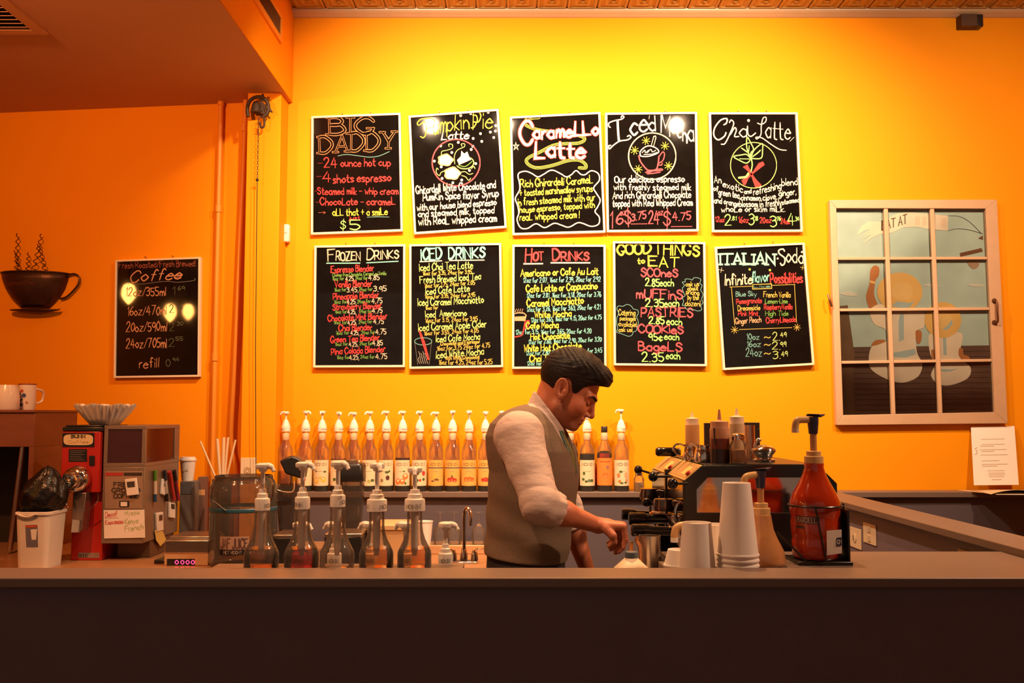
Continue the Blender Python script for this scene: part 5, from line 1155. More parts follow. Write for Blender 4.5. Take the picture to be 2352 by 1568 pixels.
syrup(1428, 'syrup bottle with orange blossom wreath label and raised sideways spout', 'dark', 0.045, LABW, ((-.5, .08, .009, (.65, .22, .08), 1.3), (-.35, .05, .008, (.7, .2, .05), 1), (.5, .08, .010, (.75, .40, .22), 1.4), (-.2, .098, .009, GN_, .6), (-.1, .042, .009, GN_, .5), (.4, .044, .007, GN_, .6), (.55, .055, .007, (.7, .25, .1), 1)), ang=W_ - .25, ptop=941)

# ---------------------------------------------------------------- glass shakers
def shaker(label, x, y, z, r, h, fillc, name='glass_shaker'):
    g = thing(name, label, 'shaker', (x, y, z))
    def pan(p, a): k_ = 1 + 0.03 * math.cos(8 * a); return Vector((p.x * k_, p.y * k_, p.z))
    MB().lathe([(0, 0), (r * 0.95, 0), (r, 0.004), (r, h * 0.62), (r * 0.70, h * 0.76), (r * 0.68, h * 0.80)], (x, y, z), 32, warp=pan).build('jar', GLASS, g)
    MB().lathe([(0, 0.003), (r * 0.9, 0.004), (r * 0.92, h * 0.45), (0, h * 0.48)], (x, y, z), 24).build('contents', fillc, g)
    MB().lathe([(r * 0.70, h * 0.78), (r * 0.76, h * 0.79), (r * 0.74, h * 0.86), (r * 0.78, h * 0.88), (r * 0.76, h * 0.95), (r * 0.55, h), (0, h * 1.01)], (x, y, z), 28).build('lid', CHROME, g)
    return g
xs_ = XU(1468, 4.82); hs = ZV(1082, 4.82) - ZB
shaker('small glass shaker at the end of the back ledge by the espresso machine', xs_, 4.82, ZB, 0.026, hs, mat('sugar_amber', (0.75, 0.45, 0.2), 0.6))

# ---------------------------------------------------------------- front row glass decanter bottles
LIQF = glassmat('front_syrup_red', (0.62, 0.06, 0.015), 0.05)
LIQC = glassmat('front_syrup_pale', (0.84, 0.60, 0.38), 0.05)
FG = glassmat('decanter_glass', (0.95, 0.90, 0.84), rough=0.05, refl=0.9, haze=0.09)
def decanter(u, label, vtop, vcol, rc, ang, liq=None, kind=0, y=2.56, fill=0.055):
    x = XU(u, y); z = ZR
    g = thing('decanter_bottle', label, 'bottle', (x, y, z), 'glass syrup decanters along the bar')
    H = ZV(vcol, y) - z; R = 0.0452
    def dimple(p, a):
        if p.z < 0.052:
            k_ = 1 - 0.085 * max(0, math.cos(4 * a + 0.6)) ** 2 * math.exp(-((p.z - 0.026) / 0.014) ** 2); return Vector((p.x * k_, p.y * k_, p.z))
        return p
    MB().lathe([(0, 0), (R * 0.93, 0), (R, 0.006), (R * 1.0, 0.014), (R * 1.0, 0.026), (R, 0.038), (R * 0.97, 0.046), (R * 0.82, 0.060), (R * 0.62, 0.078), (R * 0.50, 0.096), (R * 0.455, 0.112), (R * 0.44, H - 0.006), (R * 0.43, H)], (x, y, z), 48, warp=dimple).build('glass', FG, g)
    if liq: MB().lathe([(0, 0.004), (R * 0.90, 0.004), (R * 0.93, 0.012), (R * 0.90, 0.026), (R * 0.93, 0.040), (R * 0.88, fill), (0, fill)], (x, y, z), 36).build('syrup', liq, g)
    MB().tube([(x, y, z + 0.035), (x, y, z + 0.06), (x, y, z + H)], [0.006, 0.0095, 0.0105], 14).build('pump_tube', PUMPW, g)
    s = 1.25 if kind == 0 else 1.25
    stem = ZV(vtop, y) - (z + H) - 0.014 * s
    cl = pump_parts(g, (x, y, z + H - 0.001), s, rc, ang, stem, 0)
    return g, cl, (x, y, z + H)
def band(g, cl, c, rc, a, s=1.25): curved_text(cl, 'MONIN', c[0], c[1], rc + 0.0006, a - 0.75, a + 0.75, c[2] + 0.007, 0.0095, 0.0012, GREY_TXT)
for i, (u, vt, vc, rc, ang, liq, bands, lab) in enumerate((
    (603, 1062, 1170, 0.0200, -0.35, LIQC, (F_ + 1.3, F_ - 1.6), 'clear decanter bottle in front of the big plastic jar'),
    (695, 1059, 1167, 0.0200, -0.35, LIQF, (F_ - 0.55,), 'decanter bottle holding dark red syrup'),
    (776, 1057, 1162, 0.0200, -0.5, None, (F_ + 1.25,), 'clear decanter bottle in front of the blender jar'),
    (866, 1061, 1172, 0.0268, -1.2, LIQC, (F_ - 1.5, F_ + 1.2), 'clear decanter bottle with wide plain collar, fourth along the bar'),
    (953, 1070, 1171, 0.0272, -1.5, LIQC, (F_ - 0.1,), 'clear decanter bottle with wide lettered collar, last of the row'))):
    g, cl, c = decanter(u, lab + ', white pump on top', vt, vc, rc, ang, liq)
    for a in bands: band(g, cl, c, rc, a)
# second row: low bottles on the counter, only their pumps show
def lowpump(u, label, ang, y=2.70):
    x = XU(u, y); zc_ = ZV(1296, y); z = ZK
    g = thing('low_pump_bottle', label, 'bottle', (x, y, z), 'low syrup bottles behind the decanters')
    R = 0.040; H = zc_ - z
    MB().lathe([(0, 0), (R, 0), (R, H * 0.55), (R * 0.5, H * 0.85), (R * 0.42, H)], (x, y, z), 24).build('glass', SYRB, g)
    MB().lathe([(0, 0.003), (R * 0.94, 0.003), (R * 0.94, H * 0.45), (0, H * 0.45)], (x, y, z), 24).build('syrup', LIQS['amber'], g)
    stem = ZV(1198, y) - zc_ - 0.0175
    cl = pump_parts(g, (x, y, zc_), 1.28, 0.0200, ang, stem, 0)
    curved_text(cl, 'MONIN', x, y, 0.0206, F_ - 0.75, F_ + 0.75, zc_ + 0.008, 0.0095, 0.0012, GREY_TXT)
lowpump(1024, 'low pump bottle standing alone in front of the tap', -0.2)
lowpump(932, 'low pump bottle peeking out beside the last decanter', 2.6)
lowpump(850, 'low pump bottle mostly hidden by the fourth decanter', 2.7)
lowpump(770, 'low pump bottle mostly hidden by the third decanter', 2.7)
lowpump(690, 'low pump bottle mostly hidden by the dark red decanter', -0.2)

# ---------------------------------------------------------------- blenders behind the decanters
SMOKE = glassmat('blender_plastic', (0.42, 0.33, 0.28), rough=0.10, refl=1.0, haze=0.05)
def ring4(hx, hy, r, z, x, y): return rrect(hx, hy, r, z, x, y, 4)
def blender_jar(label, u, y, vtop, vbot, hw, lidv, zbase=None):
    x = XU(u, y); z0 = ZV(vbot, y); z1 = ZV(vtop, y)
    g = thing('blender', label, 'blender', (x, y, ZK))
    loft(MB(), [ring4(hw * 0.72, hw * 0.72, 0.02, z0, x, y), ring4(hw * 0.95, hw * 0.95, 0.02, z0 + (z1 - z0) * 0.6, x, y), ring4(hw, hw, 0.02, z1, x, y)], True, False).build('jug', SMOKE, g)
    bw = hw * 1.05
    loft(MB(), [ring4(bw * 1.2, bw * 1.25, 0.02, ZK, x, y), ring4(bw * 1.15, bw * 1.2, 0.02, ZK + (z0 - ZK) * 0.45, x, y), ring4(bw * 0.85, bw * 0.85, 0.02, z0 - 0.002, x, y)]).build('motor_base', BLACKP, g, bev=0.003)
    MB().bb((x - bw * 0.9, y - bw * 1.26, ZK + 0.03), (x + bw * 0.9, y - bw * 1.2, ZK + 0.075)).build('control_panel', mat('panel_black', (0.02, 0.016, 0.016), 0.25), g, bev=0.002)
    return g, x, y, z0, z1
g, x, y, z0, z1 = blender_jar('blender with dark round-shouldered lid behind the third decanter', 808, 4.25, 1098, 1232, 0.052, 0)
loft(MB(), [ring4(0.053, 0.053, 0.02, z1 - 0.012, x, y), ring4(0.056, 0.056, 0.02, z1, x, y), ring4(0.056, 0.056, 0.022, z1 + 0.055, x, y), ring4(0.048, 0.048, 0.02, z1 + 0.068, x, y)]).build('lid', BLACKP, g, bev=0.003)
MB().lathe([(0.028, z1 + 0.068), (0.026, z1 + 0.080), (0.0, z1 + 0.082)], (x, y, 0), 20).build('lid_plug', mat('plug_smoke', (0.12, 0.07, 0.05), 0.2), g)
MB().tube(catmull([(x + 0.05, y - 0.02, z0 + 0.03), (x + 0.075, y - 0.03, z0 + 0.02), (x + 0.068, y - 0.03, z0 - 0.02)], 4), 0.005, 8).build('latch', CHROME, g)
g, x, y, z0, z1 = blender_jar('blender with tipped open black lid behind the first decanters', 668, 4.25, 1112, 1240, 0.054, 0)
M_ = Matrix.Rotation(0.5, 3, 'Y')
q = [P(u, v, 4.21) for u, v in ((641, 1058), (668, 1046), (684, 1052), (700, 1068), (694, 1100), (655, 1088))]
MB().prism(q, (0, 0.09, 0)).build('tipped_lid', BLACKP, g, bev=0.008, seg=3)
MB().tube(catmull([tuple(P(u, v, 4.18)) for u, v in ((636, 1150), (628, 1128), (630, 1112), (640, 1126), (672, 1129), (676, 1104))], 4), 0.003, 6).build('jug_handle', mat('clear_handle_edge', (0.55, 0.35, 0.22), 0.2), g)
MB().sphere(P(641, 1252, 4.25 - 0.09), 0.006, 10, 8).build('pilot_light', mat('pilot_red', (0.5, 0.02, 0.03), 0.3), g)
# box with steel top between the blenders
xa, xb = XU(700, 4.1), XU(838, 4.1)
g = thing('juicer_base', 'low black appliance with steel top rim behind the decanters', 'appliance', ((xa + xb) / 2, 4.0, ZK))
xa, xb = XU(746, 3.92), XU(833, 3.92)
MB().bb((xa, 3.92, ZK), (xb, 4.10, ZV(1232, 3.92))).build('body', BLACKP, g, bev=0.006)
MB().bb((xa + 0.002, 3.918, ZV(1232, 3.92)), (xb - 0.002, 4.10, ZV(1225, 3.92))).build('top_rim', STEEL, g, bev=0.003)
g = thing('drip_tray_unit', 'low black appliance with steel edge behind the first decanters', 'appliance', (XU(660, 4.0), 4.0, ZK))
xa, xb = XU(628, 3.92), XU(676, 3.92)
MB().bb((xa, 3.92, ZK), (xb, 4.10, ZV(1234, 3.92))).build('body', BLACKP, g, bev=0.005)
MB().bb((xa, 3.918, ZV(1234, 3.92)), (xb, 4.10, ZV(1228, 3.92))).build('top_rim', STEEL, g, bev=0.002)

# ---------------------------------------------------------------- beige tub, cup, tap, stemmed glasses at the sink
TUB = mat('beige_tub_plastic', (0.62, 0.40, 0.20), 0.45, var=0.04)
yt = 4.02; xa, xb = XU(842, yt), XU(944, yt)
g = thing('storage_tub', 'beige plastic storage tub behind the last two decanters', 'tub', ((xa + xb) / 2, yt + 0.1, ZK))
zt_ = ZV(1214, yt); xc_ = (xa + xb) / 2; hx_ = (xb - xa) / 2
loft(MB(), [rrect(hx_ * 0.9, 0.09, 0.02, ZK, xc_, yt + 0.1), rrect(hx_, 0.10, 0.02, zt_, xc_, yt + 0.1)]).build('body', TUB, g)
loft(MB(), [rrect(hx_ * 1.03, 0.104, 0.02, zt_ - 0.004, xc_, yt + 0.1), rrect(hx_ * 1.03, 0.104, 0.02, zt_ + 0.012, xc_, yt + 0.1), rrect(hx_ * 0.9, 0.09, 0.02, zt_ + 0.018, xc_, yt + 0.1)]).build('lid', TUB, g)
yq = 4.5; xq = XU(976, yq)
g = thing('counter_cup', 'plain paper cup of dark coffee on the back counter near the tap', 'cup', (xq, yq, ZK))
hq = ZV(1196, yq) - ZK
MB().lathe([(0, 0), (0.026, 0), (0.038, hq), (0.0395, hq), (0.0395, hq - 0.003), (0.036, hq - 0.004), (0.025, 0.006), (0, 0.006)], (xq, yq, ZK), 28).build('wall', CUPW, g)
MB().lathe([(0, hq - 0.008), (0.0355, hq - 0.008)], (xq, yq, ZK), 28).build('coffee', mat('dark_coffee', (0.015, 0.012, 0.01), 0.2), g)
# sink tap
yt = 4.05; xt = XU(1066, yt)
g = thing('sink_tap', 'chrome gooseneck tap with two lever handles at the back counter', 'tap', (xt, yt, ZK))
MB().bb((XU(1040, yt), yt - 0.03, ZK), (XU(1096, yt), yt + 0.03, ZK + 0.010)).build('base_plate', CHROME, g, bev=0.004)
pts = [tuple(P(u, v, yt - dy)) for u, v, dy in ((1066, 1290, 0), (1066, 1250, 0), (1066, 1200, 0), (1067, 1176, 0.005), (1073, 1167, 0.012), (1079, 1175, 0.02), (1081, 1190, 0.025), (1080, 1207, 0.027))]
MB().tube(catmull(pts, 5), 0.0075, 12).build('spout', CHROME, g)
MB().lathe([(0.018, 0), (0.015, 0.03), (0.009, 0.05)], (xt, yt, ZK + 0.01), 20).build('spout_base', CHROME, g)
for u, du, v1 in ((1042, -28, 1262), (1090, 24, 1260)):
    xk = XU(u, yt)
    MB().lathe([(0.017, 0), (0.013, 0.03), (0.008, 0.045), (0.0, 0.05)], (xk, yt, ZK + 0.01), 18).build('lever_base', CHROME, g)
    MB().tube(catmull([(xk, yt, ZK + 0.045), (xk + du * 0.0007, yt - 0.01, ZK + 0.06), tuple(P(u + du, v1, yt - 0.02))], 4), [0.006] * 5 + [0.004] * 4, 10).build('lever', CHROME, g)
yb_ = 4.30
xb0, xb1 = XU(985, yb_), XU(1120, yb_)
g = thing('sink_basin', 'steel sink rim coloured as if lit amber in front of the stemmed glasses', 'sink', ((xb0 + xb1) / 2, yb_, ZK))
MB().bb((xb0, yb_, ZK), (xb1, yb_ + 0.012, ZV(1252, yb_))).build('upstand', mat('sink_amber_lit_steel', (0.70, 0.42, 0.22), 0.45, metal=0.3), g, bev=0.003)  # amber light is put into the steel colour
for i, (u, lab) in enumerate(((1012, 'stemmed glass upside down, nearest the paper cup'), (1044, 'stemmed glass upside down, behind the tap'), (1100, 'stemmed glass upside down, next to the barista back'))):
    yg = 4.62; xg = XU(u, yg)
    g = thing('stemmed_glass', lab, 'glass', (xg, yg, ZK), 'stemmed glasses upside down on the back counter')
    MB().lathe([(0.030, 0.0), (0.036, 0.04), (0.030, 0.075), (0.012, 0.092), (0.004, 0.10)], (xg, yg, ZK), 24).build('bowl', GLASS, g)
    MB().lathe([(0.004, 0.098), (0.0035, 0.145), (0.006, 0.15)], (xg, yg, ZK), 14).build('stem', GLASS, g)
    MB().lathe([(0.0, 0.149), (0.030, 0.152), (0.030, 0.154), (0, 0.156)], (xg, yg, ZK), 24).build('foot', GLASS, g)
# ================================================================== ESPRESSO MACHINE AND WHAT STANDS ON IT
YN, YFR = 2.95, 3.60
def E(u, v, dy=0.0): q = P(u, v, YN); return Vector((q.x, YN + dy, q.z))
MIRROR = mat('mirror_steel_panel', (0.62, 0.50, 0.42), 0.09, metal=1.0, var=0.06)
BRASSP = mat('brushed_brass_panel', (0.70, 0.46, 0.16), 0.36, metal=0.55, var=0.08, scale=30)
BLKM = mat('black_enamel', (0.010, 0.009, 0.009), 0.28, var=0.2)
ztop = E(0, 1069).z; xf = E(1573, 1130).x; xt0 = E(1614, 1130).x; xt1 = E(1882, 1130).x; xr = E(1923, 1130).x
zsl = E(0, 1104).z; zsr = E(0, 1110).z
g = thing('espresso_machine', 'black and steel two-group espresso machine facing the barista', 'espresso machine', ((xf + xr) / 2, (YN + YFR) / 2, ZM))
outer = [(xf, ZM + 0.0), (xf, zsl), (xt0, ztop), (xt1, ztop), (xr, zsr), (xr, ZM)]
th = 27 * YN / F
inner = [(xf + th, E(0, 1178).z), (xf + th, E(0, 1124).z), (xt0 + th * 0.45, ztop - th), (xt1 - th * 0.45, ztop - th), (xr - th, E(0, 1124).z), (xr - th, E(0, 1178).z)]
for (nm, yy) in (('side_frame', YN), ('side_frame', YFR - 0.02)):
    mb = MB(); n = 6
    vs = [(x, yy, z) for x, z in outer] + [(x, yy, z) for x, z in inner] + [(x, yy + 0.02, z) for x, z in outer] + [(x, yy + 0.02, z) for x, z in inner]
    fs = []
    for i in range(n):
        j = (i + 1) % n
        fs += [(i, j, n + j, n + i), (2 * n + j, 2 * n + i, 3 * n + i, 3 * n + j), (i, 2 * n + i, 2 * n + j, j), (n + i, n + j, 3 * n + j, 3 * n + i)]
    mb.add(vs, fs).build(nm, BLKM, g, bev=0.0015)
mb = MB().prism([(x, YN + 0.012, z) for x, z in inner], (0, 0.006, 0)); mb.build('mirror_panel', MIRROR, g, smooth=0)
body = [(xf + 0.004, ZM + 0.22), (xf + 0.004, zsl), (xt0, ztop - 0.004), (xt1, ztop - 0.004), (xr - 0.004, zsr - 0.004), (xr - 0.004, ZM + 0.03), (xf + 0.16, ZM + 0.03), (xf + 0.16, ZM + 0.22)]
MB().prism([(x, YN + 0.0205, z) for x, z in body], (0, YFR - YN - 0.041, 0)).build('body', mat('machine_body_dark', (0.06, 0.05, 0.045), 0.2, metal=0.8), g, smooth=0)
MB().bb((xt0 + 0.01, YN + 0.004, ztop), (xt1, YFR - 0.004, ztop + 0.004)).build('cup_tray', BLKM, g, bev=0.001)
MB().bb((xf + 0.02, YN + 0.02, ZM + 0.02), (xf + 0.17, YFR - 0.02, ZM + 0.07)).build('drip_tray', STEEL, g, bev=0.003)
for (x, y) in ((xf + 0.06, YN + 0.05), (xr - 0.05, YN + 0.05), (xf + 0.06, YFR - 0.05), (xr - 0.05, YFR - 0.05)):
    MB().lathe([(0.02, 0), (0.02, 0.03)], (x, y, ZM), 14).build('foot', BLKM, g)
# two slanted brass control panels with dark divider, dark glossy fronts below
d_sl = Vector((xt0 - xf, 0, ztop - zsl)); nn = Vector((-(ztop - zsl), 0, xt0 - xf)).normalized()
for (y0, y1) in ((YN + 0.002, 3.262), (3.285, YFR - 0.002)):
    a = Vector((xf, y0, zsl)); b_ = Vector((xt0, y0, ztop)); dy = Vector((0, y1 - y0, 0))
    q = [a + nn * 0.003, b_ + nn * 0.003, b_ + dy + nn * 0.003, a + dy + nn * 0.003]
    pnl = MB().hexa(q, [p - nn * 0.004 for p in q]).build('control_panel', BRASSP, g, bev=0.001)
    q2 = [q[0].lerp(q[1], .12).lerp(q[3], .03), q[0].lerp(q[1], .86).lerp(q[2], .03), q[2].lerp(q[3], .14).lerp(q[1], .03), q[3].lerp(q[2], .12).lerp(q[0], .03)]
    MB().add([p + nn * 0.0008 for p in q2], [(0, 1, 2, 3)]).build('panel_inset', mat('panel_inset_tan', (0.50, 0.30, 0.11), 0.45, metal=0.3), pnl, smooth=0)
    c0 = q[0].lerp(q[1], .5); c3 = q[3].lerp(q[2], .5)
    def pq(s, t): return q[0].lerp(q[1], t).lerp(q[3].lerp(q[2], t), s) + nn * 0.0016
    MB().add([pq(.18, .25), pq(.18, .75), pq(.42, .75), pq(.42, .25)], [(0, 1, 2, 3)]).build('button_pad', mat('button_pad_gold', (0.85, 0.55, 0.16), 0.4), pnl, smooth=0)
    MB().tube([pq(.06, .35), pq(.06, .35) + nn * 0.008], 0.008, 10).build('red_switch', mat('switch_red', (0.5, 0.02, 0.015), 0.35), pnl)
    MB().bb((xf - 0.006, y0, ZM + 0.24), (xf + 0.003, y1, zsl)).build('front_panel', mat('smoked_front', (0.03, 0.02, 0.016), 0.1, metal=0.6), g, bev=0.001)
MB().bb((xf - 0.01, 3.263, ZM + 0.2), (xt0, 3.284, ztop - 0.03)).build('divider', BLKM, g, smooth=0)
# steam knobs
KN = mat('knob_black', (0.008, 0.007, 0.007), 0.12)
for (u, v, y, r, st) in ((1545, 1110, 2.93, 0.0165, 0), (1500, 1094, 3.22, 0.0165, 0), (1466, 1078, 3.55, 0.0155, 1), (1485, 1153, 3.33, 0.0155, 1), (1536, 1158, 3.10, 0.013, 0)):
    c = P(u, v, y)
    if c.x > xf - 0.012: c.x = xf - 0.012 - r
    kb = MB().sphere(c, r, 18, 12).build('steam_knob', KN, g)
    MB().tube([c, (xf + 0.005, c.y, c.z - (0.02 if st else 0.0))], 0.0042, 10).build('knob_shaft', BLKM, kb)
# group heads, portafilters
DST = mat('dark_group_steel', (0.16, 0.12, 0.10), 0.2, metal=0.9)
for (y, z) in ((3.10, E(0, 1172).z), (3.43, E(0, 1166).z)):
    MB().lathe([(0.0, 0.022), (0.030, 0.022), (0.034, -0.005), (0.032, -0.016), (0.0, -0.016)], (xf - 0.042, y, z), 26).build('group_head', DST, g)
    MB().bb((xf - 0.045, y - 0.022, z - 0.004), (xf + 0.02, y + 0.022, z + 0.018)).build('group_neck', DST, g, bev=0.005)
def porta(u0, u1, v, y, rb, vv=None):
    a = P(u0, v, y); b_ = P(u1, (vv or v), y)
    t = thing_part = MB()
    d = (b_ - a).normalized(); L = (b_ - a).length
    pts = [a, a + d * 0.004, a + d * L * 0.42, a + d * L * 0.47, a + d * L * 0.55, b_]
    h = MB().tube(pts, [rb * 0.8, rb, rb, rb * 0.86, rb * 0.80, rb * 0.76], 16).build('portafilter_handle', KN, g)
    c = b_ + d * 0.03
    MB().lathe([(0, -0.022), (0.026, -0.02), (0.034, -0.008), (0.036, 0.012), (0.033, 0.016), (0, 0.014)], c, 24).build('basket', CHROME, h)
    MB().tube([c + Vector((0, 0, -0.02)), c + Vector((0.0, 0, -0.036)), c + Vector((-0.008, 0, -0.042))], 0.007, 10).build('pour_spout', CHROME, h)
porta(1428, 1492, 1180, 3.43, 0.0205, 1184)
porta(1444, 1532, 1191, 3.10, 0.0205, 1192)
porta(1450, 1540, 1217, 2.86, 0.0180, 1219)
MB().tube(catmull([tuple(P(u, v, 3.0)) for u, v in ((1568, 1150), (1556, 1160), (1552, 1180), (1558, 1215))], 4), 0.005, 8).build('steam_wand', CHROME, g)
MB().tube(catmull([tuple(P(u, v, 3.5)) for u, v in ((1500, 1140), (1494, 1150), (1493, 1175), (1489, 1185))], 4), 0.005, 8).build('steam_wand', CHROME, g)

ZT = ztop + 0.004
# ---------------------------------------------------------------- squeeze bottles
def squeeze(label, u, y, vtop, vcap, hw, bodym, capm, fillm=None, fill=0.0, zb=None):
    zb = ZT if zb is None else zb
    x = XU(u, y); z = zb; H = ZV(vtop, y) - z; zc_ = ZV(vcap, y) - z; r = hw * y / F
    g = thing('squeeze_bottle', label, 'bottle', (x, y, z), 'squeeze bottles on the espresso machine')
    MB().lathe([(0, 0), (r * 0.95, 0), (r, 0.004), (r, zc_ - 0.03), (r * 0.98, zc_ - 0.022)], (x, y, z), 28).build('bottle', bodym, g)
    MB().lathe([(r * 0.98, zc_ - 0.024), (r * 0.93, zc_ - 0.02), (r * 0.93, zc_), (r * 0.3, zc_ + 0.004), (0.007, zc_ + 0.006), (0.003, H), (0, H)], (x, y, z), 28).build('nozzle_cap', capm, g)
    if fillm: MB().lathe([(0, 0.001), (r * 1.004, 0.001), (r * 1.004, fill), (0, fill)], (x, y, z), 28).build('sauce', fillm, g)
    return g, x, z, r, zc_
SQ = mat('squeeze_translucent', (0.80, 0.42, 0.16), 0.4, var=0.03, trans=0.3); SQW = mat('squeeze_white', (0.80, 0.55, 0.30), 0.4, var=0.03, trans=0.2)
squeeze('pale squeeze bottle behind the milk pitchers on the espresso machine', 1592, 3.45, 946, 961, 16, SQ, mat('squeeze_cap_peach', (0.82, 0.55, 0.34), 0.4))
g, x, z, r, zc_ = squeeze('squeeze bottle of dark chocolate sauce with dripped cap', 1655, 3.02, 940, 968, 22, mat('squeeze_choc', (0.13, 0.022, 0.013), 0.3, var=0.15), mat('squeeze_cap_choc', (0.55, 0.26, 0.14), 0.4), mat('choc_sauce', (0.025, 0.010, 0.008), 0.25), 0.045)
MB().lathe([(r * 1.01, zc_ - 0.022), (r * 1.01, zc_ - 0.052), (r * 0.99, zc_ - 0.053)], (x, 3.02, z), 28).build('pale_shoulder', mat('squeeze_shoulder', (0.60, 0.30, 0.17), 0.4), g)
MB().tube([(x - 0.022, 3.02 - 0.022, z + zc_ - 0.02), (x - 0.021, 3.02 - 0.023, z + zc_ - 0.06), (x - 0.019, 3.02 - 0.0245, z + 0.06)], [0.003, 0.0025, 0.003], 6).build('drip', mat('choc_drip', (0.03, 0.01, 0.008), 0.2), g)
squeeze('tall white squeeze bottle behind the glass shaker on the espresso machine', 1695, 3.20, 938, 957, 17.5, SQW, mat('squeeze_cap_white', (0.80, 0.58, 0.38), 0.4))
# shaker
shaker('tall glass sugar shaker with steel lid on the espresso machine', XU(1698, 3.0), 3.0, ZT, 0.0268, ZV(995, 3.0) - ZT, mat('sugar_brown', (0.55, 0.26, 0.10), 0.6), 'sugar_shaker')
# milk pitchers
def pitcher(label, u, y, vtop, r, zb, hdl, name='milk_pitcher'):
    x = XU(u, y); h = ZV(vtop, y) - zb
    g = thing(name, label, 'pitcher', (x, y, zb))
    def lip(p, a):
        if p.z > h * 0.85:
            k_ = 1 + 0.22 * max(0, math.cos(a - hdl - math.pi)) ** 8 * (p.z - h * 0.85) / (h * 0.15); return Vector((p.x * k_, p.y * k_, p.z))
        return p
    MB().lathe([(0, 0), (r * 0.95, 0), (r, 0.005), (r * 1.02, h * 0.35), (r * 0.86, h * 0.72), (r * 0.80, h * 0.85), (r * 0.86, h), (r * 0.83, h), (r * 0.77, h * 0.85), (r * 0.95, h * 0.35), (r * 0.9, 0.008), (0, 0.008)], (x, y, zb), 32, warp=lip).build('body', CHROME, g)
    d = Vector((math.cos(hdl), math.sin(hdl), 0)); c = Vector((x, y, zb))
    MB().tube(catmull([tuple(c + d * r * 0.82 + Vector((0, 0, h * 0.92))), tuple(c + d * (r + 0.02) + Vector((0, 0, h * 1.02))), tuple(c + d * (r + 0.034) + Vector((0, 0, h * 0.75))), tuple(c + d * (r + 0.022) + Vector((0, 0, h * 0.35))), tuple(c + d * r * 0.98 + Vector((0, 0, h * 0.15)))], 5), 0.0035, 8).build('handle', CHROME, g)
    return g
pitcher('steel milk pitcher next to the chocolate squeeze bottle', 1618, 3.08, 1022, 0.031, ZT, 2.5)
pitcher('steel milk pitcher with big loop handle, nearest the machine front', 1588, 3.20, 1020, 0.026, ZT, 3.3)
# tamper handle lying on top
a, b_ = P(1532, 1046, 3.50), P(1580, 1044, 3.50)
g = thing('tamper', 'black coffee tamper lying on the far end of the machine top', 'tamper', ((a.x + b_.x) / 2, 3.50, ZT))
zz = ZT + 0.0165
MB().tube([(xt0 - 0.060, 3.5, zz), (xt0 - 0.052, 3.5, zz), (xt0 + 0.01, 3.5, zz), (xt0 + 0.02, 3.5, zz)], [0.011, 0.0165, 0.0165, 0.010], 16).build('handle', KN, g)
MB().lathe([(0, 0), (0.0165, 0), (0.0165, 0.008), (0.008, 0.012), (0, 0.012)], (xt0 + 0.02, 3.5, zz), 20, ax=(1, 0, 0)).build('base', CHROME, g)
# picture frames and steel cup behind
FR = mat('dark_picture_frame', (0.035, 0.016, 0.010), 0.4)
def pframe(label, u0, u1, v0, y, lean):
    x0, x1 = XU(u0, y), XU(u1, y); z1 = ZV(v0, y)
    g = thing('picture_frame', label, 'frame', ((x0 + x1) / 2, y, ZT), 'small dark picture frames on the espresso machine')
    fw_ = 0.022
    for p0, p1 in (((x0, ZT), (x1, ZT + fw_)), ((x0, z1 - fw_), (x1, z1)), ((x0, ZT + fw_), (x0 + fw_, z1 - fw_)), ((x1 - fw_, ZT + fw_), (x1, z1 - fw_))):
        MB().bb((p0[0], y, p0[1]), (p1[0], y + 0.014, p1[1])).build('frame_rail', FR, g, bev=0.001)
    MB().bb((x0 + fw_ * 0.9, y + 0.006, ZT + fw_ * 0.9), (x1 - fw_ * 0.9, y + 0.012, z1 - fw_ * 0.9)).build('picture', mat('frame_picture', (0.45, 0.28, 0.10), 0.5, var=0.3), g, smooth=0)
    MB().bb((x0 + 0.02, y + 0.014, ZT), (x0 + 0.05, y + 0.06, ZT + 0.004)).build('easel_foot', FR, g, smooth=0)
pframe('dark picture frame between the pale and chocolate squeeze bottles', 1620, 1648, 971, 3.54, 0)
pframe('dark picture frame with a gold certificate behind the sugar shaker', 1702, 1748, 970, 3.54, 0)
x = XU(1724, 3.25); h = ZV(976, 3.25) - ZT
g = thing('spoon_cup', 'slim steel cylinder holding spoons beside the sugar shaker', 'canister', (x, 3.25, ZT))
MB().lathe([(0, 0), (0.018, 0), (0.018, h), (0.016, h), (0.016, 0.004), (0, 0.004)], (x, 3.25, ZT), 22).build('wall', mat('satin_pink_steel', (0.62, 0.42, 0.32), 0.25, metal=1.0), g)
x = XU(1756, 3.12)
g = thing('sugar_bowl', 'low polished steel lidded bowl with a curled knob on the machine', 'bowl', (x, 3.12, ZT))
rb_ = 27 * 3.12 / F
MB().lathe([(0, 0), (rb_ * 0.9, 0), (rb_ * 0.95, 0.006), (rb_ * 0.7, 0.012), (rb_ * 0.72, 0.020), (rb_ * 0.9, 0.028), (rb_, 0.034), (rb_ * 1.02, 0.037)], (x, 3.12, ZT), 30).build('bowl', CHROME, g)
MB().lathe([(rb_ * 1.02, 0.037), (rb_ * 0.95, 0.042), (rb_ * 0.6, 0.050), (rb_ * 0.2, 0.054), (0.0, 0.054)], (x, 3.12, ZT), 30).build('lid', CHROME, g)
x2 = x - 0.028
MB().tube(catmull([(x2, 3.12, ZT + 0.046), (x2 + 0.002, 3.12, ZT + 0.06), (x2 + 0.012, 3.12, ZT + 0.072), (x2 + 0.018, 3.12, ZT + 0.065)], 4), 0.005, 10).build('knob', CHROME, g)

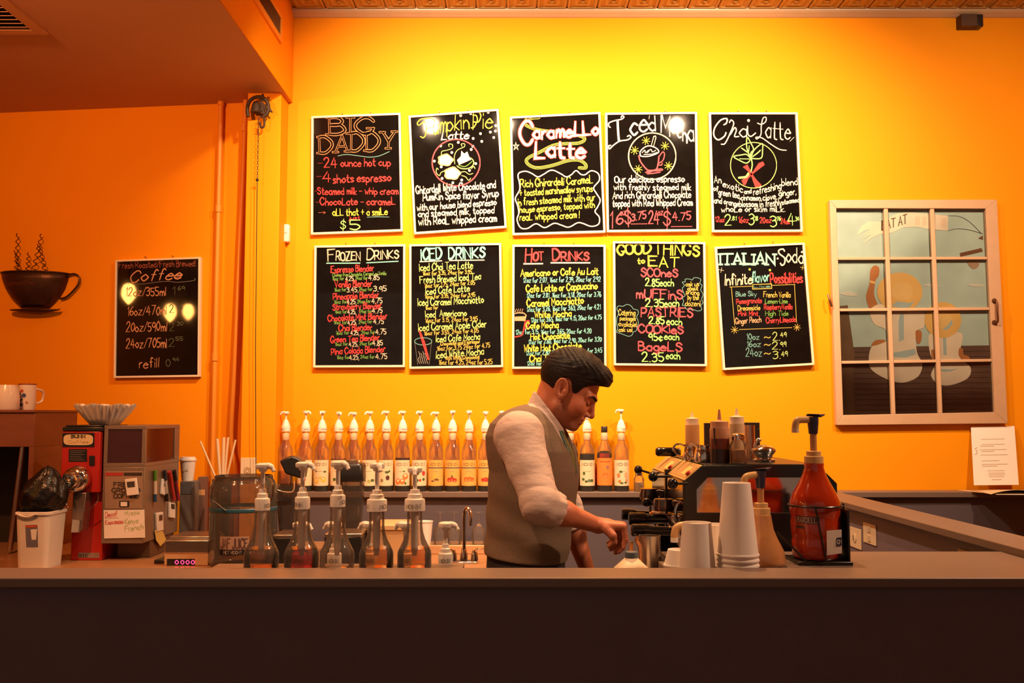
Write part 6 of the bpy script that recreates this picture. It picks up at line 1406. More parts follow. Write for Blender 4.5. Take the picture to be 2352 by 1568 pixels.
# ================================================================== SAUCE JUGS ON THE CUP SHELF
NAVYP = mat('navy_pump_plastic', (0.030, 0.026, 0.060), 0.3)
TANP = mat('tan_pump_plastic', (0.62, 0.38, 0.16), 0.3, var=0.05)
def sauce_pump(g, x, y, zc_, ztop_, d, s=1.0):
    """big sauce pump: tan collar, tube, navy sleeve and thumb lever, tan elbow spout pointing along d"""
    d = Vector(d).normalized()
    MB().lathe([(0, 0), (0.026 * s, 0), (0.026 * s, 0.018 * s), (0.020 * s, 0.020 * s), (0.020 * s, 0.032 * s), (0.012 * s, 0.034 * s), (0.0, 0.034 * s)], (x, y, zc_), 24).build('pump_collar', TANP, g)
    MB().tube([(x, y, zc_ + 0.03 * s), (x, y, ztop_ - 0.02)], 0.0095 * s, 14).build('pump_tube', mat('tan_tube', (0.55, 0.26, 0.10), 0.25), g)
    MB().tube([(x, y, ztop_ - 0.047 * s), (x, y, ztop_ - 0.04 * s), (x, y, ztop_ - 0.014 * s), (x, y, ztop_)], [0.0125 * s, 0.013 * s, 0.0155 * s, 0.0155 * s], 14).build('pump_sleeve', NAVYP, g)
    c = Vector((x, y, ztop_ - 0.002))
    MB().hexa([c - d * 0.020 * s + Vector((0, -0.013 * s, 0)), c + d * 0.026 * s * -1.35 + Vector((0, 0, 0.006 * s)), c + d * -0.020 * s + Vector((0, 0.013 * s, 0)), c + d * 0.018 * s + Vector((0, 0.012 * s, 0.004))], [c - d * 0.018 * s + Vector((0, -0.011 * s, 0.009 * s)), c + d * 0.030 * s * -1.3 + Vector((0, 0, 0.010 * s)), c - d * 0.018 * s + Vector((0, 0.011 * s, 0.009 * s)), c + d * 0.018 * s + Vector((0, 0.0, 0.011 * s))]).build('thumb_lever', NAVYP, g, bev=0.002)
    p0 = c + Vector((0, 0, -0.006 * s)) + d * 0.008 * s
    pts = catmull([tuple(p0), tuple(p0 + d * 0.026 * s), tuple(p0 + d * 0.038 * s + Vector((0, 0, -0.003 * s))), tuple(p0 + d * 0.043 * s + Vector((0, 0, -0.014 * s))), tuple(p0 + d * 0.044 * s + Vector((0, 0, -0.026 * s)))], 5)
    MB().tube(pts, 0.0098 * s, 14).build('elbow_spout', TANP, g)
    e = p0 + d * 0.044 * s + Vector((0, 0, -0.026 * s))
    MB().tube([e + Vector((0, 0, 0.002)), e + Vector((0, 0, -0.010 * s))], 0.0102 * s, 14).build('spout_tip', mat('clear_spout', (0.75, 0.55, 0.38), 0.2), g)
# red jug in its rack
yj = 2.68; xj2 = XU(1871, yj)
Rj = 56 * yj / F; z0 = ZR + 0.012
zz_ = lambda v: ZV(v, yj) - z0
JUGR = mat('caramel_red_plastic', (0.40, 0.030, 0.006), 0.12, var=0.12, scale=5, coat=0.6)
g = thing('sauce_jug', 'tall red-brown sauce jug with navy pump standing in a wire rack', 'jug', (xj2, yj, z0))
MB().lathe([(0, 0), (Rj * 0.85, 0), (Rj * 0.93, 0.008), (Rj * 0.95, zz_(1240)), (Rj * 0.92, zz_(1235)), (Rj * 0.95, zz_(1228)), (Rj * 0.98, zz_(1195)), (Rj * 0.95, zz_(1187)), (Rj * 0.98, zz_(1180)), (Rj, zz_(1166)), (Rj * 0.99, zz_(1150)), (Rj * 0.86, zz_(1132)), (Rj * 0.66, zz_(1112)), (Rj * 0.47, zz_(1090)), (Rj * 0.38, zz_(1072)), (Rj * 0.40, zz_(1066)), (Rj * 0.37, zz_(1062))], (xj2, yj, z0), 44).build('bottle', JUGR, g)
sauce_pump(g, xj2, yj, ZV(1063, yj), ZV(957, yj), (-1, -0.12, 0))
bpl = cyl_patch(xj2, yj, Rj * 0.985, F_ - 1.15, F_ - 0.15, ZV(1204, yj - Rj), ZV(1187, yj - Rj)).build('brand_plate', mat('brand_plate_dark', (0.06, 0.03, 0.025), 0.4), g)
curved_text(bpl, 'RARDELLI', xj2, yj, Rj * 0.985 + 0.001, F_ - 1.05, F_ - 0.22, ZV(1201, yj - Rj), 0.013, 0.0022, mat('brand_letters', (0.5, 0.32, 0.26), 0.4))
cyl_patch(xj2, yj, Rj * 0.985, F_ - 1.15, F_ - 0.75, ZV(1216, yj - Rj), ZV(1209, yj - Rj)).build('sub_plate', mat('brand_plate_dark', (0.06, 0.03, 0.025), 0.4), g)
WIRE = mat('black_wire', (0.012, 0.011, 0.011), 0.3)
g = thing('wire_rack', 'black wire bottle rack with white brand card around the red sauce jug', 'rack', (xj2, yj, ZR))
zr1 = ZV(1165, yj - Rj)
MB().tube([(xj2 + (Rj + 0.004) * c_, yj + (Rj + 0.004) * s_, zr1) for c_, s_ in disc(1, 32)], 0.0028, 8, closed=True).build('ring', WIRE, g)
MB().bb((xj2 - Rj * 1.0, yj - Rj, ZR), (xj2 + Rj * 1.15, yj + Rj, ZR + 0.010)).build('base_plate', WIRE, g, bev=0.002)
for (u0, v0, u1, v1, yy) in ((1873, 1166, 1898, 1289, yj - Rj - 0.004), (1786, 1222, 1852, 1289, yj - Rj - 0.006), ):
    MB().tube([P(u0, v0, yy), P(u1, v1, yy)], 0.0026, 8).build('strut', WIRE, g)
MB().tube([(xj2 + Rj + 0.006, yj, zr1), (xj2 + Rj + 0.010, yj, zr1 + 0.004), (xj2 + Rj + 0.010, yj, ZR + 0.004)], 0.0035, 8).build('upright', WIRE, g)
MB().bb((xj2 + Rj * 1.0 + 0.002, yj - Rj * 0.8, ZR + 0.01), (xj2 + Rj * 1.0 + 0.008, yj + Rj, ZV(1166, yj))).build('back_plate', WIRE, g, bev=0.001)
def onc(u, v, o=0.0):
    q = P(u, v, yj - Rj * 1.04 - o); return q
cd = MB().hexa([onc(*p) for p in ((1899, 1219), (1933, 1216), (1934, 1270), (1899, 1275))], [onc(*p) + Vector((0, 0.002, 0)) for p in ((1899, 1219), (1933, 1216), (1934, 1270), (1899, 1275))]).build('brand_card', PAPER, g, smooth=0)
MB().add([onc(*p, .0006) for p in ((1921, 1235), (1933, 1233), (1933, 1253), (1921, 1255))], [(0, 1, 2, 3)]).build('card_block', mat('card_navy', (0.03, 0.035, 0.08), 0.5), cd, smooth=0)
mb = MB(); sign(mb, 'GH', 1923, 1249, 1933, 1248, 9, 1.4, lambda u, v: onc(u, v, .0012), NY, sc=2.6 / F); mb.build('lettering', PAPER, cd, smooth=0, fix=False)
# caramel jug in front of the machine
yk = 2.62; xk = XU(1747, yk)
def zk_(v): return ZV(v, yk) - ZR
CAR = mat('caramel_plastic', (0.52, 0.24, 0.09), 0.15, var=0.1, coat=0.5)
Rk = 53 * yk / F
g = thing('caramel_jug', 'bell-shaped tan caramel sauce jug with navy pump beside the tall cups', 'jug', (xk, yk, ZR))
MB().lathe([(0, 0), (Rk * 0.9, 0), (Rk * 0.98, 0.006), (Rk, 0.014), (Rk * 0.92, zk_(1262)), (Rk * 0.70, zk_(1238)), (Rk * 0.52, zk_(1215)), (Rk * 0.44, zk_(1190)), (Rk * 0.42, zk_(1182)), (Rk * 0.38, zk_(1180))], (xk, yk, ZR), 40).build('bottle', CAR, g)
sauce_pump(g, xk, yk, ZV(1181, yk), ZV(1082, yk), (-1, -0.25, -0.12), 0.95)
# third pump behind the short cups
y3 = 2.74; x3 = XU(1588, y3)
g = thing('chocolate_jug', 'dark chocolate sauce jug with pale elbow spout behind the short cups', 'jug', (x3, y3, ZR))
h3 = ZV(1245, y3) - ZR
MB().lathe([(0, 0), (0.048, 0), (0.05, 0.006), (0.045, h3 * 0.5), (0.02, h3)], (x3, y3, ZR), 30).build('bottle', mat('choc_jug', (0.035, 0.012, 0.008), 0.12), g)
MB().tube([(x3, y3, ZR + h3), (x3, y3, ZV(1205, y3))], 0.010, 12).build('pump_tube', TANP, g)
pts = catmull([tuple(P(u, v, y3)) for u, v in ((1590, 1206), (1575, 1206), (1562, 1207), (1553, 1213), (1549, 1226), (1549, 1234))], 5)
MB().tube(pts, 0.0105, 14).build('elbow_spout', TANP, g)
e = P(1549, 1234, y3); MB().tube([e, e + Vector((0, 0, -0.013))], 0.011, 14).build('spout_tip', WHITEP, g)

# ---------------------------------------------------------------- inverted paper cups
def cup_profile(rt, rb, h):
    """inverted: rim below (z 0), base on top; rt rim radius, rb base radius"""
    return [(rt - 0.002, 0.0), (rt + 0.0022, 0.0005), (rt + 0.0030, 0.003), (rt + 0.0020, 0.0058), (rt, 0.0062), (rb, h), (rb - 0.0012, h), (rb - 0.0018, h - 0.006), (0, h - 0.006), (0, h - 0.0075), (rb - 0.003, h - 0.0078), (rt - 0.003, 0.004), (rt - 0.002, 0.0)]
def cup(label, x, y, z, rt, rb, h, grp='upturned paper cups'):
    o = MB().lathe(cup_profile(rt, rb, h), (0, 0, 0), 48).build('paper_cup', CUPW)
    o.location = (x, y, z); return tag(o, label, 'cup', grp)
yc1 = 2.52
rt = 45.5 * yc1 / F; rb = 31 * yc1 / F
x = XU(1692, yc1); hs_ = 0.170
zb0 = ZR; sp_ = 0.0136
NC = 4
hcup = ZV(1108, yc1) - (zb0 + sp_ * (NC - 1))
names = ['topmost tall cup of the stack', 'second cup of the tall stack, only its rim showing', 'cup just above the lowest in the tall stack', 'lowest rim of the tall upturned cup stack']
for i in range(NC):
    cup(names[NC - 1 - i] if False else names[NC - 1 - i], x, yc1, zb0 + sp_ * i, rt, rb, hcup)
ys = 2.52
cup('medium upturned paper cup between the small cup and the tall stack', XU(1599, ys), ys, ZR, 41 * ys / F, 32.5 * ys / F, ZV(1199, ys) - ZR)
cup('short upturned paper cup nearest the milk bottle', XU(1559, ys + 0.085), ys + 0.085, ZR, 36 * ys / F, 27 * ys / F, ZV(1261, ys + 0.085) - ZR)
cup('upturned paper cup peeking out between the medium cup and tall stack', XU(1640, ys + 0.11), ys + 0.11, ZR, 40 * ys / F, 30 * ys / F, ZV(1203, ys + 0.11) - ZR)

# ---------------------------------------------------------------- milk bottle, knock pitcher, spoon
ym2 = 2.62; xm2 = XU(1449, ym2)
g = thing('milk_bottle', 'white plastic milk bottle with blue-grey cap behind the bar', 'bottle', (xm2, ym2, ZK))
hb_ = ZV(1266, ym2) - ZK; hc_ = ZV(1280, ym2) - ZK
loft(MB(), [rrect(0.062, 0.062, 0.02, ZK, xm2, ym2), rrect(0.066, 0.066, 0.025, ZK + 0.02, xm2, ym2), rrect(0.066, 0.066, 0.025, ZK + hc_ * 0.66, xm2, ym2), rrect(0.045, 0.045, 0.03, ZK + hc_ * 0.88, xm2, ym2), rrect(0.0165, 0.0165, 0.0160, ZK + hc_, xm2, ym2)]).build('body', mat('milk_plastic', (0.82, 0.66, 0.46), 0.4, var=0.03), g, smooth=60)
MB().lathe([(0.0172, hc_ - 0.004), (0.0172, hb_ - 0.002), (0.015, hb_), (0, hb_)], (xm2, ym2, ZK), 26).build('cap', mat('cap_slate_blue', (0.10, 0.13, 0.16), 0.4), g)
g = thing('tall_pitcher', 'tall steel frothing pitcher below the nearest portafilter', 'pitcher', (XU(1492, 2.79), 2.79, ZK))
xp_ = XU(1491, 2.79); hp_ = ZV(1229, 2.79) - ZK; rp_ = 24.5 * 2.79 / F
MB().lathe([(0, 0), (rp_ * 1.1, 0), (rp_ * 1.12, 0.006), (rp_ * 1.05, hp_ * 0.4), (rp_, hp_), (rp_ * 0.95, hp_), (rp_ * 1.0, hp_ * 0.4), (rp_, 0.01), (0, 0.01)], (xp_, 2.79, ZK), 36).build('body', STEEL, g)
MB().tube(catmull([tuple(P(u, v, 2.75)) for u, v in ((1466, 1232), (1462, 1240), (1470, 1256), (1474, 1300))], 4), 0.006, 8).build('handle', mat('copper_handle', (0.55, 0.25, 0.12), 0.3, metal=0.8), g)
o = MB().tube(catmull([tuple(P(u, v, 2.68)) for u, v in ((1450, 1262), (1450, 1252), (1451, 1245), (1452, 1244))], 3), [0.004] * 9 + [0.003], 10)
g = thing('thermometer', 'small copper frothing thermometer stem above the milk bottle cap', 'thermometer', (P(1450, 1266, 2.74).x, 2.78, ZK))
xx_ = P(1450, 1266, 2.78).x
MB().bb((xx_ - 0.006, 2.778, ZV(1275, 2.78)), (xx_ + 0.006, 2.784, ZV(1246, 2.78))).build('stem', mat('copper_stem', (0.62, 0.28, 0.12), 0.3, metal=0.8), g, bev=0.001)
MB().bb((xx_ - 0.007, 2.776, ZV(1246, 2.78)), (xx_ + 0.007, 2.786, ZV(1243, 2.78))).build('tip', CHROME, g, bev=0.001)
MB().lathe([(0, 0), (0.013, 0), (0.014, 0.10), (0.013, ZV(1275, 2.78) - ZK), (0, ZV(1275, 2.78) - ZK)], (xx_, 2.781, ZK), 20).build('holder_cup', STEEL, g)

# ================================================================== WALL PLATES, PAPERS, OLD WINDOW
SHW = Plane((1.50, 0, 0), (-1, 0, 0))
def plate(label, pts, kind):
    q = [SHW.hit(*p) for p in pts]; ys_ = [p.y for p in q]; zs_ = [p.z for p in q]
    y0, y1 = min((q[1].y + q[2].y) / 2, (q[0].y + q[3].y) / 2), max((q[1].y + q[2].y) / 2, (q[0].y + q[3].y) / 2)
    z1 = (q[0].z + q[1].z) / 2; z0 = (q[2].z + q[3].z) / 2
    g = thing('outlet_plate', label, 'wall plate', (1.5, (y0 + y1) / 2, z0), 'cream plates on the side half wall')
    MB().bb((1.495, y0, z0), (1.5, y1, z1)).build('plate', CREAMP, g, bev=0.002)
    c = Vector((1.4945, (y0 + y1) / 2, (z0 + z1) / 2))
    if kind == 0:
        MB().lathe([(0.020, 0.0), (0.020, 0.002), (0.017, 0.003), (0, 0.003)], c, 24, ax=(-1, 0, 0)).build('round_socket', CREAMP, g)
        MB().tube([c + Vector((-0.003, 0.004, -0.012)), c + Vector((-0.003, 0.010, 0.0)), c + Vector((-0.003, 0.004, 0.012))], 0.002, 6).build('slot', BLACKP, g)
    else:
        for dz in (-0.019, 0.019): MB().box(c + Vector((-0.001, 0, dz)), (0.003, 0.03, 0.026)).build('socket', mat('socket_ivory', (0.62, 0.50, 0.34), 0.4), g, bev=0.002)
plate('cream plate with a round socket on the side half wall', [(1952, 1208), (1980, 1216), (1980, 1262), (1952, 1254)], 0)
plate('cream duplex outlet plate, the farther one on the side half wall', [(1985, 1199), (2014, 1206), (2014, 1253), (1985, 1245)], 1)
q = [SHW.hit(*p) for p in ((2203, 1259), (2251, 1273))]
g = thing('junction_cover', 'cream cover plate low on the side half wall, cut off by the bar', 'wall plate', (1.5, (q[0].y + q[1].y) / 2, q[1].z - 0.12))
MB().bb((1.494, q[1].y, q[1].z - 0.115), (1.5, q[0].y, q[0].z)).build('plate', CREAMP, g, bev=0.002)
MB().lathe([(0.004, 0), (0.004, 0.002), (0, 0.002)], (1.494, (q[0].y + q[1].y) / 2, q[1].z - 0.06), 12, ax=(-1, 0, 0)).build('screw', CREAMP, g)
# notice leaning on the wall, folder below
yn = 4.83
a = [P(u, v, yy) for u, v, yy in ((2230, 980, 4.885), (2330, 978, 4.885), (2340, 1113, 4.80), (2237, 1114, 4.80))]
g = thing('paper_notice', 'white printed notice leaning on the wall above the ledge corner', 'paper', ((a[2] + a[3]) / 2))
nrm = (a[1] - a[0]).cross(a[3] - a[0]).normalized()
if nrm.y > 0: nrm = -nrm
MB().hexa(a, [p - nrm * 0.0015 for p in a]).build('sheet', PAPER, g, smooth=0)
mb = MB()
def onp(s_, t_): return a[0].lerp(a[1], s_).lerp(a[3].lerp(a[2], s_), t_) + nrm * 0.0006
TXTG = mat('print_grey', (0.45, 0.30, 0.18), 0.6)
for k_, (t_, s0, s1) in enumerate(((.22, .20, .75), (.31, .22, .75), (.34, .18, .5), (.40, .17, .78), (.43, .2, .5), (.49, .18, .8), (.59, .2, .6), (.65, .2, .78), (.68, .2, .55), (.76, .32, .7), (.80, .34, .7), (.83, .33, .7), (.86, .34, .68), (.91, .4, .62))):
    ml = MB(); ribbon(ml, [onp(s0 + (s1 - s0) * i / 24, t_ + 0.004 * math.sin(i * 2.3)) for i in range(25)], 0.0018, Vector((1, 0, 0)), Vector((0, 0, 1)), nrm); ml.build('print_line', TXTG, g, smooth=0, fix=False)
ml = MB(); ribbon(ml, [onp(.12, .36), onp(.07, .38), onp(.11, .42), onp(.10, .47), onp(.05, .48)], 0.003, Vector((1, 0, 0)), Vector((0, 0, 1)), nrm); ml.build('print_mark', TXTG, g, smooth=0, fix=False)
g = thing('paper_folder', 'tan paper folder curling over the edge of the ledge corner', 'folder', (2.35, 4.80, ZB))
FOLD = mat('folder_tan', (0.72, 0.48, 0.26), 0.6, var=0.04)
def sheet(pts, nm, m, th=0.0012):
    MB().prism(pts, (0, 0, th)).build(nm, m, g, smooth=0)
zf_ = ZB + 0.001
yfr = 4.62
sheet([(XU(2204, 4.84), 4.86, zf_), (XU(2290, 4.62), 4.62, zf_), (XU(2420, 4.62), 4.60, zf_), (XU(2430, 4.86), 4.87, zf_)], 'back_cover', FOLD)
vs = []; nq = 16
for i in range(nq + 1):
    t = i / nq; x_ = XU(2262, 4.66) + (XU(2420, 4.66) - XU(2262, 4.66)) * t
    zz2 = zf_ + 0.003 + 0.020 * math.sin(math.pi * min(1, t * 1.3)) ** 0.8
    vs += [(x_, 4.60, zz2), (x_ + 0.02, 4.86, zf_ + 0.004)]
o = MB().add(vs, [(2 * i, 2 * i + 2, 2 * i + 3, 2 * i + 1) for i in range(nq)]).build('front_cover', FOLD, g, smooth=80); md = o.modifiers.new('thickness', 'SOLIDIFY'); md.thickness = 0.0012
sheet([(XU(2285, 4.60), 4.585, zf_ + 0.0013), (XU(2420, 4.58), 4.57, zf_ + 0.0013), (XU(2420, 4.8), 4.80, zf_ + 0.0013), (XU(2270, 4.8), 4.80, zf_ + 0.0013)], 'page', PAPER, 0.0008)

# ---------------------------------------------------------------- old sash window hung as a picture
FRW = mat('sash_cream_paint', (0.56, 0.36, 0.22), 0.5, var=0.08, scale=14, bump=0.1, bscale=40)
OFF = 0.034
wc = [(1906, 459), (2290, 458), (2315, 972), (1922, 976)]
ic = [(1921, 478), (2264, 479), (2285, 946), (1937, 953)]
def WB(u, v, o): return BACK.hit(u, v, o)
base = (WB(*wc[2], 0) + WB(*wc[3], 0)) / 2
g = thing('old_sash_window', 'old cream-painted twelve-pane sash window hung as a picture', 'window picture', base)
O3 = [WB(*p, OFF) for p in wc]; I3 = [WB(*p, OFF) for p in ic]
NB = Vector((0, -1, 0))
for i, nm in enumerate(('top_rail', 'stile', 'bottom_rail', 'stile')):
    j = (i + 1) % 4
    q = [O3[i], O3[j], I3[j], I3[i]]
    MB().hexa(q, [p - NB * (OFF - 0.001) for p in q]).build(nm, FRW, g, bev=0.002)
def bil(s_, t_, o):
    a_ = I3[0].lerp(I3[1], s_).lerp(I3[3].lerp(I3[2], s_), t_); return Vector((a_.x, YW - o, a_.z))
sx = (0.0, 0.335, 0.645, 1.0); tz = (0.0, 0.245, 0.495, 0.748, 1.0)
mw = 0.011
for s_ in sx[1:3]:
    q = [bil(s_ - .014, 0, .030), bil(s_ + .014, 0, .030), bil(s_ + .014, 1, .030), bil(s_ - .014, 1, .030)]
    MB().hexa(q, [p + Vector((0, 0.024, 0)) for p in q]).build('muntin', FRW, g, bev=0.003)
for t_ in tz[1:4]:
    q = [bil(0, t_ - .007, .027), bil(1, t_ - .007, .027), bil(1, t_ + .007, .027), bil(0, t_ + .007, .027)]
    MB().hexa(q, [p + Vector((0, 0.021, 0)) for p in q]).build('muntin', FRW, g, bev=0.002)
PANE = glassmat('window_pane_glass', (0.96, 0.95, 0.93), 0.02, 0.9)
for i in range(3):
    for j in range(4):
        q = [bil(sx[i], tz[j], .0165), bil(sx[i + 1], tz[j], .0165), bil(sx[i + 1], tz[j + 1], .0165), bil(sx[i], tz[j + 1], .0165)]
        MB().hexa(q, [p + Vector((0, 0.002, 0)) for p in q]).build('pane', PANE, g, smooth=0)
# painted picture behind the panes (flat paint in layers)
KW = 450 / 1260.0
def A(x, y, o): return WB(1890 + x * KW, 440 + y * KW, 0.004 + o * 0.0003)
SKYP = mat('art_sky', (0.52, 0.74, 0.72), 0.6, var=0.10, scale=5); SANDP = mat('art_planks', (0.13, 0.075, 0.055), 0.6, var=0.5, scale=9, stretch=(1, 1, 9)); CRE = mat('art_cream', (0.97, 0.88, 0.72), 0.6, var=0.05)
HATM = mat('art_straw', (0.95, 0.62, 0.20), 0.6, var=0.08); SKN = mat('art_brown', (0.55, 0.22, 0.07), 0.6); BLT = mat('art_blue', (0.46, 0.66, 0.70), 0.6); PST = mat('art_post', (0.17, 0.10, 0.05), 0.6, var=0.3)
art = None
def shape(pts, m, o, nm='painted_shape', smooth=True):
    pp_ = catmull(pts, 5, True) if smooth else pts
    P3 = [A(x, y, o) for x, y in pp_]; c = sum(P3, Vector()) / len(P3)
    return MB().add(P3, [tuple(range(len(P3)))]).build(nm, m, art or g, smooth=0, fix=False)
q = [bil(-.02, -.02, .003), bil(1.02, -.02, .003), bil(1.02, 1.02, .003), bil(-.02, 1.02, .003)]
art = MB().hexa(q, [p + Vector((0, 0.002, 0)) for p in q]).build('painting', SKYP, g, smooth=0)
shape([(100, 1000), (1080, 988), (1090, 1440), (110, 1440)], SANDP, 1, smooth=False)
shape([(110, 735), (160, 730), (205, 1060), (190, 1180), (205, 1440), (120, 1440)], PST, 2, smooth=False)
for y in range(1030, 1430, 34): shape([(205, y), (1080, y - 8), (1082, y - 3), (205, y + 5)], mat('art_plank_gap', (0.05, 0.026, 0.018), 0.7), 1.5, 'plank_gap', smooth=False)
# banner with a cuff of four fingers
shape([(385, 195), (300, 190), (250, 220), (215, 285), (260, 255), (305, 240), (235, 300), (300, 260), (250, 305), (310, 275), (262, 335), (310, 300), (385, 265)], CRE, 1.6, 'banner_end', smooth=False)
shape([(375, 195), (480, 140), (560, 132), (700, 145), (805, 155), (805, 250), (700, 245), (600, 225), (520, 230), (440, 265), (375, 275)], CRE, 2, 'banner', smooth=False)
mb = MB()
for t_, x0_, y0_, x1_, y1_ in (('EAT', 380, 245, 465, 225), ('AT', 487, 218, 540, 202)):
    for st in text_strokes(t_, x0_, y0_, x1_, y1_, 55, jit=0.02): ribbon(mb, [A(x, y, 3) for x, y in st], 0.008, Vector((1, 0, 0)), Vector((0, 0, 1)), NB)
mb.build('lettering', mat('art_letters', (0.10, 0.05, 0.025), 0.6), art, smooth=0, fix=False)
for x0_, y0_ in ((595, 215), (640, 216), (680, 222), (760, 225)): shape([(x0_, y0_), (x0_ + 28, y0_ + 2), (x0_ + 30, y0_ - 55), (x0_, y0_ - 55)], mat('art_faded', (0.93, 0.76, 0.60), 0.6), 3, 'faded_letter', smooth=False)
mb = MB(); ribbon(mb, [A(x, y, 2) for x, y in catmull([(805, 155), (880, 160), (950, 200), (1020, 270)], 6)], 0.002, Vector((1, 0, 0)), Vector((0, 0, 1)), NB); ribbon(mb, [A(x, y, 2) for x, y in catmull([(805, 250), (870, 238), (950, 248), (1030, 272)], 6)], 0.002, Vector((1, 0, 0)), Vector((0, 0, 1)), NB)
mb.build('tow_lines', INK, art, smooth=0, fix=False)
shape([(880, 395), (1020, 362), (1030, 385), (885, 418)], mat('art_plane_brown', (0.17, 0.07, 0.03), 0.6), 2, 'plane_wing', smooth=False)
shape([(1000, 300), (1030, 280), (1030, 310)], mat('art_plane_brown', (0.17, 0.07, 0.03), 0.6), 2, 'plane_tail', smooth=False)
shape([(930, 450), (1000, 452), (998, 485), (960, 495)], mat('art_plane_pale', (0.42, 0.30, 0.2), 0.6), 2, 'plane_body')
# two seated figures in straw hats
shape([(330, 475), (362, 490), (358, 545), (340, 570), (330, 660), (355, 740), (310, 765), (278, 680), (300, 590), (305, 510)], SKN, 2, 'arm')
shape([(302, 570), (338, 578), (334, 594), (302, 584)], HATM, 3, 'bangle', smooth=False)
shape([(305, 760), (400, 720), (640, 770), (648, 870), (600, 900), (605, 1030), (640, 1110), (610, 1190), (510, 1228), (400, 1200), (310, 1140), (295, 1070), (320, 990), (410, 960), (400, 885), (330, 850)], CRE, 3, 'dress')
shape([(598, 895), (634, 900), (632, 960), (612, 978), (600, 950)], SKN, 4, 'arm'); shape([(312, 985), (340, 955), (395, 952), (395, 968), (330, 990)], SKN, 4, 'knee')
shape([(495, 645 + 140), (520, 785), (522, 950), (490, 965), (486, 850)], BLT, 4, 'tie', smooth=False); shape([(455, 1035), (595, 1010), (600, 1045), (530, 1068), (456, 1062)], BLT, 4, 'belt', smooth=False)
shape([(495 + 145 * math.cos(a_), 645 + 125 * math.sin(a_)) for a_ in [2 * math.pi * i / 20 for i in range(20)]], HATM, 5, 'straw_hat')
shape([(510 + 70 * math.cos(a_), 640 + 60 * math.sin(a_)) for a_ in [2 * math.pi * i / 16 for i in range(16)]], mat('art_straw_crown', (0.98, 0.68, 0.26), 0.6), 6, 'hat_crown')
shape([(440, 735), (475, 705), (560, 715), (590, 700), (560, 745), (500, 750)], BLT, 7, 'hat_ribbon', smooth=False)
shape([(680, 930), (740, 890), (860, 900), (900, 930), (880, 1060), (950, 1130), (930, 1200), (820, 1244), (740, 1235), (695, 1180), (720, 1110), (690, 1040)], CRE, 3, 'dress')
shape([(770, 870), (790, 870), (797, 1050), (776, 1050)], BLT, 4, 'tie', smooth=False); shape([(875, 1010), (900, 1010), (905, 1045), (940, 1060), (940, 1085), (880, 1065)], SKN, 4, 'arm'); shape([(697, 1020), (716, 1020), (716, 1080), (700, 1060)], SKN, 4, 'arm')
shape([(720, 1118), (760, 1140), (850, 1140), (885, 1120), (840, 1150), (770, 1155)], BLT, 4, 'belt')
shape([(772 + 118 * math.cos(a_), 825 + 115 * math.sin(a_)) for a_ in [2 * math.pi * i / 20 for i in range(20)]], HATM, 5, 'straw_hat')
shape([(775 + 58 * math.cos(a_), 830 + 55 * math.sin(a_)) for a_ in [2 * math.pi * i / 16 for i in range(16)]], mat('art_straw_crown', (0.98, 0.68, 0.26), 0.6), 6, 'hat_crown')
shape([(770, 885), (800, 862), (830, 820), (835, 850), (800, 890)], BLT, 7, 'hat_ribbon', smooth=False)
for x0_ in (110, 640, 930): shape([(x0_, 655 - (x0_ > 500) * 55), (x0_ + 60, 640 - (x0_ > 500) * 50), (x0_ + 120, 665 - (x0_ > 500) * 60), (x0_ + 60, 672 - (x0_ > 500) * 60)], mat('art_cloud', (0.72, 0.80, 0.74), 0.6), 1.2, 'cloud')
# iron handle and hinge
BRZ = mat('old_bronze', (0.16, 0.07, 0.035), 0.4, metal=0.7, var=0.3)
def wp(u, v, o): return WB(u, v, o)
MB().tube(catmull([tuple(wp(2283, 692, OFF + .004)), tuple(wp(2290, 694, OFF + .020)), tuple(wp(2291, 715, OFF + .024)), tuple(wp(2292, 738, OFF + .020)), tuple(wp(2285, 741, OFF + .004))], 4), 0.005, 8).build('pull_handle', BRZ, g)
for v in (691, 741): MB().lathe([(0, 0.004), (0.012, 0.003), (0.014, 0)], wp(2284, v, OFF), 14, ax=(0, -1, 0)).build('handle_rosette', BRZ, g)
MB().tube(catmull([tuple(wp(1902, 676, OFF)), tuple(wp(1906, 690, OFF + .01)), tuple(wp(1910, 704, OFF + .006))], 4), 0.006, 8).build('hinge', BRZ, g)
# ================================================================== THE BARISTA (smooth implicit body, polygonised)
YM = 3.15
def V(u, v, y=YM): return np.array(P(u, v, y), dtype=np.float64)
def n_(v): return v / np.linalg.norm(v)
def smin(a, b, k): h = np.clip(0.5 + 0.5 * (b - a) / k, 0, 1); return b + (a - b) * h - k * h * (1 - h)
def smax(a, b, k): return -smin(-a, -b, k)
def sph(p, c, r): return np.linalg.norm(p - np.asarray(c), axis=1) - r
def ell(p, c, R):
    q = (p - np.asarray(c)) / np.asarray(R); k0 = np.linalg.norm(q, axis=1); k1 = np.linalg.norm(q / np.asarray(R), axis=1) + 1e-9
    return k0 * (k0 - 1) / k1
def cap(p, a, b, ra, rb=None):
    rb = ra if rb is None else rb; a = np.asarray(a); b = np.asarray(b)
    ab = b - a; t = np.clip(((p - a) @ ab) / (ab @ ab), 0, 1)
    return np.linalg.norm(p - a - t[:, None] * ab, axis=1) - (ra + (rb - ra) * t)
def along(p, a, b): ab = np.asarray(b) - np.asarray(a); L = np.linalg.norm(ab); return ((p - np.asarray(a)) @ ab) / L

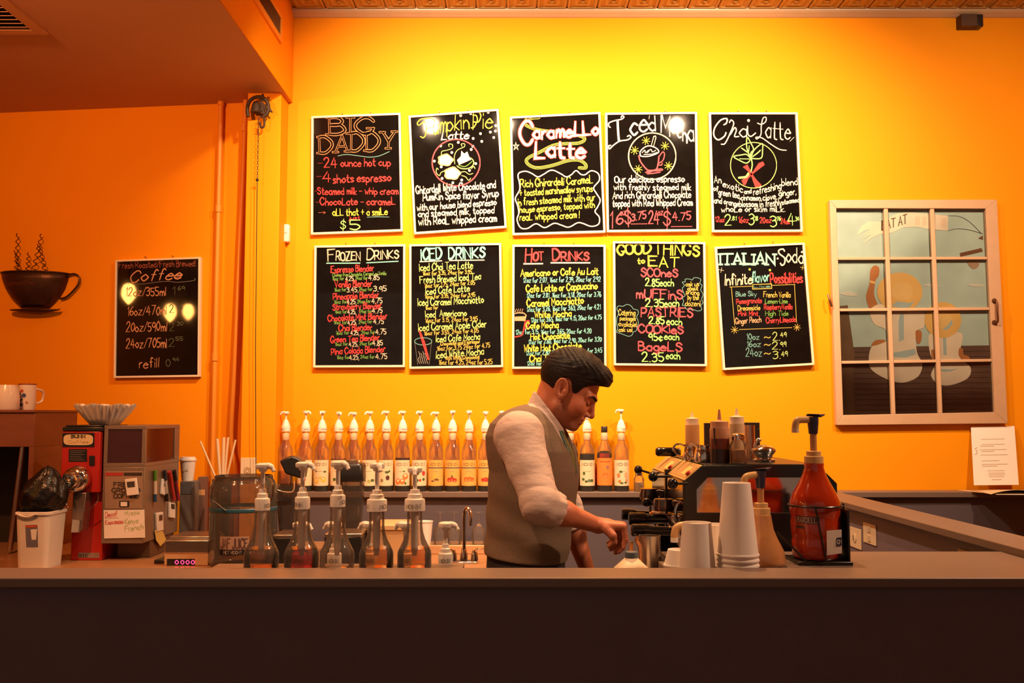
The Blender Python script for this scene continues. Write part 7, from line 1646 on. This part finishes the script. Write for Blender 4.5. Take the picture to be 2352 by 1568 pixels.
def polygonise(name, f, lo, hi, h, m, parent=None, smooth=180, mats=None, matf=None, B=12):
    lo = np.asarray(lo); hi = np.asarray(hi)
    N = np.ceil((hi - lo) / h / B).astype(int)
    g = np.stack(np.meshgrid(*[np.arange(k) for k in N], indexing='ij'), -1).reshape(-1, 3)
    c = lo + (g + 0.5) * B * h
    d = np.concatenate([f(c[i:i + 200000]) for i in range(0, len(c), 200000)])
    act = g[np.abs(d) < 0.87 * B * h * 1.7 + 0.004]
    r = np.arange(B + 1); loc = np.stack(np.meshgrid(r, r, r, indexing='ij'), -1).reshape(-1, 3)
    cells = np.stack(np.meshgrid(*[np.arange(B)] * 3, indexing='ij'), -1).reshape(-1, 3)
    cor = np.array([[i, j, k] for i in (0, 1) for j in (0, 1) for k in (0, 1)])
    ci = (cells[:, None, :] + cor[None]) @ np.array([(B + 1) ** 2, B + 1, 1])
    edges = [(a, b) for a in range(8) for b in range(a + 1, 8) if np.abs(cor[a] - cor[b]).sum() == 1]
    G, VV, SG = [], [], []
    for i in range(0, len(act), 60):
        blk = act[i:i + 60]
        pts = (blk[:, None, :] * B + loc[None]).reshape(-1, 3)
        val = f(lo + pts * h).reshape(len(blk), -1)
        cv = val[:, ci]; neg = cv < 0; s = neg.sum(-1)
        bi, cc_ = np.nonzero((s > 0) & (s < 8))
        if len(bi) == 0: continue
        v8 = cv[bi, cc_]; ng = neg[bi, cc_]
        acc = np.zeros((len(bi), 3)); cnt = np.zeros(len(bi))
        for (a, b) in edges:
            mk = ng[:, a] != ng[:, b]; t = np.where(mk, v8[:, a] / (v8[:, a] - v8[:, b] + 1e-12), 0)
            pos = cor[a] + t[:, None] * (cor[b] - cor[a]); acc += pos * mk[:, None]; cnt += mk
        gi = blk[bi] * B + cells[cc_]
        G.append(gi); VV.append(lo + (gi + acc / cnt[:, None]) * h); SG.append(ng[:, [0, 4, 2, 1]])
    G = np.concatenate(G); VV = np.concatenate(VV); SG = np.concatenate(SG)
    D_ = N * B + 2; idx = (G[:, 0] * D_[1] + G[:, 1]) * D_[2] + G[:, 2]
    o = np.argsort(idx); idx = idx[o]; VV = VV[o]; SG = SG[o]; G = G[o]
    def find(gg):
        q = (gg[:, 0] * D_[1] + gg[:, 1]) * D_[2] + gg[:, 2]; w = np.clip(np.searchsorted(idx, q), 0, len(idx) - 1)
        return np.where(idx[w] == q, w, -1)
    Q = []
    for ax in range(3):
        mk = np.nonzero(SG[:, 0] != SG[:, ax + 1])[0]; b1, b2 = (ax + 1) % 3, (ax + 2) % 3
        e1 = np.zeros(3, int); e1[b1] = 1; e2 = np.zeros(3, int); e2[b2] = 1
        g0 = G[mk]; q = np.stack([mk, find(g0 - e1), find(g0 - e1 - e2), find(g0 - e2)], 1)
        ok = (q >= 0).all(1); q = q[ok]; fl = SG[mk[ok], 0]
        q[~fl] = q[~fl][:, ::-1]; Q.append(q)
    Q = np.concatenate(Q)
    off = np.array(parent_origin(parent)) if parent else np.zeros(3)
    me = bpy.data.meshes.new(name); me.from_pydata((VV - off).tolist(), [], Q.tolist())
    bm = bmesh.new(); bm.from_mesh(me); bmesh.ops.recalc_face_normals(bm, faces=bm.faces[:])
    bmesh.ops.smooth_vert(bm, verts=bm.verts[:], factor=0.5, use_axis_x=True, use_axis_y=True, use_axis_z=True)
    bm.to_mesh(me); bm.free()
    me.shade_smooth(); me.materials.append(m)
    if mats:
        for mm in mats: me.materials.append(mm)
        fc = np.empty(len(me.polygons) * 3); me.polygons.foreach_get('center', fc); fc = fc.reshape(-1, 3) + off
        me.polygons.foreach_set('material_index', matf(fc).astype(np.int32))
    ob = bpy.data.objects.new(name, me); COL.objects.link(ob)
    if parent: ob.parent = parent
    return ob

def near(p, c, R, fn):
    """evaluate fn only near c; farther away a safe lower bound"""
    dist = np.linalg.norm(p - np.asarray(c), axis=1); out = dist - R; mk = dist < R + .05
    if mk.any(): out[mk] = fn(p[mk])
    out[~mk] = np.maximum(out[~mk], .05)
    return out
# ---- head frame
HC = V(1303, 889); psi, th_ = math.radians(9), math.radians(32)
fw0 = np.array([math.cos(psi), -math.sin(psi), 0.0]); zu = np.array([0, 0, 1.0])
HX = math.cos(th_) * fw0 - math.sin(th_) * zu; HZ = math.sin(th_) * fw0 + math.cos(th_) * zu; HY = np.cross(HZ, HX)
HR = np.stack([HX, HY, HZ], 1)
def H(p): return (p - HC) @ HR
def Hw(x, y, z): return HC + HR @ np.array([x, y, z])
def lips(q): return np.minimum(cap(q, (.0985, -.018, -.0635), (.0985, .018, -.0635), .0058), cap(q, (.0970, -.015, -.0745), (.0970, .015, -.0745), .0068))
def sidesym(q): return np.stack([q[:, 0], np.abs(q[:, 1]), q[:, 2]], 1)
def head(p):
    q = H(p); s = sidesym(q)
    d = ell(q, (-.006, 0, .034), (.098, .075, .083))
    d = smin(d, ell(q, (.040, 0, -.030), (.058, .060, .080)), .030)
    d = smin(d, cap(s, (.008, .050, -.068), (.076, .018, -.100), .015, .0150), .022)     # jaw line
    d = smin(d, ell(q, (.084, 0, -.098), (.0175, .021, .0165)), .014)                      # chin
    d = smin(d, ell(q, (.083, 0, -.068), (.020, .028, .026)), .016)                      # muzzle
    d = smin(d, ell(s, (.062, .040, -.034), (.028, .026, .026)), .022)                   # cheeks
    d = smin(d, cap(s, (.093, .010, .013), (.080, .048, .014), .0105, .009), .014)       # brow ridge
    d = smax(d, -ell(s, (.106, .034, -.010), (.021, .020, .0145)), .012)                 # eye sockets
    d = smin(d, sph(s, (.0795, .0325, -.0085), .0132), .004)                             # eyeball under lid
    d = smin(d, cap(s, (.086, .020, -.0005), (.082, .046, -.001), .0048), .006)           # upper lid
    d = smin(d, cap(q, (.097, 0, .004), (.116, 0, -.036), .0068, .0095), .012)           # nose ridge
    d = smin(d, sph(q, (.1165, 0, -.0385), .0095), .006)
    d = smin(d, ell(s, (.1035, .0115, -.0440), (.011, .0065, .0070)), .006)              # nostril wings
    d = smin(d, lips(q), .005)
    d = smax(d, -cap(q, (.1060, -.020, -.0690), (.1060, .020, -.0690), .0022), .003)     # mouth line
    # ears
    e = ell(np.stack([(s[:, 0] + .006) * .93 + (s[:, 2] + .012) * .30, s[:, 1] - (.078 - (s[:, 0] + .006) * .25), (s[:, 2] + .012) * .95 - (s[:, 0] + .006) * .30], 1), (0, 0, 0), (.0205, .0085, .0335))
    ex_ = (s[:, 0] + .006) * .93 + (s[:, 2] + .012) * .30; ez_ = (s[:, 2] + .012) * .95 - (s[:, 0] + .006) * .30; ey_ = s[:, 1] - (.0795 - (s[:, 0] + .006) * .30)
    e = smax(e, -ell(np.stack([ex_ - .002, ey_ - .009, ez_ + .001], 1), (0, 0, 0), (.0125, .0115, .021)), .003)
    ring = np.sqrt(((np.sqrt((ex_ / .0185) ** 2 + (ez_ / .0310) ** 2) - 1) * .022) ** 2 + (ey_ - .0030) ** 2) - .0036
    e = smin(e, np.maximum(ring, -ez_ - .022), .003)
    e = smin(e, ell(np.stack([ex_ - .004, ey_, ez_ + .027], 1), (0, 0, 0), (.0095, .0065, .0085)), .004)
    e = smin(e, ell(s, (.006, .076, -.015), (.006, .006, .007)), .004)
    d = smin(d, e, .006)
    return d
NB_ = V(1246, 972); 
def neck(p):
    return smin(cap(p, Hw(-.030, 0, -.035), NB_, .053, .050), cap(p, Hw(.006, 0, -.062), V(1258, 988), .036, .046), .025)
# ---- torso sections (outer face of the waistcoat): picture row -> centre, half depth, half breadth
TS_ = [(925, 1230, 22, .060), (936, 1224, 44, .105), (950, 1215, 62, .140), (972, 1211, 80, .168), (1000, 1212, 92, .182), (1035, 1221, 100, .186), (1080, 1228, 102, .180), (1150, 1222, 101, .168), (1230, 1214, 97, .160), (1295, 1208, 93, .165), (1400, 1205, 92, .172), (1480, 1203, 88, .170)]
Tz = np.array([V(1176, r[0])[2] for r in TS_])[::-1]; Tc = np.array([V(r[1], 950)[0] for r in TS_])[::-1]
Ta = np.array([r[2] * .975 * YM / F for r in TS_])[::-1]; Tb = np.array([r[3] * .93 for r in TS_])[::-1]
ty = math.radians(20)
def tloc(p):
    dx = p[:, 0] - np.interp(p[:, 2], Tz, Tc); dy = p[:, 1] - YM
    return dx * math.cos(ty) - dy * math.sin(ty), dx * math.sin(ty) + dy * math.cos(ty)
def torso(p, off=0.0):
    xl, yl_ = tloc(p); a = np.interp(p[:, 2], Tz, Ta) + off; b = np.interp(p[:, 2], Tz, Tb) + off
    a = np.maximum(a, .012); b = np.maximum(b, .012)
    q = (np.abs(xl / a) ** 2.25 + np.abs(yl_ / b) ** 2.25) ** (1 / 2.25)
    d = (q - 1) * np.minimum(a, b) * .92
    return smax(smax(d, p[:, 2] - Tz[-1], .03), Tz[0] - p[:, 2], .01)
# ---- arms
NS, NE, NWr = V(1192, 1003, 2.975), V(1243, 1160, 2.86), V(1372, 1206, 2.985)
NCf = NE + (NWr - NE) * .20
FS_, FE, FWr = V(1236, 1000, 3.325), V(1300, 1168, 3.37), V(1352, 1318, 3.33)
FCf = FE + (FWr - FE) * .30
def forearms(p):
    d = cap(p, NE, NE + (NWr - NE) * .38, .036, .037); d = smin(d, cap(p, NE + (NWr - NE) * .38, NWr, .036, .0235), .02)
    e = cap(p, FE, FE + (FWr - FE) * .38, .036, .036); e = smin(e, cap(p, FE + (FWr - FE) * .38, FWr, .036, .024), .02)
    return np.minimum(d, e)
def hand(p, wr, fx, dn, lat, curl):
    """palm leaves the wrist along fx; fingers bend down along dn; lat runs across the knuckles from index to little finger"""
    k = wr + fx * .078
    d = cap(p, wr + fx * .004, wr + fx * .03, .0235, .022)
    for i, (o, r) in enumerate(((-.030, .0115), (-.010, .0125), (.010, .0120), (.028, .0105))):
        kn = k + lat * o - fx * (.004 * abs(i - 1)) ; d = smin(d, cap(p, wr + lat * o * .55 + fx * .012, kn, .0165, r + .001), .010)
    fing = None
    for i, (o, L, r) in enumerate(((-.031, .92, .0092), (-.0105, 1.0, .0096), (.0105, .95, .0092), (.029, .76, .0082))):
        kn = k + lat * o - fx * (.004 * abs(i - 1)); c = curl + .10 * i
        a1 = n_(fx * math.cos(c) + dn * math.sin(c)); a2 = n_(fx * math.cos(c + .55) + dn * math.sin(c + .55)); a3 = n_(fx * math.cos(c + .95) + dn * math.sin(c + .95))
        p1 = kn + a1 * .043 * L; p2 = p1 + a2 * .027 * L; p3 = p2 + a3 * .020 * L
        e = smin(smin(cap(p, kn, p1, r + .0012, r), cap(p, p1, p2, r, r * .92), .003), cap(p, p2, p3, r * .92, r * .80), .003)
        d = smin(d, e, .0035 if i else .004)
    t0 = wr + fx * .022 - lat * .026 + dn * .008; t1 = t0 - lat * .012 + fx * .018 + dn * .018; t2 = t1 + fx * .004 + dn * .020 + lat * .004; t3 = t2 - fx * .012 + dn * .012 + lat * .004
    e = smin(smin(cap(p, t0, t1, .0145, .0125), cap(p, t1, t2, .0118, .0108), .005), cap(p, t2, t3, .0105, .0085), .003)
    return smin(d, e, .006)
fxn = n_(np.array([1.0, -0.05, 0.02])); dnn = n_(np.array([-0.02, 0.05, -1.0])); latn = n_(np.cross(dnn, fxn))
if latn[1] > 0: latn = latn
def hand_n(p): return hand(p, NWr, n_(np.array([1.0, .10, -.02])), n_(np.array([.0, 0, -1.0])), n_(np.array([-.10, 1.0, 0])), 1.38)
f2 = n_(FWr - FE)
def hand_f(p): return hand(p, FWr, f2, n_(np.array([.6, -.6, -.2])), n_(np.cross(f2, np.array([.6, -.6, -.2]))), .55)
def legs(p):
    s = p.copy(); s[:, 1] = np.abs(s[:, 1] - YM)
    hx = V(1204, 950)[0]
    d = cap(s, (hx, .085, .90), (hx + .01, .095, .50), .088, .060); d = smin(d, cap(s, (hx + .01, .095, .50), (hx - .01, .10, .08), .056, .040), .03)
    return d, s, hx
def body(p):
    d = smin(near(p, HC, .16, head), neck(p), .022)
    d = smin(d, torso(p, -.028), .03)
    d = smin(d, np.minimum(cap(p, NS, NE, .046, .040), cap(p, FS_, FE, .046, .040)), .03)
    d = smin(d, forearms(p), .012)
    d = smin(d, np.minimum(near(p, NWr + np.array([.06, 0, -.03]), .13, hand_n), near(p, FWr + np.array([.03, 0, -.06]), .15, hand_f)), .010)
    d = smin(d, legs(p)[0] + .010, .03)
    return d
SKIN = mat('skin', (0.56, 0.180, 0.090), 0.48, var=0.07, scale=30, bump=0.04, bscale=260, sss=0.06)
nt = SKIN.node_tree; bs = nt.nodes['Principled BSDF']; src = bs.inputs['Base Color'].links[0].from_socket
for an_, col_ in (('stubble', (0.24, 0.090, 0.052)), ('lip', (0.46, 0.11, 0.075))):
    at = nt.nodes.new('ShaderNodeAttribute'); at.attribute_name = an_
    mx_ = nt.nodes.new('ShaderNodeMix'); mx_.data_type = 'RGBA'; mx_.inputs[7].default_value = (*col_, 1)
    nt.links.new(at.outputs['Fac'], mx_.inputs[0]); nt.links.new(src, mx_.inputs[6]); src = mx_.outputs[2]
nt.links.new(src, bs.inputs['Base Color'])
def paint_skin(ob):
    me = ob.data; co = np.empty(len(me.vertices) * 3); me.vertices.foreach_get('co', co); q = H(co.reshape(-1, 3))
    sm = lambda x, a, b: np.clip((x - a) / (b - a), 0, 1)
    edge = np.interp(q[:, 0], [-.02, .01, .03, .06, .085, .11], [-.060, -.022, -.030, -.060, -.050, -.050])
    st = sm(edge - q[:, 2], -.010, .014) * sm(q[:, 2], -.150, -.120) * sm(q[:, 0], -.006, .014) * (np.linalg.norm(q, axis=1) < .17) * sm(lips(q), .001, .006)
    for nm, val in (('stubble', st * .62), ('lip', (1 - sm(lips(q), .0005, .0028)) * .8)):
        me.attributes.new(nm, 'FLOAT', 'POINT').data.foreach_set('value', val.astype(np.float32))
person = polygonise('person', body, (-.22, 2.76, .03), (.52, 3.52, 1.78), .0026, SKIN, None)
paint_skin(person)
tag(person, 'man in a grey waistcoat, rolled white sleeves and green tie, leaning over the machine', 'person')

# ---- hair
def hair(p):
    q = H(p); s = sidesym(q)
    wv = .0011 * np.sin(q[:, 0] * 190 + 9 * np.sin(q[:, 2] * 60)) * np.clip((q[:, 2] - .03) * 20, 0, 1)
    d = ell(q, (-.006, 0, .037), (.106, .0825, .094))
    d = smin(d, ell(q, (.022, 0, .085), (.086, .066, .046)), .03)
    d = smin(d, ell(q, (.087, 0, .084), (.028, .052, .030)), .025)            # swept front
    d = d + wv
    # hairline: forehead, temples, sideburn, round the ear, nape
    face = smin(ell(s, (.112, 0, .012), (.062, .105, .056)), ell(s, (.095, .075, .010), (.048, .05, .047)), .01)
    d = smax(d, -face, .006)
    nape = q[:, 2] + .048 + .42 * np.clip(q[:, 0] + .045, 0, .2) * 0
    low = np.where(q[:, 0] < -.03, -(q[:, 2] + .052), np.where(q[:, 0] < .026, -(q[:, 2] - .012 - .45 * (-.030 - q[:, 0]) * -1 * 0), -(q[:, 2] + .006)))
    # smooth lower edge as a function of x
    ed = np.interp(q[:, 0], [-.12, -.055, -.035, -.018, .010, .020, .030, .040, .055, .12], [-.050, -.050, -.034, .012, .022, .008, -.006, -.004, .020, .045])
    d = smax(d, ed - q[:, 2], .006)
    d = np.maximum(d, -(cap(s, (-.006, .075, -.010), (-.003, .083, .012), .019)))
    return d
HAIRM = mat('dark_brown_hair', (0.011, 0.0055, 0.0035), 0.55, var=0.5, scale=70, stretch=(0.35, 1.6, 1.6), bump=0.5, bscale=190, spec=0.22)
polygonise('hair', hair, tuple(HC - .16), tuple(HC + .17), .0022, HAIRM, person)
def onface(phi, z, out):
    """point on the face at azimuth phi (degrees off the nose line) and head height z, lifted by out"""
    a = math.radians(phi); lo_, hi_ = .02, .16
    for _ in range(30):
        m_ = (lo_ + hi_) / 2
        if head(Hw(.02 + m_ * math.cos(a), m_ * math.sin(a), z)[None, :])[0] < 0: lo_ = m_
        else: hi_ = m_
    return tuple(Hw(.02 + (lo_ + out) * math.cos(a), (lo_ + out) * math.sin(a), z))
for sy in (-1, 1):
    pts = catmull([onface(sy * f_, z_, .0002) for f_, z_ in ((9, .0105), (16, .0150), (25, .0175), (34, .0165), (43, .0110))], 4)
    MB().tube(pts, [.0030, .0036, .0042, .0046, .0048, .0049, .0049, .0048, .0046, .0044, .0041, .0037, .0033, .0028, .0022, .0016, .0010], 8).build('eyebrow', HAIRM, person)
    pts = catmull([onface(sy * f_, z_, .0004) for f_, z_ in ((15, -.0110), (21, -.0140), (28, -.0140), (35, -.0100))], 4)
    MB().tube(pts, .0013, 6).build('eyelashes', HAIRM, person)

# ---- clothes
def folds(p, a, b, amp):
    t = along(p, a, b); r = p - (np.asarray(a) + np.outer(t, n_(np.asarray(b) - np.asarray(a))))
    w = r @ np.array([.75, .15, .65]); u_ = r @ np.array([.3, -.8, .5]); e = np.clip(t / np.linalg.norm(np.asarray(b) - np.asarray(a)), 0, 1.2)
    k = .28 + 1.1 * np.clip(e - .5, 0, 1)
    rd = lambda x: 1 - 2 * np.abs(np.sin(x / 2)) ** .8
    return amp * k * (np.sin(46 * t + 44 * w + 1.0 + 1.6 * np.sin(34 * u_ + 9 * t)) * .6 + rd(92 * t - 62 * w + 2.4 * np.sin(26 * t + 24 * u_)) * .40)
def sleeve(p, S, E_, C, r0, r1, r2, sg):
    d = cap(p, S, S + (E_ - S) * .45, r0, r1); d = smin(d, cap(p, S + (E_ - S) * .45, E_, r1, r1 * .95), .02)
    d = d + folds(p, S, E_, .0042)
    cuffd = cap(p, E_, C, r1 * .93, r2)
    ax_ = n_(C - E_); tt = (p - C) @ ax_
    cuffd = smin(d, cuffd + folds(p, S, C, .0040), .015)
    ring = smax(cap(p, C - ax_ * .050, C + ax_ * .010, r2 + .0085, r2 + .0060), np.maximum(tt - .012, -tt - .034), .003)
    ring = ring + .0012 * np.sin(np.arctan2(p[:, 2] - C[2], p[:, 1] - C[1]) * 9)
    return smin(smax(cuffd, tt - .004, .004), ring, .002)
CRIM = V(1265, 951)            # collar rim plane
cn = n_(np.array([.80, 0, .60])); 
NAx = n_(np.array(Hw(-.022, 0, -.045)) - NB_)
def collar(p):
    t = (p - NB_) @ NAx; r = p - NB_ - np.outer(t, NAx)
    r = r - np.outer(np.full(len(p), 1.0), np.array([.006, 0, 0]))
    h0 = (p - CRIM) @ cn
    rad = np.sqrt((r[:, 0] / 1.02) ** 2 + (r[:, 1] / .96) ** 2 + r[:, 2] ** 2)
    d = np.abs(rad - .0675 - .05 * np.clip(-h0, 0, .05)) - .0048
    h_ = (p - CRIM) @ cn
    return smax(d, np.maximum(h_ - .004, -h_ - .075), .003)
def shirt(p):
    d = torso(p, -.010)
    d = smin(d, cap(p, NS + np.array([.01, .03, .02]), FS_ + np.array([0, -.03, .02]), .050), .03)
    d = smin(d, sleeve(p, NS, NE, NCf, .080, .062, .050, -1), .022)
    d = smin(d, sleeve(p, FS_, FE, FCf, .078, .060, .048, 1), .022)
    d = smin(d, cap(p, NB_ - NAx * .03, NB_ + NAx * .012, .070, .064), .02)
    d = np.minimum(d, collar(p))
    d = np.maximum(d, -(cap(p, NB_ + NAx * .02, np.array(Hw(0, 0, -.02)), .0585, .056)))
    return smax(d, V(0, 1292)[2] - p[:, 2], .004)
SHIRT = mat('white_cotton_shirt', (0.58, 0.44, 0.385), 0.75, var=0.03, scale=40, bump=0.35, bscale=22, stretch=(1.0, 1.0, 2.2))
polygonise('shirt', shirt, (-.18, 2.74, .98), (.32, 3.52, 1.60), .0034, SHIRT, person)
VH, VL = V(0, 926)[2], V(0, 1100)[2]
def vest(p):
    xl, yl_ = tloc(p)
    fold = .0022 * np.sin(p[:, 2] * 60 + xl * 26) * np.clip((1.34 - p[:, 2]) * 6, 0, 1)
    d = torso(p, 0.0) + fold
    wv = np.interp(p[:, 2], [VL, .5 * (VL + VH), VH], [-.002, .042, .072])
    cut = np.maximum(np.abs(yl_) - wv, -xl + .01)
    d = smax(d, -cut, .004)
    t_ = (p - NB_) @ NAx; rad_ = np.linalg.norm(p - NB_ - np.outer(t_, NAx), axis=1)
    d = smax(d, -np.maximum(-((p - CRIM) @ cn + .040), rad_ - .090), .004)
    d = smax(d, -cap(p, NB_ - NAx * .02, NB_ + NAx * .12, .074, .072), .004)
    for S, E_ in ((NS, NE), (FS_, FE)):
        d = smax(d, -cap(p, S + n_(S - E_) * .01, S + (E_ - S) * .5, .0815, .070), .005)
    xb_ = np.interp(xl, [-.14, .14], [V(0, 1266)[2], V(0, 1290)[2]])
    return smax(d, xb_ - p[:, 2], .005)
VEST = mat('grey_tweed_waistcoat', (0.19, 0.125, 0.080), 0.8, var=0.22, scale=140, bump=0.15, bscale=420)
polygonise('waistcoat', vest, (-.16, 2.90, 1.00), (.28, 3.40, 1.58), .0034, VEST, person)
def tie(p):
    xl, yl_ = tloc(p); w = np.interp(p[:, 2], [V(0, 1110)[2], V(0, 1010)[2], V(0, 996)[2]], [.040, .020, .016])
    d = torso(p, -.003); d = np.maximum(d, -torso(p, -.016))
    d = smax(d, np.abs(yl_) - w, .004); d = np.maximum(d, -xl)
    d = np.maximum(d, p[:, 2] - V(0, 988)[2]); return np.maximum(d, V(0, 1125)[2] - p[:, 2])
polygonise('necktie', tie, (.02, 3.05, 1.18), (.30, 3.25, 1.50), .0028, mat('green_silk_tie', (0.030, 0.085, 0.055), 0.4, var=0.15, scale=60, bump=0.1, bscale=200), person)
kt = V(1287, 1001, YM - .02)
MB().sphere(kt, (.014, .018, .018), 14, 10).build('tie_knot', MATS['green_silk_tie'], person)
def trousers(p):
    d0, s, hx = legs(p)
    d = smin(d0 - .006, smax(torso(p, -.008), p[:, 2] - V(0, 1262)[2], .004), .04)
    d = smin(d, cap(s, (hx, 0, .93), (hx, .06, .93), .105), .04)
    return smax(smax(d, p[:, 2] - V(0, 1262)[2], .004), .05 - p[:, 2], .004)
polygonise('trousers', trousers, (-.16, 2.90, .03), (.26, 3.40, 1.12), .006, mat('black_trousers', (0.014, 0.011, 0.011), 0.8, var=0.2, bump=0.1, bscale=200), person)
for sy in (-1, 1):
    hx = V(1204, 950)[0]; y_ = YM + sy * .10
    mb = MB(); rows_ = []
    for (z, x0_, x1_, w_) in ((0.0, -.09, .19, .048), (.02, -.095, .195, .050), (.045, -.09, .17, .046), (.075, -.075, .08, .040), (.10, -.065, .045, .036)):
        rows_.append([(hx - .01 + (x0_ + x1_) / 2 + (x1_ - x0_) / 2 * c_, y_ + w_ * s_, z) for c_, s_ in disc(1, 20)])
    loft(mb, rows_).build('shoe', mat('black_shoe_leather', (0.012, 0.010, 0.010), 0.3), person, smooth=60)
